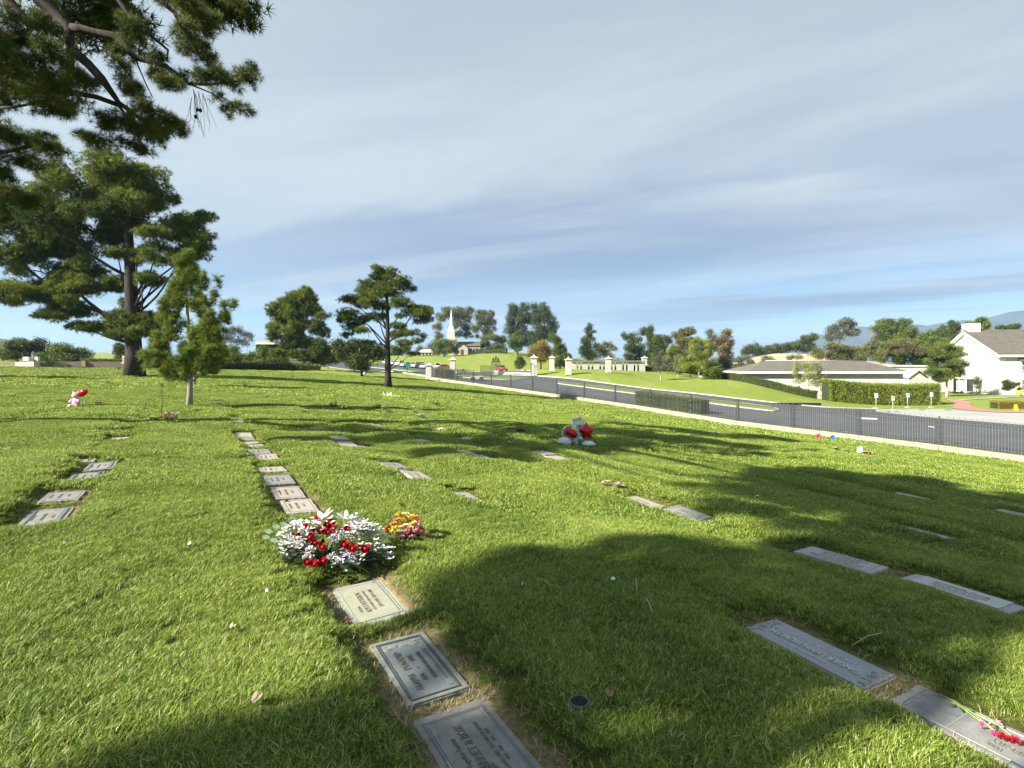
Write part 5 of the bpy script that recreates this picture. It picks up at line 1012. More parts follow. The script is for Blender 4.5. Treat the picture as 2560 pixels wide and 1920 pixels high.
RN = empty('white_outbuilding', (60, 88, -3.0), 'white parapet outbuilding between the hall and the house', 'building'); RN.rotation_euler = (0, 0, .1)
block(RN, 'wall', -2, 16, 6, 14, 0, 4.4); block(RN, 'parapet', -2.2, 16.2, 5.85, 14.2, 4.4, 4.65, trim); block(RN, 'roof_unit', -1.0, .6, 7, 8.5, 4.65, 5.3, M('unit_white', (.55, .55, .53)))
MB().prism([(2.6, 0), (5.6, 0), (5.6, 2.6), (4.1, 3.6), (2.6, 2.6)], 0, 6).build('porch_wall', white, RN); MB().add([(4.1, -.2, 3.8), (5.9, -.2, 2.6), (5.9, 6, 2.6), (4.1, 6, 3.8)], [(0, 1, 2, 3)]).build('porch_roof', shingle_g, RN); MB().add([(4.1, -.2, 3.8), (2.3, -.2, 2.6), (2.3, 6, 2.6), (4.1, 6, 3.8)], [(3, 2, 1, 0)]).build('porch_roof', trim, RN)
for (a, b) in ((2070, 2145), (2157, 2230)):
    Y_ = 80; xa, xb = (a - CX) / FP * Y_, (b - CX) / FP * Y_; w_ = xb - xa; e = empty('garden_shed', (xa, Y_, -3.0), 'low shed roof peeping over the tall hedge, ' + ('left one' if a < 2100 else 'right one next to the small conifer'), 'shed')
    block(e, 'wall', 0, w_, 0, 3, 0, 2.1); MB().add([(-.2, -.2, 2.12), (w_ + .2, -.2, 2.12), (w_ + .2, 3.2, 2.12), (-.2, 3.2, 2.12), (.9, 1.5, 2.5), (w_ - .9, 1.5, 2.5)], [(0, 1, 5, 4), (1, 2, 5), (2, 3, 4, 5), (3, 0, 4), (3, 2, 1, 0)]).build('roof', shingle_g, e)
# ------------------------------------------------------------------ the chapel on the hill
tanw = M('chapel_stone', (.40, .34, .25), .85, (.30, .26, .19), 1.5, .3, 10); YC = 250; sC = YC / FP
def cx(px): return (px - CX) * sC
def cz(py): return CAMH - (py - HY) * sC
CH = empty('chapel', (cx(1127), YC, 6.6), 'small stone chapel with a white steeple on the far hill', 'church'); ox, oz = cx(1127), 6.6
def cb(name, x0, x1, z0, z1, y0, y1, mat, taper=1.0): return MB().box(((cx(x0) + cx(x1)) / 2 - ox, (y0 + y1) / 2, (cz(z0) + cz(z1)) / 2 - oz), (abs(cx(x1) - cx(x0)), y1 - y0, abs(cz(z1) - cz(z0))), taper=taper).build(name, mat, CH)
w3 = cx(1139) - cx(1117); T3 = cb('tower', 1117, 1139, 890, 845, 0, w3, tanw); BF = cb('belfry', 1118.5, 1135.5, 845, 825, .3, w3 - .3, trim); cb('belfry_cornice', 1116.5, 1137.5, 845, 843, 0, w3, trim); cb('belfry_cornice', 1116.5, 1137, 826, 824, .1, w3 - .1, trim)
for x_ in (1123, 1131): MB().box((cx(x_) - ox, .28, cz(835) - oz), (.7, .1, 2.0)).build('louvre', M('louvre_grey', (.35, .36, .36), .8), BF)
cb('steeple_base', 1121, 1133, 824, 816, .9, w3 - .9, trim); MB().tube([(cx(1127) - ox, w3 / 2, cz(818) - oz), (cx(1127) - ox, w3 / 2, cz(773) - oz)], [.98, .05], 8, smooth=False).build('spire', trim, CH); MB().box((cx(1127) - ox, w3 / 2, cz(771) - oz), (.08, .08, .9)).build('weather_vane', irn, CH)
MB().prism([(cx(1137) - ox, cz(886) - oz), (cx(1200) - ox, cz(886) - oz), (cx(1200) - ox, cz(864) - oz), (cx(1137) - ox, cz(864) - oz)], 2, 11).build('nave_wall', tanw, CH)
MB().add([(cx(1136) - ox, 1.5, cz(864.5) - oz), (cx(1201) - ox, 1.5, cz(864.5) - oz), (cx(1197) - ox, 6.5, cz(852.5) - oz), (cx(1140) - ox, 6.5, cz(852.5) - oz), (cx(1136) - ox, 11.5, cz(864.5) - oz), (cx(1201) - ox, 11.5, cz(864.5) - oz)], [(0, 1, 2, 3), (3, 2, 5, 4), (0, 3, 4), (1, 5, 2)]).build('nave_roof', shingle, CH)
MB().prism([(cx(1141) - ox, cz(889) - oz), (cx(1171) - ox, cz(889) - oz), (cx(1171) - ox, cz(871) - oz), (cx(1157) - ox, cz(859.5) - oz), (cx(1141) - ox, cz(871) - oz)], -3.5, 2).build('porch_gable', tanw, CH)
for s in (0, 1): a = (cx(1139.5 if s == 0 else 1172.5) - ox, cz(871.5) - oz); b = (cx(1157) - ox, cz(858.5) - oz); MB().add([(a[0], -4, a[1]), (b[0], -4, b[1]), (b[0], 2.2, b[1]), (a[0], 2.2, a[1])], [(0, 1, 2, 3)]).build('porch_roof', capm, CH)
for x_ in (1177, 1184, 1191): MB().box((cx(x_) - ox, 1.96, cz(874) - oz), (.6, .1, 1.4)).build('window', dark, CH)
MB().box((cx(1157) - ox, -3.54, cz(881) - oz), (1.3, .1, 2.4)).build('door', M('chapel_door', (.08, .05, .03), .7), CH)
e = empty('garden_pavilion', (cx(1063), YC, 6.3), 'low cream pavilion with pale roof left of the round green tree on the hill', 'building'); w_ = cx(1081) - cx(1045)
block(e, 'wall', -w_ / 2, w_ / 2, 0, 5, 0, 1.3, tanw); MB().add([(-w_ / 2 - .5, -.5, 1.3), (w_ / 2 + .5, -.5, 1.3), (w_ / 2 - 1, 2.5, 2.7), (-w_ / 2 + 1.6, 2.5, 2.7), (-w_ / 2 - .5, 5.5, 1.3), (w_ / 2 + .5, 5.5, 1.3)], [(0, 1, 2, 3), (3, 2, 5, 4), (0, 3, 4), (1, 5, 2), (0, 4, 5, 1)]).build('roof', capm, e)
for k in range(4): MB().box((-w_ / 2 + .9 + k * 1.5, -.03, .6), (.7, .08, 1.0)).build('opening', dark, e)
Yb = 190; e = empty('beige_building', ((640 - CX) / FP * Yb, Yb, 2.5), 'flat-roofed beige building behind the dense pine on the left', 'building'); s_b = Yb / FP
block(e, 'wall', 0, 46 * s_b, 0, 8, 0, (873 - 858 + 40) * s_b * .6 + 3.1, tanw); zt_ = CAMH + (915 - 857) * s_b - 2.5; block(e, 'wall', 0, 46 * s_b, 0, 8, 0, zt_, M('beige_wall', (.42, .38, .32), .85)); block(e, 'parapet', -.2, 46.5 * s_b, -.2, 8.2, zt_ - .5, zt_, capm)
# pergola and low white wall beyond the right lawn
e = empty('white_pergola', ((1427 - CX) / FP * 95, 95, .3), 'long white pergola with flat dark roof behind the stone pillars', 'pergola'); Wp = (1613 - 1427) / FP * 95
MB().box((Wp / 2, 1.5, CAMH + (915 - 903) / FP * 95 - .3), (Wp, 3.4, .22)).build('roof', M('pergola_roof', (.16, .15, .15), .8), e)
for k in range(13): MB().box((Wp * (k + .5) / 13, .2, .85), (.30 if k % 2 else 1.0, .25, 1.95)).build('column', M('pergola_grey', (.36, .355, .34), .8), e)
MB().box((Wp / 2, 3.2, .5), (Wp, .2, 1.2)).build('back_wall', M('pergola_back', (.22, .22, .21), .8), e)
e = empty('low_white_wall', ((1421 - CX) / FP * 80, 81, .3), 'low white wall between the two pillars in front of the pergola', 'wall'); MB().add([(.5, 0, -.8), (6.2, 2.2, -.6), (6.2, 2.2, .5), (.5, 0, .35), (.5, .3, -.8), (6.2, 2.5, -.6), (6.2, 2.5, .5), (.5, .3, .35)], [(0, 1, 2, 3), (7, 6, 5, 4), (3, 2, 6, 7), (0, 3, 7, 4), (1, 5, 6, 2)]).build('wall', white, e)
e = empty('low_white_wall', ((1345 - CX) / FP * 86, 87, .3), 'low pale wall behind the short pillars near the gate', 'wall'); MB().box((2.2, 0, .05), (4.6, .3, .8)).build('wall', white, e)
# ------------------------------------------------------------------ garden wall and statues on the left
gwl = M('garden_wall', (.17, .14, .10), .9, (.12, .10, .075), 1.2, .4, 14); gwp = M('garden_wall_lit', (.34, .29, .22), .9, (.26, .22, .17), 1.2, .3, 14)  # one wall: its shaded and sunlit faces painted as dark and pale copies
e = empty('garden_wall', ((85 - CX) / FP * 68, 68, 1.3), 'long brown garden wall along the far left edge of the lawn', 'wall'); ox, oy, oz = e.location
def gw(a, Ya, b, Yb_, mat, name='wall_panel', zt=2.05):
    xa, xb = (a - CX) / FP * Ya, (b - CX) / FP * Yb_; d = Vector((xb - xa, Yb_ - Ya, 0)); n_ = Vector((-d.y, d.x, 0)).normalized() * .3; zb0 = float(base(xa, Ya)) - .3; zb1 = float(base(xb, Yb_)) - .3
    P = [(xa, Ya, zb0), (xb, Yb_, zb1), (xb, Yb_, zt), (xa, Ya, zt)]; Q = [(p_[0] + n_.x, p_[1] + n_.y, p_[2]) for p_ in P]; MB().add([(p_[0] - ox, p_[1] - oy, p_[2] - oz) for p_ in P + Q], [(0, 1, 2, 3), (7, 6, 5, 4), (3, 2, 6, 7), (0, 3, 7, 4), (1, 5, 6, 2)]).build(name, mat, e)
gw(85, 68, 205, 69, gwl); gw(212, 69.1, 309, 70, gwl); gw(309, 70, 390, 71, gwl); gw(38, 82, 84, 68.1, gwp); gw(-120, 84, 38, 83, gwl); gw(204, 68.8, 213, 68.9, gwp, 'pier', 2.15)
def statue(px, Y, pyb, pyt, label):
    x = (px - CX) / FP * Y; zb = CAMH - (pyb - HY) / FP * Y; h = (pyb - pyt) / FP * Y; e = empty('garden_statue', (x, Y, zb), label, 'statue', 'statues on the garden wall'); m = M('statue_stone', (.50, .47, .40), .8, (.36, .33, .27), 6, .3, 30)
    MB().box((0, 0, h * .08), (h * .34, h * .34, h * .16)).build('plinth', m, e)
    me = bpy.data.meshes.new('figure'); V = [(0, 0, .52), (0, 0, .68), (0, 0, .80), (0, -.01, .87), (0, -.01, .95), (-.09, 0, .78), (-.15, -.04, .64), (-.06, -.12, .60), (.09, 0, .78), (.17, -.05, .70), (.20, -.14, .80), (-.04, 0, .50), (-.05, -.02, .32), (-.05, 0, .16), (.04, 0, .50), (.06, 0, .32), (.05, 0, .16)]
    E = [(0, 1), (1, 2), (2, 3), (3, 4), (2, 5), (5, 6), (6, 7), (2, 8), (8, 9), (9, 10), (0, 11), (11, 12), (12, 13), (0, 14), (14, 15), (15, 16)]; me.from_pydata([(a * h, b * h, c * h) for a, b, c in V], E, []); o = link_mesh('figure', me, m, e)
    o.modifiers.new('skin', 'SKIN'); rad = [.10, .085, .09, .035, .06, .045, .035, .025, .045, .035, .025, .085, .075, .06, .085, .075, .06]
    for v_, r_ in zip(me.skin_vertices[0].data, rad): v_.radius = (r_ * h, r_ * h)
    me.skin_vertices[0].data[0].use_root = True; o.modifiers.new('sub', 'SUBSURF').levels = 1
statue(83, 67.6, 903, 876, 'pale stone figure standing on the corner of the garden wall'); statue(309, 69.6, 909, 887, 'pale stone figure on the garden wall behind the big pine trunk')
for (a, b, t_) in ((60, 74, 'white stone block left of the corner statue'), (88, 97, 'white stone block right of the corner statue')):
    Y_ = 74; o = MB().box((0, 0, .25), ((b - a) / FP * Y_, .4, .55)).build('stone_block', sgw); o.location = ((a + b) / 2 / FP * Y_ - CX / FP * Y_, Y_, CAMH - (902 - HY) / FP * Y_); tag(o, t_, 'stone block', 'white stone blocks')
# ------------------------------------------------------------------ mountains, dry field
def ridge(name, prof, Y, depth, mat, z0, rough, seed, kind='structure', nx=220, ny=26):
    g = Noise2(seed); P = np.array(prof, float); pxs = np.linspace(P[0, 0], P[-1, 0], nx); top = np.interp(pxs, P[:, 0], P[:, 1]); V = []
    zt = CAMH - (top - HY) / FP * Y
    for j_ in range(ny):
        f = j_ / (ny - 1); Yj = Y - depth * (1 - f); sh = f ** .75; X = (pxs - CX) / FP * Y
        z = z0 + (zt - z0) * sh + (g(X / (depth * .25) + 3, np.full_like(X, Yj / (depth * .25))) + .5 * g(X / (depth * .1), np.full_like(X, Yj / (depth * .1)))) * rough * (f * (1 - f) * 4 + .06); V.append(np.c_[X, np.full(nx, Yj), z])
    for f in (.5, 1): V.append(np.c_[X, np.full(nx, Y + depth * f), z0 + (zt - z0) * (1 - f)])
    ny += 2; V = np.concatenate(V); i_, j_ = np.meshgrid(np.arange(ny - 1), np.arange(nx - 1), indexing='ij'); F = np.stack([i_ * nx + j_, i_ * nx + j_ + 1, (i_ + 1) * nx + j_ + 1, (i_ + 1) * nx + j_], -1).reshape(-1, 4)
    o = link_mesh(name, np_mesh(name, V, F, True), mat); tag(o, kind=kind); return o
mtn = M('mountain_scrub', (.030, .042, .040), .95, (.055, .058, .050), .004, .0)
ridge('mountains', [(1900, 880), (1957, 859), (2000, 849), (2043, 839), (2080, 836), (2110, 824), (2154, 815), (2172, 818), (2198, 808), (2235, 806), (2273, 809), (2312, 815), (2360, 806), (2407, 800), (2440, 801), (2480, 792), (2520, 781), (2560, 776), (2650, 760), (2800, 770), (3000, 765), (3300, 800)], 3200, 900, mtn, -20, 45, 21)
field = M('dry_field', (.42, .33, .20), .9, (.36, .28, .16), .08, .0)
ridge('dry_field', [(1830, 908), (1862, 899), (1900, 890), (1935, 884), (1980, 883), (2050, 888), (2124, 897), (2170, 906), (2260, 915)], 250, 90, field, -6, .4, 23)
hillg = M('hill_grass', (.20, .24, .06), .9, (.16, .20, .05), .05, .2, 2)
ridge('hill', [(120, 908), (190, 890), (225, 881), (260, 881), (300, 886), (420, 900), (520, 912)], 210, 60, hillg, -2, .5, 24); ridge('hill', [(-400, 850), (-100, 838), (0, 846), (30, 850), (70, 872), (120, 890), (180, 905)], 230, 60, M('hill_scrub', (.06, .09, .03), .9, (.11, .14, .05), .06), -2, 1.5, 25)
# ------------------------------------------------------------------ trees, shrubs, hedges
def tmpl_needles(k, g, width=.05, cone=1.0):
    d = g.normal(size=(k, 3)); d[:, 2] = np.abs(d[:, 2]) * cone + .05; d /= np.linalg.norm(d, axis=1)[:, None]; s = np.cross(d, g.normal(size=(k, 3))); s /= np.linalg.norm(s, axis=1)[:, None]
    L_ = g.uniform(.7, 1.1, (k, 1)); V = np.stack([s * width, -s * width, d * L_], 1).reshape(-1, 3); return V
def tmpl_leaves(k, g, size=.32):
    c = g.uniform(-1, 1, (k, 3)) * .75; a = g.normal(size=(k, 3)); a /= np.linalg.norm(a, axis=1)[:, None]; b = np.cross(a, g.normal(size=(k, 3))); b /= np.linalg.norm(b, axis=1)[:, None]
    s = size * g.uniform(.6, 1.2, (k, 1)); return np.stack([c - a * s, c + b * s * .6, c + a * s * 1.1], 1).reshape(-1, 3)
def sample_blobs(blobs, n, g, shell=.55):
    B_ = np.array([b[:6] for b in blobs], float); w = (B_[:, 3] * B_[:, 4] * B_[:, 5]) ** (.72); w /= w.sum(); idx = g.choice(len(B_), n, p=w); K = 15; cd = g.normal(size=(len(B_), K, 3)); cd /= np.linalg.norm(cd, axis=2)[..., None]; cr = .30 + .56 * g.random((len(B_), K, 1)); cen = cd * cr; rad = g.uniform(.30, .50, (len(B_), K))
    q = g.integers(0, K, n); u = g.normal(size=(n, 3)); u /= np.linalg.norm(u, axis=1)[:, None]; u *= (shell * .8 + (1 - shell * .8) * g.random(n) ** .6)[:, None]; u *= rad[idx, q][:, None] * np.array([1.1, 1.1, .95])
    L_ = cen[idx, q] + u; d = L_ * .45 + u / rad[idx, q][:, None] * .9; d /= np.linalg.norm(d, axis=1)[:, None] + 1e-9; return B_[idx, :3] + L_ * B_[idx, 3:6] * 1.08, d, idx * K + q
def foliage_mesh(name, blobs, n, size, mat, kind='needle', k=14, seed=1, shell=.5, width=.05, droop=0.0):
    g = np.random.default_rng(seed); P, D, idx = sample_blobs(blobs, n, g, shell); nv = 8; T = [(tmpl_needles(k, g, width) if kind == 'needle' else tmpl_leaves(k, g, width)) for _ in range(nv)]; pick = g.integers(0, nv, n)
    Z = D * np.array([1, 1, .7]) + g.normal(size=(n, 3)) * .45 + np.array([0, 0, .35 - droop]); Z /= np.linalg.norm(Z, axis=1)[:, None]; A = np.cross(Z, g.normal(size=(n, 3))); A /= np.linalg.norm(A, axis=1)[:, None]; Bv = np.cross(Z, A); Rm = np.stack([A, Bv, Z], 1)
    S = size * g.uniform(.65, 1.25, n); out = np.empty((n, 3 * k, 3), np.float32)
    for v in range(nv):
        m_ = pick == v
        if m_.any(): out[m_] = np.einsum('vi,nij->nvj', T[v], Rm[m_]) * S[m_][:, None, None] + P[m_][:, None, :]
    cs_ = g.normal(0, .17, int(idx.max()) + 1); sh = np.repeat(np.clip(.5 + cs_[idx] + g.normal(0, .16, n), 0, 1), 3 * k); V = out.reshape(-1, 3); me = np_mesh(name, V, np.arange(len(V)).reshape(-1, 3), False, sh); me.materials.append(mat); return me
bark = M('bark_brown', (.085, .062, .045), .95, (.17, .135, .10), 5, .9, 14, stretch=(1, 1, .25)); bark_g = M('bark_grey', (.16, .14, .115), .95, (.27, .24, .20), 5, .8, 14, stretch=(1, 1, .3)); bark_w = M('bark_white', (.42, .39, .33), .9, (.28, .25, .2), 4, .4); bark_d = M('bark_dark_shaded', (.017, .014, .012), .95, (.042, .034, .028), 6, .9, 14, stretch=(1, 1, .3))  # bark_d is darkened to carry the shade on the overhead limbs
ndl = leafmat('pine_needles', (.044, .078, .013), (.170, .205, .028), .32, .35, None, .4); ndl_near = leafmat('pine_needles_near', (.026, .050, .010), (.110, .130, .018), .3, .8, (.14, .09, .03), .4); ndl_y = leafmat('young_needles', (.065, .115, .022), (.210, .260, .045), .32, .8, None, .4)
lf_d = leafmat('leaves_dark', (.022, .042, .010), (.085, .105, .020), .25, .3, None, .45); lf_m = leafmat('leaves_mid', (.045, .080, .013), (.145, .175, .028), .28, .3, None, .45); lf_o = leafmat('leaves_olive', (.065, .076, .022), (.175, .170, .050), .28, .3, None, .45); lf_l = leafmat('leaves_light', (.090, .130, .016), (.250, .270, .040), .32, .4, None, .45)
lf_g = leafmat('leaves_gold', (.150, .120, .022), (.290, .225, .040), .3, .5); lf_b = leafmat('leaves_brown', (.090, .076, .038), (.190, .160, .075), .25, .4, None, .4); lf_gr = leafmat('leaves_grey', (.070, .080, .055), (.150, .160, .110), .25, .4); lf_p = leafmat('leaves_pale', (.17, .19, .06), (.34, .34, .14), .3, .9)
def wob(a, b, n=5, amp=.06, seed=0):
    g = random.Random(seed); a = Vector(a); b = Vector(b); L_ = (b - a).length; P = []
    v1 = Vector((g.uniform(-1, 1), g.uniform(-1, 1), g.uniform(-.9, .3))) * amp * L_ * 1.3; v2 = Vector((g.uniform(-1, 1), g.uniform(-1, 1), g.uniform(-.6, .6))) * amp * L_ * .6
    for i_ in range(n + 1): f = i_ / n; P.append(a.lerp(b, f) + v1 * math.sin(f * math.pi) + v2 * math.sin(2 * f * math.pi))
    return P
def tree(name, label, cat, px, pyb, Y, blobs, mat, bk, tw, n=2600, size=.4, kind='leaf', k=5, group=None, trunk_top=None, lean=0, limbs=6, seed=1, zbase=None, width=None, shell=.5, depth=.85, droop=0.0, twigs=True, dj=.5):
    """blobs: photo ellipses (px, py, rx, ry[, dY]) of the crown at distance Y"""
    s = Y / FP; x0 = (px - CX) * s; zb = (CAMH - (pyb - HY) * s) if zbase is None else zbase; zg = min(zb, float(base(x0, Y)) if Y > 30 else zb); g = random.Random(seed)
    e = empty(name, (x0, Y, zg), label, cat, group); O = Vector((x0, Y, zg)); BL = []
    for b in blobs:
        dy = (b[4] if len(b) > 4 else g.uniform(-dj, dj) * b[2] * s * 1.1); Yb_ = Y + dy; BL.append(((b[0] - CX) * s - O.x, dy, CAMH - (b[1] - HY) * s - O.z, b[2] * s, max(b[2], b[3]) * s * depth, b[3] * s))
    tt = trunk_top or (sum(b[0] for b in blobs) / len(blobs) if not lean else px + lean, min(b[1] for b in blobs) + 12); T_ = Vector(((tt[0] - CX) * s - O.x, 0, CAMH - (tt[1] - HY) * s - O.z)); r0 = tw * s / 2
    P = wob((0, 0, -.3), T_, 8, .012, seed); MB().tube(P, [r0 * (1.25 if i_ == 0 else 1 - .82 * i_ / 8) for i_ in range(9)], 10).build('trunk', bk, e)
    big = sorted(BL, key=lambda b: -b[3] * b[5])[:limbs]; tg = MB()
    for q, b in enumerate(BL):
        c = Vector(b[:3]); f = max(.18, min(.9, (c.z - T_.length * .10) / T_.z - .12 - .10 * abs(c.x) / max(T_.z, .1))); i0 = int(f * 8); a = P[i0].lerp(P[min(i0 + 1, 8)], f * 8 - i0); r1 = r0 * (1 - .82 * f) * .38
        if b not in big:
            nb = min(big, key=lambda w_: (Vector(w_[:3]) - c).length)
            if (Vector(nb[:3]) - c).length < (a - c).length * .9: a = Vector(nb[:3]) * .75 + a * .25; r1 *= .45
        pts = wob(a, c, 5, .07, seed + q)
        if b in big: MB().tube(pts, [r1 * (1 - .15 * i_) for i_ in range(6)], 6).build('limb', bk, e)
        elif twigs: tg.tube(pts, [r1 * .6 * (1 - .15 * i_) for i_ in range(6)], 5, False)
        if twigs:
            for _ in range(4): d = Vector((g.gauss(0, 1), g.gauss(0, 1), g.gauss(0, .6))).normalized(); tg.tube(wob(c, c + Vector((d.x * b[3], d.y * b[4], d.z * b[5])) * .85, 3, .1, g.random()), [r1 * .22, r1 * .16, r1 * .1, r1 * .05], 4, False)
    if tg.v: tag(tg.build('twigs', bk, e), kind='stuff')
    me = foliage_mesh('crown', BL, int(n * (1.35 if kind == 'leaf' else 1.0)), size, mat, kind, k, seed, shell, width or (.05 if kind == 'needle' else .34), droop); o = link_mesh('crown', me, None, e); return e
def cs(L_, sc, ox, oy): return [(a * sc + ox, b * sc + oy, c * sc, d * sc) for a, b, c, d in L_]
# the big pine on the left
bp2 = cs([(850, 130, 170, 90), (720, 200, 150, 100), (980, 200, 130, 100), (1060, 280, 90, 85), (600, 300, 140, 100), (480, 260, 110, 80), (420, 170, 80, 70), (760, 330, 180, 90), (950, 350, 140, 60), (620, 420, 130, 75), (1260, 400, 95, 55), (1150, 470, 80, 40), (1290, 540, 100, 42), (1330, 610, 75, 50), (1250, 690, 95, 38), (1080, 560, 110, 34), (1020, 650, 110, 32), (1150, 745, 55, 24), (780, 680, 110, 36), (900, 690, 55, 50), (740, 860, 80, 34), (1000, 860, 60, 30),
          (200, 300, 130, 110), (330, 420, 140, 90), (200, 400, 130, 100), (80, 350, 100, 90), (100, 500, 120, 80), (300, 560, 140, 85), (430, 650, 120, 60), (180, 640, 150, 65), (60, 760, 75, 55), (420, 760, 140, 55), (560, 740, 80, 55), (250, 880, 150, 55), (420, 930, 130, 52), (160, 960, 110, 30), (330, 1040, 130, 42), (420, 1110, 100, 28), (520, 1000, 75, 42), (620, 1170, 90, 34), (760, 1200, 85, 48), (850, 1120, 110, 52), (960, 1110, 85, 44), (900, 1210, 110, 36), (1000, 1180, 70, 44)], .3736, 0, 380)
bp2 = [(a, b, c * 1.17, d * 1.17) for a, b, c, d in bp2] + cs([(300, 450, 230, 190), (150, 700, 150, 150), (400, 840, 170, 120), (850, 300, 230, 170), (1150, 580, 160, 90), (960, 520, 130, 80), (700, 560, 130, 70), (880, 1150, 180, 80), (560, 480, 160, 120), (1240, 470, 110, 90), (200, 960, 190, 80), (350, 1050, 160, 62), (620, 1175, 140, 50), (700, 880, 110, 50), (560, 900, 130, 75), (1000, 850, 110, 50), (1080, 720, 110, 50), (820, 1000, 60, 40), (430, 560, 150, 110)], .3736, 0, 380)
tree('pine_tree', 'huge spreading pine with dark trunk on the left lawn', 'tree', 337, 941, 42, bp2, ndl, bark_d, 44, 54000, .31, 'needle', 14, 'pines on the lawn', (322, 420), limbs=9, seed=3, width=.045, shell=.3, dj=1.0)
# the young pine in front of it
g_ = random.Random(4); bl = []
for i_ in range(125):
    f = i_ / 124; py_ = 655 + 278 * f; w_ = 10 + 118 * f ** .72 * (1 if f < .85 else 1 - (f - .85) * 2.8); bl.append((464 + g_.uniform(-1, 1) * w_ * .8, py_ + g_.uniform(-8, 8), 7 + 9 * f, 12 + 6 * f))
bl += [(562, 775, 10, 24), (553, 800, 13, 20), (545, 825, 18, 18), (520, 850, 26, 16), (582, 765, 6, 20), (535, 740, 6, 20), (512, 700, 6, 22), (548, 705, 5, 18), (462, 640, 7, 22), (474, 640, 5, 18), (442, 650, 5, 16), (450, 690, 16, 20), (480, 690, 18, 22), (400, 860, 24, 18), (385, 890, 26, 16), (380, 915, 20, 12), (540, 880, 30, 18), (430, 930, 36, 14), (510, 925, 32, 14)]
tree('young_pine', 'bright green young pine with slim pale trunk in front of the huge pine', 'tree', 472, 1012, 18.8, bl, ndl_y, bark_g, 15, 7600, .20, 'needle', 16, 'pines on the lawn', (466, 640), limbs=8, seed=5, width=.030, shell=.1, droop=-.7)
tree('young_pine', 'thin pale trunk and dark crown of a second young pine hidden behind the bright one', 'tree', 485, 967, 33, [(500, 850, 40, 30), (520, 880, 36, 24), (480, 900, 40, 20), (540, 905, 26, 18)], ndl, bark_g, 9, 1500, .3, 'needle', 12, 'pines on the lawn', (488, 830), seed=6)
# dense pine and its neighbours
tree('pine_tree', 'dense rounded pine with thin pale trunk before the far hedge', 'tree', 762, 930, 85, [(745, 745, 34, 20), (770, 740, 28, 20), (720, 760, 32, 24), (695, 780, 24, 24), (780, 770, 30, 26), (745, 785, 40, 28), (805, 790, 18, 14), (700, 815, 30, 22), (740, 820, 34, 24), (785, 815, 26, 22), (690, 840, 20, 14), (810, 830, 16, 16), (720, 858, 30, 20), (765, 855, 34, 20), (800, 868, 26, 18), (700, 880, 26, 12), (750, 888, 36, 14), (790, 895, 30, 12), (818, 880, 12, 14)], ndl, bark_g, 11, 8500, .58, 'needle', 14, 'pines on the lawn', (757, 740), limbs=8, seed=7, width=.05, shell=.35)
tree('dark_pine', 'low dark pine with thin black trunk beside the dense one', 'tree', 788, 918, 92, [(800, 872, 26, 14), (822, 880, 24, 16), (846, 872, 24, 14), (780, 890, 24, 12), (815, 900, 30, 12), (845, 892, 22, 12)], lf_d, bark_d, 7, 1300, .6, 'leaf', 6, 'pines on the lawn', (805, 868), seed=8)
tree('dark_pine', 'black-green spreading pine low behind the tall lawn pine', 'tree', 905, 925, 75, [(870, 870, 34, 16), (900, 862, 30, 15), (930, 875, 30, 14), (880, 890, 36, 14), (912, 898, 34, 16), (900, 915, 26, 12), (945, 888, 22, 12), (850, 858, 16, 10)], lf_d, bark_d, 7, 2200, .5, 'leaf', 6, 'pines on the lawn', (900, 862), seed=9)
bp5 = cs([(1660, 140, 90, 50), (1780, 170, 60, 55), (1700, 220, 110, 60), (1850, 240, 90, 60), (1560, 270, 110, 50), (1930, 290, 55, 45), (1480, 330, 60, 40), (1620, 350, 120, 60), (1800, 330, 110, 50), (1400, 410, 90, 45), (1520, 420, 110, 55), (1660, 450, 90, 50), (1330, 390, 35, 25), (1880, 440, 110, 45), (2000, 480, 100, 50), (2080, 520, 60, 50), (1950, 540, 120, 40), (1420, 540, 120, 45), (1320, 590, 60, 25), (1500, 590, 90, 40), (1640, 560, 80, 40), (1380, 650, 80, 35), (1480, 680, 100, 30), (1820, 640, 100, 30), (2050, 590, 80, 35), (1820, 720, 90, 35), (1930, 700, 90, 25), (1360, 730, 60, 25), (1900, 800, 90, 25), (2010, 780, 60, 22), (1850, 860, 70, 20), (1960, 900, 60, 20), (1560, 800, 60, 20), (2060, 740, 40, 25)], .2712, 500, 640)
bp5 = [(a, b, c * 1.14, d * 1.14) for a, b, c, d in bp5]
tree('pine_tree', 'tall open-branched pine with straight dark trunk in the middle of the lawn', 'tree', 971, 969, 48, bp5, ndl, bark_d, 18, 9500, .28, 'needle', 13, 'pines on the lawn', (966, 690), limbs=16, seed=10, width=.045, shell=.3)
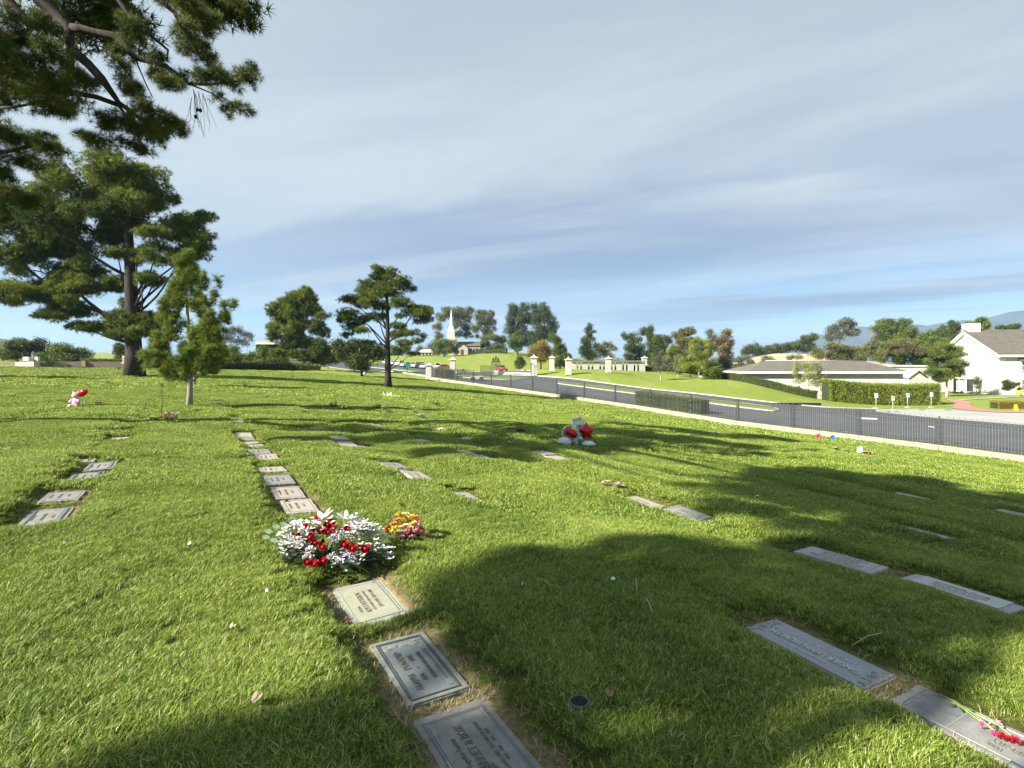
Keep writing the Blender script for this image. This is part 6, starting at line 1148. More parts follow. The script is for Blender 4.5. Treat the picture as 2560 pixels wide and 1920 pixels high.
# ---- the overhanging pine at the left, rooted outside the view; its crown shades the lawn
def pine_with_limbs(name, label, tx, ty, hgt, r0, limbs_w, blobs_w, n, size, k, mat, seed, width, extra=None):
    z0 = gz(tx, ty); e = empty(name, (tx, ty, z0), label, 'tree', 'pines on the lawn'); P = wob((0, 0, -.3), (hgt * .03, hgt * .02, hgt), 10, .01, seed); MB().tube(P, [r0 * (1.3 if i_ == 0 else 1 - .8 * i_ / 10) for i_ in range(11)], 14).build('trunk', bark, e)
    O = Vector((tx, ty, z0))
    for (pts, ra, rb) in limbs_w:
        m_ = len(pts); sm = []
        for i_ in range(m_ - 1):
            a, b = Vector(pts[i_]), Vector(pts[i_ + 1]); sm.append(a); L_ = (b - a).length
            if L_ > .5: sm += [a.lerp(b, q / 4) + Vector([random.gauss(0, .012) for _ in range(3)]) * L_ for q in (1, 2, 3)]
        sm.append(Vector(pts[-1])); m_ = len(sm); MB().tube([p_ - O for p_ in sm], [ra + (rb - ra) * i_ / (m_ - 1) for i_ in range(m_)], 8).build('limb', bark_d, e)
    BL = [(b[0] - O.x, b[1] - O.y, b[2] - O.z, b[3], b[4], b[5]) for b in blobs_w]
    me = foliage_mesh('crown', BL, n, size, mat, 'needle', k, seed, .25, width); link_mesh('crown', me, None, e)
    return e, O
T1 = (-14.0, 10.8); Y1 = 10.0; s1 = Y1 / FP
def q1(x, y, dy=0.0): px, py = x * .3375, y * .3375; Yb_ = Y1 + dy; return ((px - CX) / FP * Yb_, Yb_, CAMH - (py - HY) / FP * Yb_)
lm = [([(-13.9, 10.8, 6.6), (-11.5, 10.4, 8.6), q1(40, -60), q1(60, 0), q1(150, 110), q1(230, 190), q1(190, 290), q1(60, 330), q1(-120, 350)], .16, .05), ([(-13.9, 10.8, 7.6), (-11.2, 10.3, 9.6), q1(200, -140), q1(290, 0), q1(380, 70), q1(510, 190), q1(522, 330), q1(520, 500), q1(470, 640)], .20, .05),
      ([q1(530, 205), q1(610, 215), q1(700, 240), q1(860, 265), q1(950, 370), q1(1000, 420), q1(1230, 490), q1(1400, 620), q1(1560, 625), q1(1800, 600)], .075, .014), ([q1(545, 380), q1(650, 470), q1(760, 590), q1(880, 760), q1(1000, 850), q1(1150, 960)], .085, .025), ([q1(560, 690), q1(620, 700), q1(720, 720), q1(870, 775)], .05, .04), ([q1(870, 770), q1(930, 850), q1(960, 900)], .03, .015),
      ([(-13.8, 10.8, 9.0), (-9, 10.3, 11.2), q1(700, -220), q1(880, 0), q1(980, 150), q1(1100, 250), q1(1245, 370), q1(1235, 455)], .13, .012), ([(-13.8, 10.8, 9.6), (-8, 10.2, 11.6), q1(980, -220), q1(1180, 0), q1(1290, 90), q1(1330, 180), q1(1400, 300), q1(1500, 450)], .12, .012),
      ([q1(1000, 400), q1(1020, 480), q1(1080, 620), q1(1130, 720)], .018, .008), ([q1(1420, 630), q1(1520, 670), q1(1650, 730), q1(1800, 790)], .016, .006), ([q1(1560, 625), q1(1680, 590), q1(1840, 520)], .014, .006), ([q1(0, 800), q1(100, 795), q1(230, 770), q1(330, 740)], .03, .015), ([q1(-60, 480), q1(90, 390), q1(240, 280), q1(380, 180)], .022, .010), ([(-13.9, 10.8, 4.6), (-11.5, 10.4, 4.4), q1(-250, 1150), q1(50, 1120), q1(250, 1080)], .14, .03), ([(-14, 10.8, 9), (-15, 11, 11.5), (-17, 12, 13.5)], .15, .05), ([(-14, 10.8, 10), (-12, 12, 12.5), (-10.5, 13, 14)], .15, .05)]
b1 = [(60, 150, 100, 90), (330, 170, 110, 80), (30, 400, 100, 110), (200, 350, 120, 90), (330, 420, 140, 95), (100, 560, 160, 95), (330, 600, 160, 95), (480, 700, 140, 85), (560, 560, 90, 75), (650, 620, 85, 70), (200, 720, 140, 75), (450, 820, 100, 50), (60, 760, 60, 55), (80, 1000, 110, 80), (250, 1050, 120, 80), (380, 1110, 80, 60), (120, 1180, 110, 55), (270, 1250, 40, 30), (40, 1290, 90, 60), (60, 1420, 110, 80), (190, 1490, 90, 60), (20, 1590, 100, 80), (-150, 300, 200, 200), (-150, 700, 200, 200), (-150, 1050, 160, 160),
      (950, 215, 90, 75), (1000, 290, 60, 70), (900, 120, 34, 34), (870, 390, 55, 45), (880, 500, 60, 55), (930, 600, 75, 65), (1000, 690, 75, 55), (1150, 420, 65, 45), (1180, 560, 85, 60), (1270, 610, 90, 60), (1350, 560, 60, 50), (1440, 350, 115, 105), (1380, 230, 95, 70), (1520, 200, 100, 75), (1580, 150, 60, 55), (1400, 40, 125, 55), (1280, 10, 120, 34), (1560, 470, 70, 55), (1600, 560, 80, 50), (1700, 600, 90, 50), (1830, 575, 75, 65), (1850, 520, 55, 42), (1690, 800, 50, 40), (1800, 800, 65, 50), (1600, 715, 55, 32), (1480, 560, 80, 50), (1700, 860, 30, 22),
      (1100, 860, 105, 85), (1220, 900, 105, 85), (1310, 950, 75, 50), (1150, 1010, 105, 65), (1050, 950, 105, 65), (900, 900, 95, 60), (800, 950, 75, 50), (700, 1040, 95, 38), (620, 1000, 60, 30), (780, 870, 60, 32), (950, 1060, 90, 42), (1060, 1110, 70, 40), (1740, 8, 70, 24)]
bw = []; g_ = random.Random(9)
for (a, b, c, d) in b1:
    dy = g_.uniform(-1.2, 1.2) if a < 700 else g_.uniform(-.5, .5); p_ = q1(a, b, dy); bw.append((p_[0], p_[1], p_[2], c * .3375 * s1 * 1.08, max(c, d) * .3375 * s1 * 1.25, d * .3375 * s1 * 1.08))
NVIS = len(bw)
def shade_blob(px, py, rpx, h, flat=.55):
    """a tuft of the crown at height h whose shade falls at a photo position"""
    x, y, z = hit(px, py); t = h / -LDIR.z; c = Vector((x, y, z)) - LDIR * t; r = rpx / FP * y; return (c.x, c.y, c.z, r, r, max(r * flat, .35))
up1 = [shade_blob(*a) for a in [(2000, 1195, 130, 10), (2170, 1215, 150, 10.5), (2350, 1230, 150, 11), (2500, 1250, 150, 11), (1950, 1245, 130, 9.5), (2120, 1270, 130, 10), (2300, 1290, 140, 10.5), (2480, 1310, 140, 11), (1880, 1275, 90, 9.5),
        (1560, 1082, 90, 12), (1700, 1078, 110, 12.5), (1640, 1100, 100, 12), (1450, 1125, 80, 11), (1780, 1108, 110, 12.5), (1330, 1118, 90, 11), (1180, 1110, 90, 11), (1060, 1092, 80, 11), (940, 1105, 80, 10.5), (860, 1082, 90, 10.5), (1240, 1140, 70, 10.5), (1900, 1098, 90, 13), (740, 1096, 60, 10), (1100, 1128, 70, 10.5), (1560, 1112, 60, 11.5), (2050, 1225, 120, 10), (2250, 1200, 120, 11), (2420, 1270, 120, 11), (2060, 1180, 90, 10.5), (1960, 1215, 110, 10), (2200, 1245, 120, 10.5), (2150, 1240, 240, 10), (2400, 1258, 220, 11)]]
blw = bw + up1
e, O = pine_with_limbs('pine_tree', 'near overhanging pine reaching in at the top left with bare curved limbs', T1[0], T1[1], 15.5, .42, lm, bw, 12500, .13, 18, ndl_near, 11, .024)
tt_ = [([(-13.8, 10.9, 8 + .6 * (i_ % 4)), ((b[0] - 13.8) / 2, (b[1] + 10.9) / 2, b[2] - .5), (b[0], b[1], b[2])], .09, .02) for i_, b in enumerate(up1[::2])]
for (pts, ra, rb) in tt_: MB().tube([Vector(p_) - O for p_ in wob(pts[0], pts[1], 3, .03, 1)[:-1] + wob(pts[1], pts[2], 3, .03, 2)], [ra, ra * .85, ra * .7, ra * .6, ra * .5, ra * .35, rb], 6).build('limb', bark_d, e)
BL = [(b[0] - O.x, b[1] - O.y, b[2] - O.z, b[3], b[4], b[5]) for b in up1]; link_mesh('crown', foliage_mesh('crown', BL, 14000, .28, ndl_near, 'needle', 16, 12, .1, .05), None, e)
# bare twigs with cones hanging below the right-hand branch
tb = MB(); g_ = random.Random(2)
for (x, y) in [(1430, 660), (1440, 700), (1500, 690), (1470, 680), (1420, 720)]:
    a = q1(x, y)
    for _ in range(3):
        p_ = [a]; cxx, cyy = x, y
        for _ in range(4): cxx += g_.uniform(-22, 34); cyy += g_.uniform(50, 90); p_.append(q1(cxx, cyy))
        tb.tube([Vector(v) - O for v in p_], [.005, .004, .0035, .003, .002], 4, False)
tag(tb.build('bare_twigs', bark_g, e), kind='stuff')
for (x, y) in [(1462, 812), (1485, 818), (1450, 865)]: p_ = Vector(q1(x, y)) - O; MB().ball(p_, (.03, .03, .036), 8, 6, .15).build('cone', bark_d, e)
# the pine behind the photographer's left shoulder, whose shade covers the near right lawn
sb = [shade_blob(*a) for a in [(2450, 1330, 120, 10.4), (2320, 1325, 110, 10.3), (2200, 1315, 90, 10.2), (2550, 1390, 120, 10.6), (2020, 1315, 70, 10), (2420, 1380, 120, 10.4), (1190, 1500, 80, 8), (1270, 1470, 100, 8), (1300, 1560, 120, 8.2), (1400, 1500, 130, 8.4), (1420, 1600, 150, 8.6), (1560, 1540, 140, 8.6), (1580, 1640, 150, 8.8), (1700, 1500, 130, 9), (1740, 1600, 140, 9), (1830, 1450, 120, 9.2), (1880, 1560, 130, 9.2), (1420, 1400, 90, 9), (1330, 1420, 90, 8.8), (1980, 1480, 130, 9.4), (2020, 1390, 120, 9.8), (2060, 1560, 100, 9.4), (2130, 1450, 120, 9.8), (2200, 1380, 120, 10), (2260, 1450, 110, 10), (2350, 1390, 110, 10.2), (2380, 1470, 90, 10.2),
        (2480, 1420, 110, 10.4), (2520, 1350, 100, 10.6), (2400, 1340, 90, 10.6), (1730, 1400, 80, 9.4), (1650, 1360, 60, 9.6), (2150, 1340, 70, 10.4), (1460, 1680, 90, 8.6), (1700, 1710, 110, 8.8), (1850, 1660, 90, 9), (2500, 1560, 60, 10),  (1950, 1630, 70, 9.2), (640, 1890, 140, 7.5), (790, 1850, 85, 7.5), (480, 1925, 110, 7.4), (1480, 1450, 80, 8.8), (2200, 1520, 90, 9.8), (2300, 1510, 80, 10), (2120, 1530, 90, 9.6), (2440, 1530, 80, 10.2), (2040, 1640, 70, 9.2), (2160, 1660, 60, 9.4), (2420, 1420, 90, 10.2), (2500, 1480, 80, 10.3), (1580, 1430, 70, 9)]]
T0 = (-10.5, -4.2); O0 = None
lm0 = [([(T0[0], T0[1], 5 + .25 * (i_ % 7)), ((b[0] * .55 + T0[0] * .45), (b[1] * .55 + T0[1] * .45), b[2] - .8 + .02 * i_), (b[0], b[1], b[2])], .11, .03) for i_, b in enumerate(sb[::3])]
pine_with_limbs('pine_tree', 'pine behind the viewer whose crown shades the near right lawn', T0[0], T0[1], 11.5, .38, lm0, sb, 9000, .24, 16, ndl_near, 15, .04)
# two more pines outside the left border throw the long bands
tree('pine_tree', 'pine beyond the left border of the view', 'tree', -560, 985, 30, [(-560, 640, 90, 60), (-620, 700, 90, 60), (-500, 710, 100, 60), (-640, 770, 80, 40), (-480, 780, 90, 40), (-560, 790, 110, 50)], ndl, bark, 30, 2500, .45, 'needle', 10, 'pines on the lawn', (-560, 600), seed=17)
tree('pine_tree', 'far pine beyond the left border of the view', 'tree', -330, 935, 58, [(-330, 620, 70, 50), (-380, 680, 80, 60), (-280, 690, 80, 60), (-400, 750, 70, 40), (-250, 760, 80, 40), (-330, 780, 100, 50)], ndl, bark, 26, 2500, .6, 'needle', 10, 'pines on the lawn', (-330, 600), seed=18)

# ---- background trees
BG = 'trees in the background'
def bt(name, label, px, pyb, Y, blobs, mat, n=1500, size=.75, bk=bark, tw=5, seed=None, **k): return tree(name, label, 'tree' if 'shrub' not in name and 'bush' not in name else 'shrub', px, pyb, Y, blobs, mat, bk, tw, n, size, 'leaf', 6, BG, seed=seed or int(px), **k)
def rb(cx0, cy0, w_, h_, n, r_, seed):
    g = random.Random(seed); o = []
    for _ in range(n):
        a = g.uniform(0, 6.28); q = math.sqrt(g.random()) * .8; o.append((cx0 + w_ / 2 * q * math.cos(a), cy0 + h_ / 2 * q * math.sin(a), r_ * g.uniform(.7, 1.3), r_ * g.uniform(.55, 1.0)))
    return o
bt('eucalyptus_tree', 'tall airy eucalyptus directly behind the chapel steeple', 1135, 885, 268, cs([(500, 240, 60, 45), (450, 330, 60, 60), (420, 430, 60, 50), (560, 300, 70, 60), (640, 260, 70, 55), (700, 330, 90, 70), (760, 250, 60, 45), (620, 400, 80, 60), (720, 430, 70, 60), (430, 520, 60, 40), (650, 500, 60, 40), (740, 520, 60, 40)], .226, 1000, 720), lf_o, 3200, .95, bark_w, 4, limbs=5)
bt('eucalyptus_tree', 'second airy eucalyptus right of the chapel roof', 1200, 880, 262, cs([(870, 290, 60, 55), (950, 300, 60, 60), (1010, 290, 30, 50), (900, 380, 80, 60), (1000, 380, 70, 55), (850, 460, 60, 50), (960, 470, 80, 50), (1050, 380, 30, 25), (1040, 450, 30, 30), (850, 540, 30, 25)], .226, 1000, 720), lf_o, 2400, .9, bark_w, 5, limbs=5)
bt('cedar_tree', 'left half of the big dark tree pair on the hill', 1290, 878, 255, cs([(1260, 230, 60, 70), (1380, 210, 60, 60), (1220, 330, 70, 80), (1330, 330, 90, 100), (1430, 330, 60, 90), (1230, 450, 80, 80), (1350, 480, 100, 90), (1250, 560, 80, 60), (1400, 600, 90, 70), (1320, 650, 60, 50)], .226, 1000, 720), lf_d, 4200, 1.0, bark_d, 8, shell=.6)
bt('cedar_tree', 'right half of the big dark tree pair on the hill', 1360, 878, 252, cs([(1500, 240, 55, 70), (1600, 230, 60, 70), (1650, 330, 60, 80), (1540, 350, 90, 100), (1700, 430, 50, 60), (1600, 480, 110, 90), (1500, 560, 100, 90), (1680, 540, 60, 60), (1560, 640, 90, 60)], .226, 1000, 720), lf_d, 4200, 1.0, bark_d, 8, shell=.6)
bt('oak_tree', 'round green tree in front of the chapel tower', 1110, 893, 238, cs([(500, 600, 90, 50), (420, 640, 60, 50), (580, 640, 60, 50), (500, 680, 110, 50), (400, 700, 50, 35), (610, 700, 50, 35)], .226, 1000, 720), lf_m, 2200, .85, bark_d, 5)
bt('oak_tree', 'round mid-green trees over the clipped hill hedge', 1225, 878, 258, cs([(950, 560, 60, 55), (1050, 560, 70, 55), (1130, 580, 60, 60), (940, 620, 60, 40), (1080, 640, 80, 40)], .226, 1000, 720), lf_m, 2000, .85, bark_d, 4)
bt('light_tree', 'lighter slender tree before the dark pair on the hill', 1294, 884, 240, cs([(1290, 520, 60, 55), (1240, 580, 60, 50), (1340, 590, 60, 60), (1290, 640, 90, 50)], .226, 1000, 720), lf_m, 1500, .8, bark_d, 4)
bt('golden_tree', 'round golden-yellow tree behind the right gate pillar', 1352, 915, 150, cs([(1560, 630, 80, 50), (1480, 690, 70, 50), (1620, 690, 90, 50), (1540, 730, 110, 50), (1450, 740, 50, 40), (1700, 740, 50, 40), (1580, 780, 100, 35)], .226, 1000, 720), lf_g, 2600, .5, bark_d, 5)
bt('green_tree', 'tall dark green tree right of the golden one', 1400, 920, 140, cs([(1690, 560, 50, 60), (1740, 600, 60, 60), (1800, 660, 50, 60), (1740, 700, 80, 60), (1820, 750, 60, 60), (1760, 800, 90, 60), (1870, 780, 35, 50), (1720, 840, 60, 40), (1830, 860, 50, 40)], .226, 1000, 720), lf_m, 3000, .5, bark_d, 5)
bt('small_tree', 'small dark tree standing alone behind the fence near the gate', 1300, 937, 92, cs([(1330, 780, 40, 30), (1290, 830, 30, 30), (1360, 830, 35, 35), (1320, 860, 50, 30)], .226, 1000, 720), lf_m, 1100, .28, bark_g, 3)
gg = random.Random(8); cf = [(1474 + gg.uniform(-1, 1) * (3 + 24 * f), 812 + 82 * f, 5 + 9 * f, 5 + 4 * f) for f in [i_ / 30 for i_ in range(31)]]
bt('conifer_tree', 'dark cone-shaped conifer standing alone against the sky', 1476, 912, 150, cf, lf_d, 2600, .5, bark_d, 4, trunk_top=(1474, 808))
bt('small_tree', 'pale olive small tree right of the lone conifer', 1518, 915, 150, [(1500, 868, 14, 10), (1520, 864, 14, 10), (1532, 872, 10, 8), (1512, 882, 14, 10), (1524, 895, 12, 10)], lf_o, 900, .5, bark_g, 3)
o4 = (.2712, 1400, 780)
bt('oak_tree', 'broad dark tree at the left of the right-hand grove', 1594, 920, 135, cs([(620, 220, 50, 35), (700, 240, 70, 50), (780, 190, 50, 50), (650, 320, 70, 60), (740, 350, 70, 70), (640, 400, 60, 50), (720, 430, 60, 40)], *o4), lf_d, 2400, .5, bark_w, 4)
bt('cypress_tree', 'narrow dark cypress rising out of the grove', 1628, 925, 130, cs([(838, 160, 24, 35), (840, 230, 36, 50), (840, 310, 50, 60), (830, 390, 60, 60), (850, 460, 70, 40)], *o4), lf_d, 1800, .5, bark_d, 4)
bt('oak_tree', 'dark round tree right of the narrow cypress', 1655, 928, 128, cs([(900, 270, 60, 50), (970, 270, 50, 50), (930, 350, 80, 60), (900, 430, 80, 50), (990, 420, 50, 50)], *o4), lf_d, 2200, .5, bark_d, 4)
bt('oak_tree', 'tall loose olive tree in the middle of the grove', 1700, 935, 125, cs([(1080, 220, 50, 40), (1150, 190, 60, 45), (1210, 170, 50, 40), (1120, 280, 70, 60), (1200, 280, 50, 50), (1080, 360, 70, 60), (1160, 380, 60, 60)], *o4), lf_o, 2200, .5, bark_g, 4)
bt('light_tree', 'light green tree in front of the grove, left one', 1696, 942, 95, cs([(1030, 350, 50, 50), (1000, 430, 50, 60), (1060, 430, 50, 60), (1030, 500, 70, 50)], *o4), lf_l, 1400, .36, bark_g, 3)
bt('light_tree', 'tall light green tree in the middle of the grove', 1745, 945, 105, cs([(1270, 260, 70, 45), (1340, 300, 60, 50), (1250, 340, 70, 60), (1330, 390, 80, 60), (1270, 440, 80, 50), (1380, 370, 40, 40)], *o4), lf_l, 2400, .38, bark_g, 4)
bt('eucalyptus_tree', 'brownish eucalyptus at the right end of the grove', 1818, 948, 110, cs([(1530, 190, 50, 35), (1500, 260, 60, 50), (1560, 280, 50, 60), (1500, 350, 60, 60), (1560, 400, 50, 60), (1480, 440, 50, 50), (1540, 490, 50, 50)], *o4), lf_b, 2200, .42, bark_g, 4)
bt('bare_tree', 'greyish thin tree left of the brownish eucalyptus', 1772, 945, 115, cs([(1380, 190, 40, 30), (1400, 250, 45, 45), (1380, 310, 50, 40), (1440, 330, 40, 50)], *o4), lf_gr, 900, .42, bark_w, 3)
bt('light_tree', 'round yellow-green tree with forked trunk at the lawn edge', 1727, 944, 86, cs([(1150, 450, 50, 35), (1220, 440, 50, 40), (1190, 500, 80, 45), (1250, 510, 40, 40), (1130, 510, 35, 30)], *o4), lf_l, 1700, .30, bark, 4)
bt('light_tree', 'round green tree nearest the end of the lawn', 1773, 957, 80, cs([(1350, 480, 60, 40), (1420, 500, 60, 40), (1330, 540, 60, 40), (1400, 560, 70, 45), (1460, 550, 40, 40), (1370, 600, 60, 30)], *o4), lf_m, 1900, .30, bark, 4)
bt('staked_tree', 'small feathery staked tree on the right lawn', 1651, 950, 80, cs([(930, 380, 25, 30), (900, 430, 40, 30), (960, 440, 40, 30), (920, 480, 60, 35), (980, 500, 40, 30), (920, 530, 60, 25)], *o4), lf_gr, 1000, .24, bark_w, 3)
bt('slender_tree', 'slender grey-green tree between the staked tree and the grove', 1695, 940, 88, cs([(1090, 430, 30, 40), (1070, 490, 30, 40), (1110, 500, 30, 40), (1090, 540, 40, 25)], *o4), lf_gr, 800, .26, bark_w, 3)
bt('round_shrub', 'round green shrub beside the farthest stone pillar', 1568, 928, 98, [(1562, 920, 12, 8), (1574, 922, 10, 7)], lf_m, 600, .3, bark, 2)
o5 = (.2984, 1900, 720)
bt('young_tree', 'young pale-leaved tree in front of the low hall', 2016, 995, 72, cs([(330, 640, 40, 35), (400, 660, 60, 45), (480, 660, 50, 40), (320, 700, 50, 45), (420, 730, 70, 50), (500, 730, 50, 50), (340, 770, 50, 40), (440, 800, 50, 30), (520, 780, 40, 30)], *o5), lf_p, 2200, .22, bark_w, 4)
bt('magnolia_tree', 'glossy dark broadleaf tree against the white house gable', 2367, 992, 82, cs([(1520, 480, 60, 35), (1620, 500, 70, 40), (1460, 540, 60, 40), (1560, 560, 90, 50), (1660, 550, 60, 40), (1480, 620, 70, 50), (1600, 640, 100, 50), (1700, 640, 40, 30), (1440, 700, 60, 40), (1550, 720, 90, 50), (1670, 700, 60, 40), (1520, 755, 80, 24)], *o5), lf_m, 5200, .32, bark_w, 6)
for i_, (lb, px, pb, Y, L_, m_, n_) in enumerate([('feathery leaning tree on the ridge left of the mountains', 2090, 880, 230, [(560, 420, 40, 40), (600, 370, 50, 50), (650, 330, 60, 50), (700, 290, 60, 35), (750, 310, 50, 35), (640, 400, 60, 40), (740, 370, 60, 30), (800, 370, 50, 30)], lf_gr, 1700), ('dark small tree on the ridge left of the feathery one', 2020, 866, 235, [(400, 430, 50, 30), (430, 410, 40, 25), (370, 450, 30, 20)], lf_d, 900),
        ('big rounded dark tree below the mountain saddle', 2240, 900, 200, [(1080, 290, 70, 35), (1200, 300, 60, 40), (1000, 340, 70, 50), (1120, 360, 90, 60), (1240, 360, 60, 50), (1290, 400, 40, 50), (1020, 420, 80, 50), (1150, 440, 100, 50)], lf_m, 3600), ('dark tree right of the big rounded one', 2330, 900, 190, [(1400, 400, 70, 35), (1500, 380, 50, 40), (1440, 450, 90, 50), (1350, 470, 60, 50), (1540, 340, 25, 25)], lf_m, 2200),
        ('thin dark cypress pair before the mountains', 2375, 870, 200, [(1605, 300, 12, 30), (1600, 340, 16, 30), (1650, 330, 30, 30), (1620, 400, 50, 40)], lf_d, 1100), ('tree above the house chimney', 2445, 850, 140, [(1850, 290, 60, 35), (1780, 310, 45, 25), (1880, 320, 45, 35), (1820, 340, 70, 30)], lf_m, 1600), ('small dark tree over the house roof', 2535, 830, 150, [(2120, 330, 40, 15), (2000, 340, 35, 15), (2150, 320, 30, 12)], lf_d, 600)]):
    bt('ridge_tree', lb, px, pb, Y, cs(L_, *o5), m_, n_, .9 if Y > 180 else .6, bark_d, 3, limbs=2, twigs=i_ == 0)
# woods and shrub masses that read as one
def mass(name, label, cat, Y, blobs, mat, n, size, kind='stuff'):
    s = Y / FP; BL = [((b[0] - CX) * s, Y + (random.uniform(-1, 1) * b[2] * s), CAMH - (b[1] - HY) * s, b[2] * s, max(b[2], b[3]) * s, b[3] * s) for b in blobs]; me = foliage_mesh(name, BL, n, size, mat, 'leaf', 6, len(label), .5, .36); o = link_mesh(name, me, None); tag(o, label, cat, kind=kind); return o
random.seed(21)
line = [(1930 + 8.5 * i_ + random.uniform(-3, 3), 872 + random.uniform(-6, 5) - (3 if i_ > 6 else 0), 11, 10) for i_ in range(13)]; mass('tree_line', 'dark line of trees above the dry field', 'trees', 255, line + [(1860 + 9 * i_, 876 + random.uniform(-5, 5), 10, 12) for i_ in range(9)], lf_d, 3400, 1.1)
mass('woods', 'olive scrub wood behind the low hall', 'trees', 170, rb(2080, 882, 110, 44, 16, 15, 1) + rb(2180, 885, 140, 50, 18, 16, 2), lf_o, 8500, .75); mass('woods', 'brown-green wood between the ridge trees and the house', 'trees', 150, rb(2250, 880, 130, 60, 16, 15, 3) + rb(2330, 875, 120, 80, 18, 16, 4) + rb(2290, 905, 180, 34, 16, 10, 5), lf_m, 9500, .65); mass('woods', 'reddish bare thicket in the wood right of the hall roof', 'trees', 146, rb(2230, 870, 80, 40, 10, 12, 6) + rb(2290, 870, 60, 50, 8, 12, 7), lf_b, 700, .5)
mass('scrub', 'grey-green scrub slope left of the dry field', 'shrubs', 150, rb(1890, 905, 130, 40, 20, 12, 8) + rb(1860, 925, 120, 36, 14, 11, 9) + rb(1990, 895, 70, 14, 6, 7, 10), lf_gr, 4200, .5); mass('woods', 'dark undergrowth at the foot of the right-hand grove', 'shrubs', 108, rb(1680, 925, 120, 26, 14, 11, 11) + rb(1790, 935, 110, 26, 12, 10, 12), lf_d, 2600, .45)
mass('far_woods', 'distant low wood at the horizon behind the entrance', 'trees', 420, [(1395 + i_ * 12, 906 + random.uniform(-4, 2), 11, 9) for i_ in range(42)], lf_gr, 2600, 2.0)
mass('far_woods', 'distant low wood along the left horizon', 'trees', 300, [(430 + i_ * 14, 900 + random.uniform(-5, 3), 13, 9) for i_ in range(52)], lf_o, 3200, 1.5)
mass('woods', 'dark green wood behind the chapel hill', 'trees', 275, rb(1080, 870, 90, 40, 10, 12, 13) + rb(1230, 868, 90, 24, 8, 10, 14) + rb(985, 880, 110, 36, 14, 14, 15), lf_m, 3600, 1.1)
mass('shrubbery', 'yellow-green shrubbery left of the dense pine', 'shrubs', 100, rb(585, 895, 130, 30, 14, 14, 16) + rb(520, 890, 80, 34, 8, 14, 17), lf_l, 2600, .5); mass('shrubbery', 'darker shrubbery under the dense pine', 'shrubs', 96, rb(680, 892, 120, 40, 14, 14, 18) + rb(560, 870, 120, 16, 8, 9, 19), lf_m, 2800, .5)
bt('eucalyptus_tree', 'thin eucalyptus with pale forked stems left of the beige building', 602, 900, 150, [(575, 830, 16, 12), (590, 822, 18, 12), (610, 835, 18, 12), (560, 845, 18, 14), (585, 850, 18, 12), (622, 850, 14, 12), (605, 858, 14, 10), (545, 855, 20, 18), (520, 850, 20, 24)], lf_gr, 1300, .6, bark_w, 3)
bt('round_bush', 'big rounded dark bush behind the corner statue', 62, 905, 95, [(40, 868, 22, 20), (66, 860, 28, 20), (90, 868, 24, 20), (50, 885, 30, 14), (85, 888, 30, 14), (108, 878, 18, 14)], lf_d, 2600, .5, bark_d, 5); bt('round_bush', 'wide dark bush with light top right of the corner statue', 165, 905, 92, [(165, 872, 28, 14), (150, 884, 34, 14), (190, 884, 26, 14), (130, 893, 30, 10), (205, 894, 22, 8), (170, 896, 40, 8)], lf_m, 2400, .5, bark_d, 4)
bt('round_bush', 'dark tree right behind the big pine trunk', 300, 905, 88, [(296, 872, 14, 14), (305, 885, 16, 16), (330, 895, 24, 12), (350, 890, 16, 14)], lf_d, 1200, .45, bark_d, 3); bt('round_bush', 'yellow-green bush at the far left border', 8, 905, 110, [(0, 880, 20, 12), (12, 890, 20, 10)], lf_l, 700, .5, bark_d, 3)
bt('small_tree', 'small conifer beside the shed roof over the tall hedge', 2243, 950, 79, [(2243, 938, 3, 8), (2243, 948, 5, 6)], lf_d, 260, .2, bark_d, 2); bt('small_tree', 'small round tree in front of the white house facade', 2526, 988, 79, [(2518, 958, 10, 8), (2532, 962, 10, 8), (2524, 970, 14, 7)], lf_d, 900, .22, bark_g, 2)
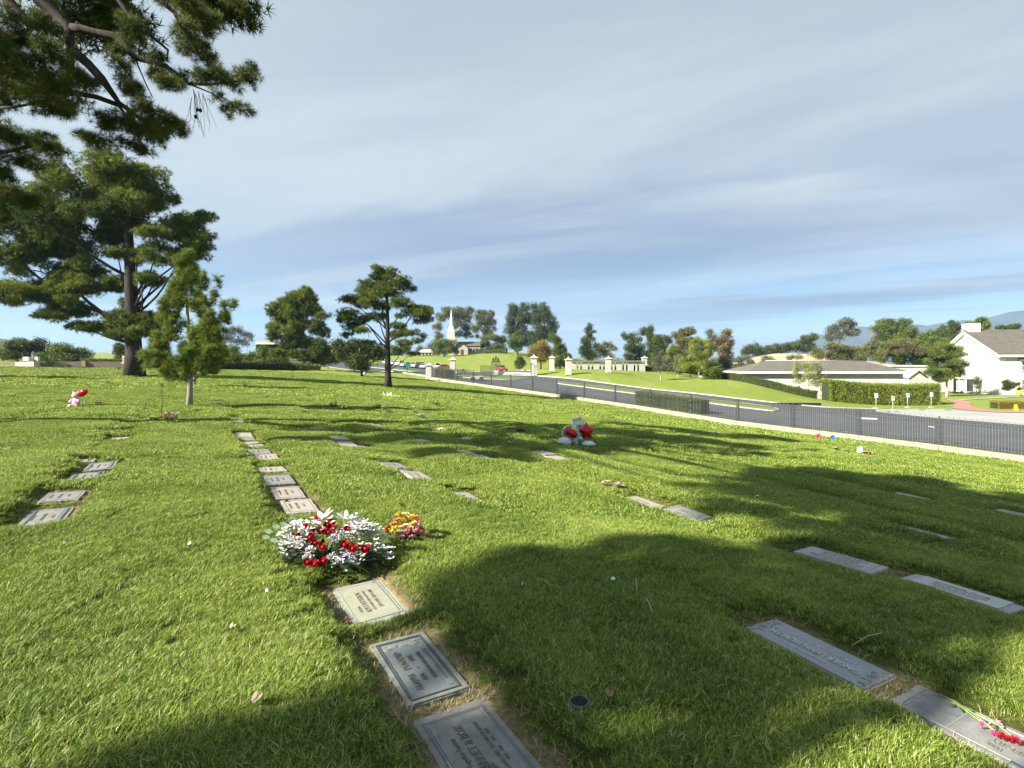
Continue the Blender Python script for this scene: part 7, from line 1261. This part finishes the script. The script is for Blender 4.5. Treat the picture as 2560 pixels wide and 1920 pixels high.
# hedges: a dark body with a leafy skin
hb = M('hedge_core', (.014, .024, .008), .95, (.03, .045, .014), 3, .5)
def hedge(pts, w_, h_, mat, label, cat='hedge', n=2600, size=.16, name='clipped_hedge', zoff=0.0, top=None):
    g = np.random.default_rng(int(abs(pts[0][0]) * 10) + n); P = resample(pts, 14); T = np.gradient(P, axis=0); T /= np.hypot(T[:, 0], T[:, 1])[:, None]; Nn = np.c_[-T[:, 1], T[:, 0]]; z = base(P[:, 0], P[:, 1]) + zoff; x0, y0, z0 = P[0, 0], P[0, 1], z[0]
    e = empty(name, (x0, y0, z0), label, cat, 'hedges'); V = []
    for sd, zz in ((-.42, -.1), (-.42, .92), (.42, .92), (.42, -.1)): q = P + Nn * w_ * sd; V.append(np.c_[q[:, 0] - x0, q[:, 1] - y0, z - z0 + zz * h_])
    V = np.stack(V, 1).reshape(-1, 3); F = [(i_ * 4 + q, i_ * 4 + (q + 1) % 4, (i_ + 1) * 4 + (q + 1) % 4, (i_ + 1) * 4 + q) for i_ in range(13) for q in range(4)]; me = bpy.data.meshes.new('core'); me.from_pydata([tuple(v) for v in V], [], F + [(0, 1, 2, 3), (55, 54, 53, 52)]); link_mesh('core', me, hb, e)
    f = g.uniform(0, 13, n); en = g.random(n); f = np.where(en < .04, g.normal(0, .02, n), np.where(en > .96, 13 + g.normal(0, .02, n), f)); f = np.clip(f, 0, 12.999); i_ = np.minimum(f.astype(int), 12); fr = (f - i_)[:, None]; C_ = P[i_] * (1 - fr) + P[i_ + 1] * fr; zz = z[i_] * (1 - fr[:, 0]) + z[i_ + 1] * fr[:, 0]; face = g.random(n); lat = np.where(face < .4, -.5, np.where(face < .5, .5, g.uniform(-.5, .5, n))); hh = np.where(face < .5, g.uniform(0, 1, n), 1.0) + g.normal(0, .03, n) + np.where(face < .5, 0, .07 * n1(f * 1.9, f * 0 + n * .37) + .05 * n2(f * 6, f * 0 + .5)); lat = lat + g.normal(0, .03, n)
    Q = C_ + Nn[i_] * (lat * w_)[:, None]; k = 5; Tm = [tmpl_leaves(k, g, .5) for _ in range(6)]; pk_ = g.integers(0, 6, n); out = np.empty((n, 15, 3)); S = size * g.uniform(.7, 1.3, n)
    for v in range(6): m_ = pk_ == v; out[m_] = Tm[v][None] * S[m_][:, None, None]
    out += np.c_[Q[:, 0] - x0, Q[:, 1] - y0, zz - z0 + np.clip(hh, 0, 1.12) * h_][:, None, :]; V = out.reshape(-1, 3); me = np_mesh('leaves', V, np.arange(len(V)).reshape(-1, 3), False, np.repeat(np.clip(g.normal(.5, .25, n), 0, 1), 15)); me.materials.append(mat); link_mesh('leaves', me, None, e); return e
hedge([fp(38.3, 1.5), fp(45.2, 1.3)], 1.2, 1.15, lf_m, 'clipped hedge block on the near lane right behind the fence', n=5200, size=.10)
hedge([(39.0, 69.6), (46.0, 69.8), (52.8, 70.2)], 2.0, 2.45, lf_l, 'tall thick clipped hedge between the young tree and the brick path', n=9000, size=.16)
hedge([G(2185, 1009), G(2260, 1006), G(2340, 1003)], 1.0, .55, lf_d, 'low dark border hedge at the foot of the tall one', n=2200, size=.12); hedge([G(2215, 1011.5), G(2280, 1008), G(2325, 1006)], .8, .35, lf_p, 'pale green edging plants before the low border hedge', n=1500, size=.10)
hedge([(30.3, 84), (31.8, 78), (34.4, 74), (37, 72), (38.6, 71)], 1.1, .85, lf_m, 'long low hedge running down along the white hall', n=4200, size=.14); hedge([G(1590, 926), G(1680, 929), G(1780, 942)], 1.0, .75, lf_m, 'low hedge on top of the right lawn under the grove', n=2600, size=.16)
hedge([G(1192, 884), G(1267, 883)], 1.6, 1.6, lf_d, 'clipped dark hedge on the hill right of the chapel', n=1500, size=.45); hedge([fp(.4, 1.4), fp(3.3, 1.4)], 1.2, 1.1, lf_d, 'dark hedge behind the fence between the two left pillars', n=2400, size=.15)
hedge([((345 - CX) / FP * 72, 72), ((520 - CX) / FP * 76, 76), ((690 - CX) / FP * 82, 82), ((722 - CX) / FP * 83, 83)], 1.4, .95, lf_d, 'long low dark hedge along the far end of the left lawn', n=4200, size=.2); hedge([((728 - CX) / FP * 84, 84), ((800 - CX) / FP * 85, 85)], 1.4, .8, lf_m, 'short low hedge around the foot of the dense pine', n=1600, size=.2)
hedge([((208 - CX) / FP * 72, 72), ((300 - CX) / FP * 73, 73)], 1.0, .95, lf_o, 'thin hedge peeping over the brown garden wall', n=1300, size=.18)
hedge([G(2486, 1021), G(2552, 1021)], 1.8, .75, lf_g, 'yellow-flowering clipped bush on the lawn before the white house', 'bush', n=2600, size=.10, name='flowering_bush')
# plants at the house wall
def house_pt(px, pyb): x, y = G(px, pyb); return (x, y, float(base(x, y)))
p_ = house_pt(2441, 985); e = empty('wall_topiary', p_, 'heart-shaped dark green topiary on the gable wall', 'topiary'); me = foliage_mesh('crown', [(0, 0, 2.3, .75, .4, .7), (-.1, 0, 1.6, .6, .35, .6), (.05, 0, 1.1, .4, .3, .4)], 900, .16, lf_d, 'leaf', 6, 5, .6, .36); link_mesh('crown', me, None, e); MB().tube([(0, 0, 0), (0, 0, 1.2)], .06, 6).build('trunk', bark, e)
p_ = house_pt(2548, 990); e = empty('potted_topiary', p_, 'ball topiary in a lime yellow pot by the house entrance', 'plant'); MB().tube([(0, 0, 0), (0, 0, .8)], [.3, .42], 12).build('pot', M('lime_pot', (.42, .46, .05), .5), e); link_mesh('crown', foliage_mesh('crown', [(0, 0, 1.1, .4, .4, .34), (0, 0, 1.75, .33, .33, .3)], 500, .13, lf_d, 'leaf', 6, 6, .6, .36), None, e); MB().tube([(0, 0, .7), (0, 0, 1.9)], .04, 6).build('stem', bark, e)
p_ = house_pt(2539, 1026); e = empty('yellow_sign', p_, 'small yellow folding floor sign beside the flowering bush', 'sign')
for s in (-1, 1): MB().add([(-.2, s * .16, 0), (.2, s * .16, 0), (.13, s * .01, .62), (-.13, s * .01, .62)], [(0, 1, 2, 3)]).build('panel', M('sign_yellow', (.65, .50, .03), .5), e)
mass('flower_bed', 'yellow and white flower bed at the foot of the gable wall', 'flowers', 86, [(2375 + 12 * i_, 981, 7, 3.2) for i_ in range(8)], lf_p, 700, .16)
g_ = random.Random(5)
mass('weeds', 'weeds growing at the foot of the fence behind the wall', 'weeds', 40, [], lf_l, 1, .1) if False else None
pts = [];
for _ in range(420):
    t_ = g_.choice([g_.uniform(55, 66), g_.uniform(40, 80)]); q = fp(t_, g_.uniform(.08, .4)); pts.append((q[0], q[1], wtop(t_) - .12 + g_.uniform(0, .16) ** 1.0, .10, .10, .12))
me = foliage_mesh('weeds', pts, 1500, .10, lf_l, 'leaf', 6, 77, .3, .4); o = link_mesh('weeds', me, None); tag(o, 'green weeds growing along the foot of the iron fence', 'weeds', kind='stuff')

# ------------------------------------------------------------------ the air
HAZE = MB().box((0, 1800, 150), (9000, 3900 + 3200, 400)).build('haze'); HAZE.data.materials.clear(); hm = bpy.data.materials.new('haze_air'); hm.use_nodes = True; t = hm.node_tree; t.nodes.clear()
pv = t.nodes.new('ShaderNodeVolumePrincipled'); pv.inputs['Color'].default_value = (.42, .66, 1.0, 1); pv.inputs['Density'].default_value = 1.4e-4; pv.inputs['Anisotropy'].default_value = .1; oo = t.nodes.new('ShaderNodeOutputMaterial'); lk(t, pv.outputs[0], oo.inputs['Volume']); HAZE.data.materials.append(hm); tag(HAZE, kind='stuff')
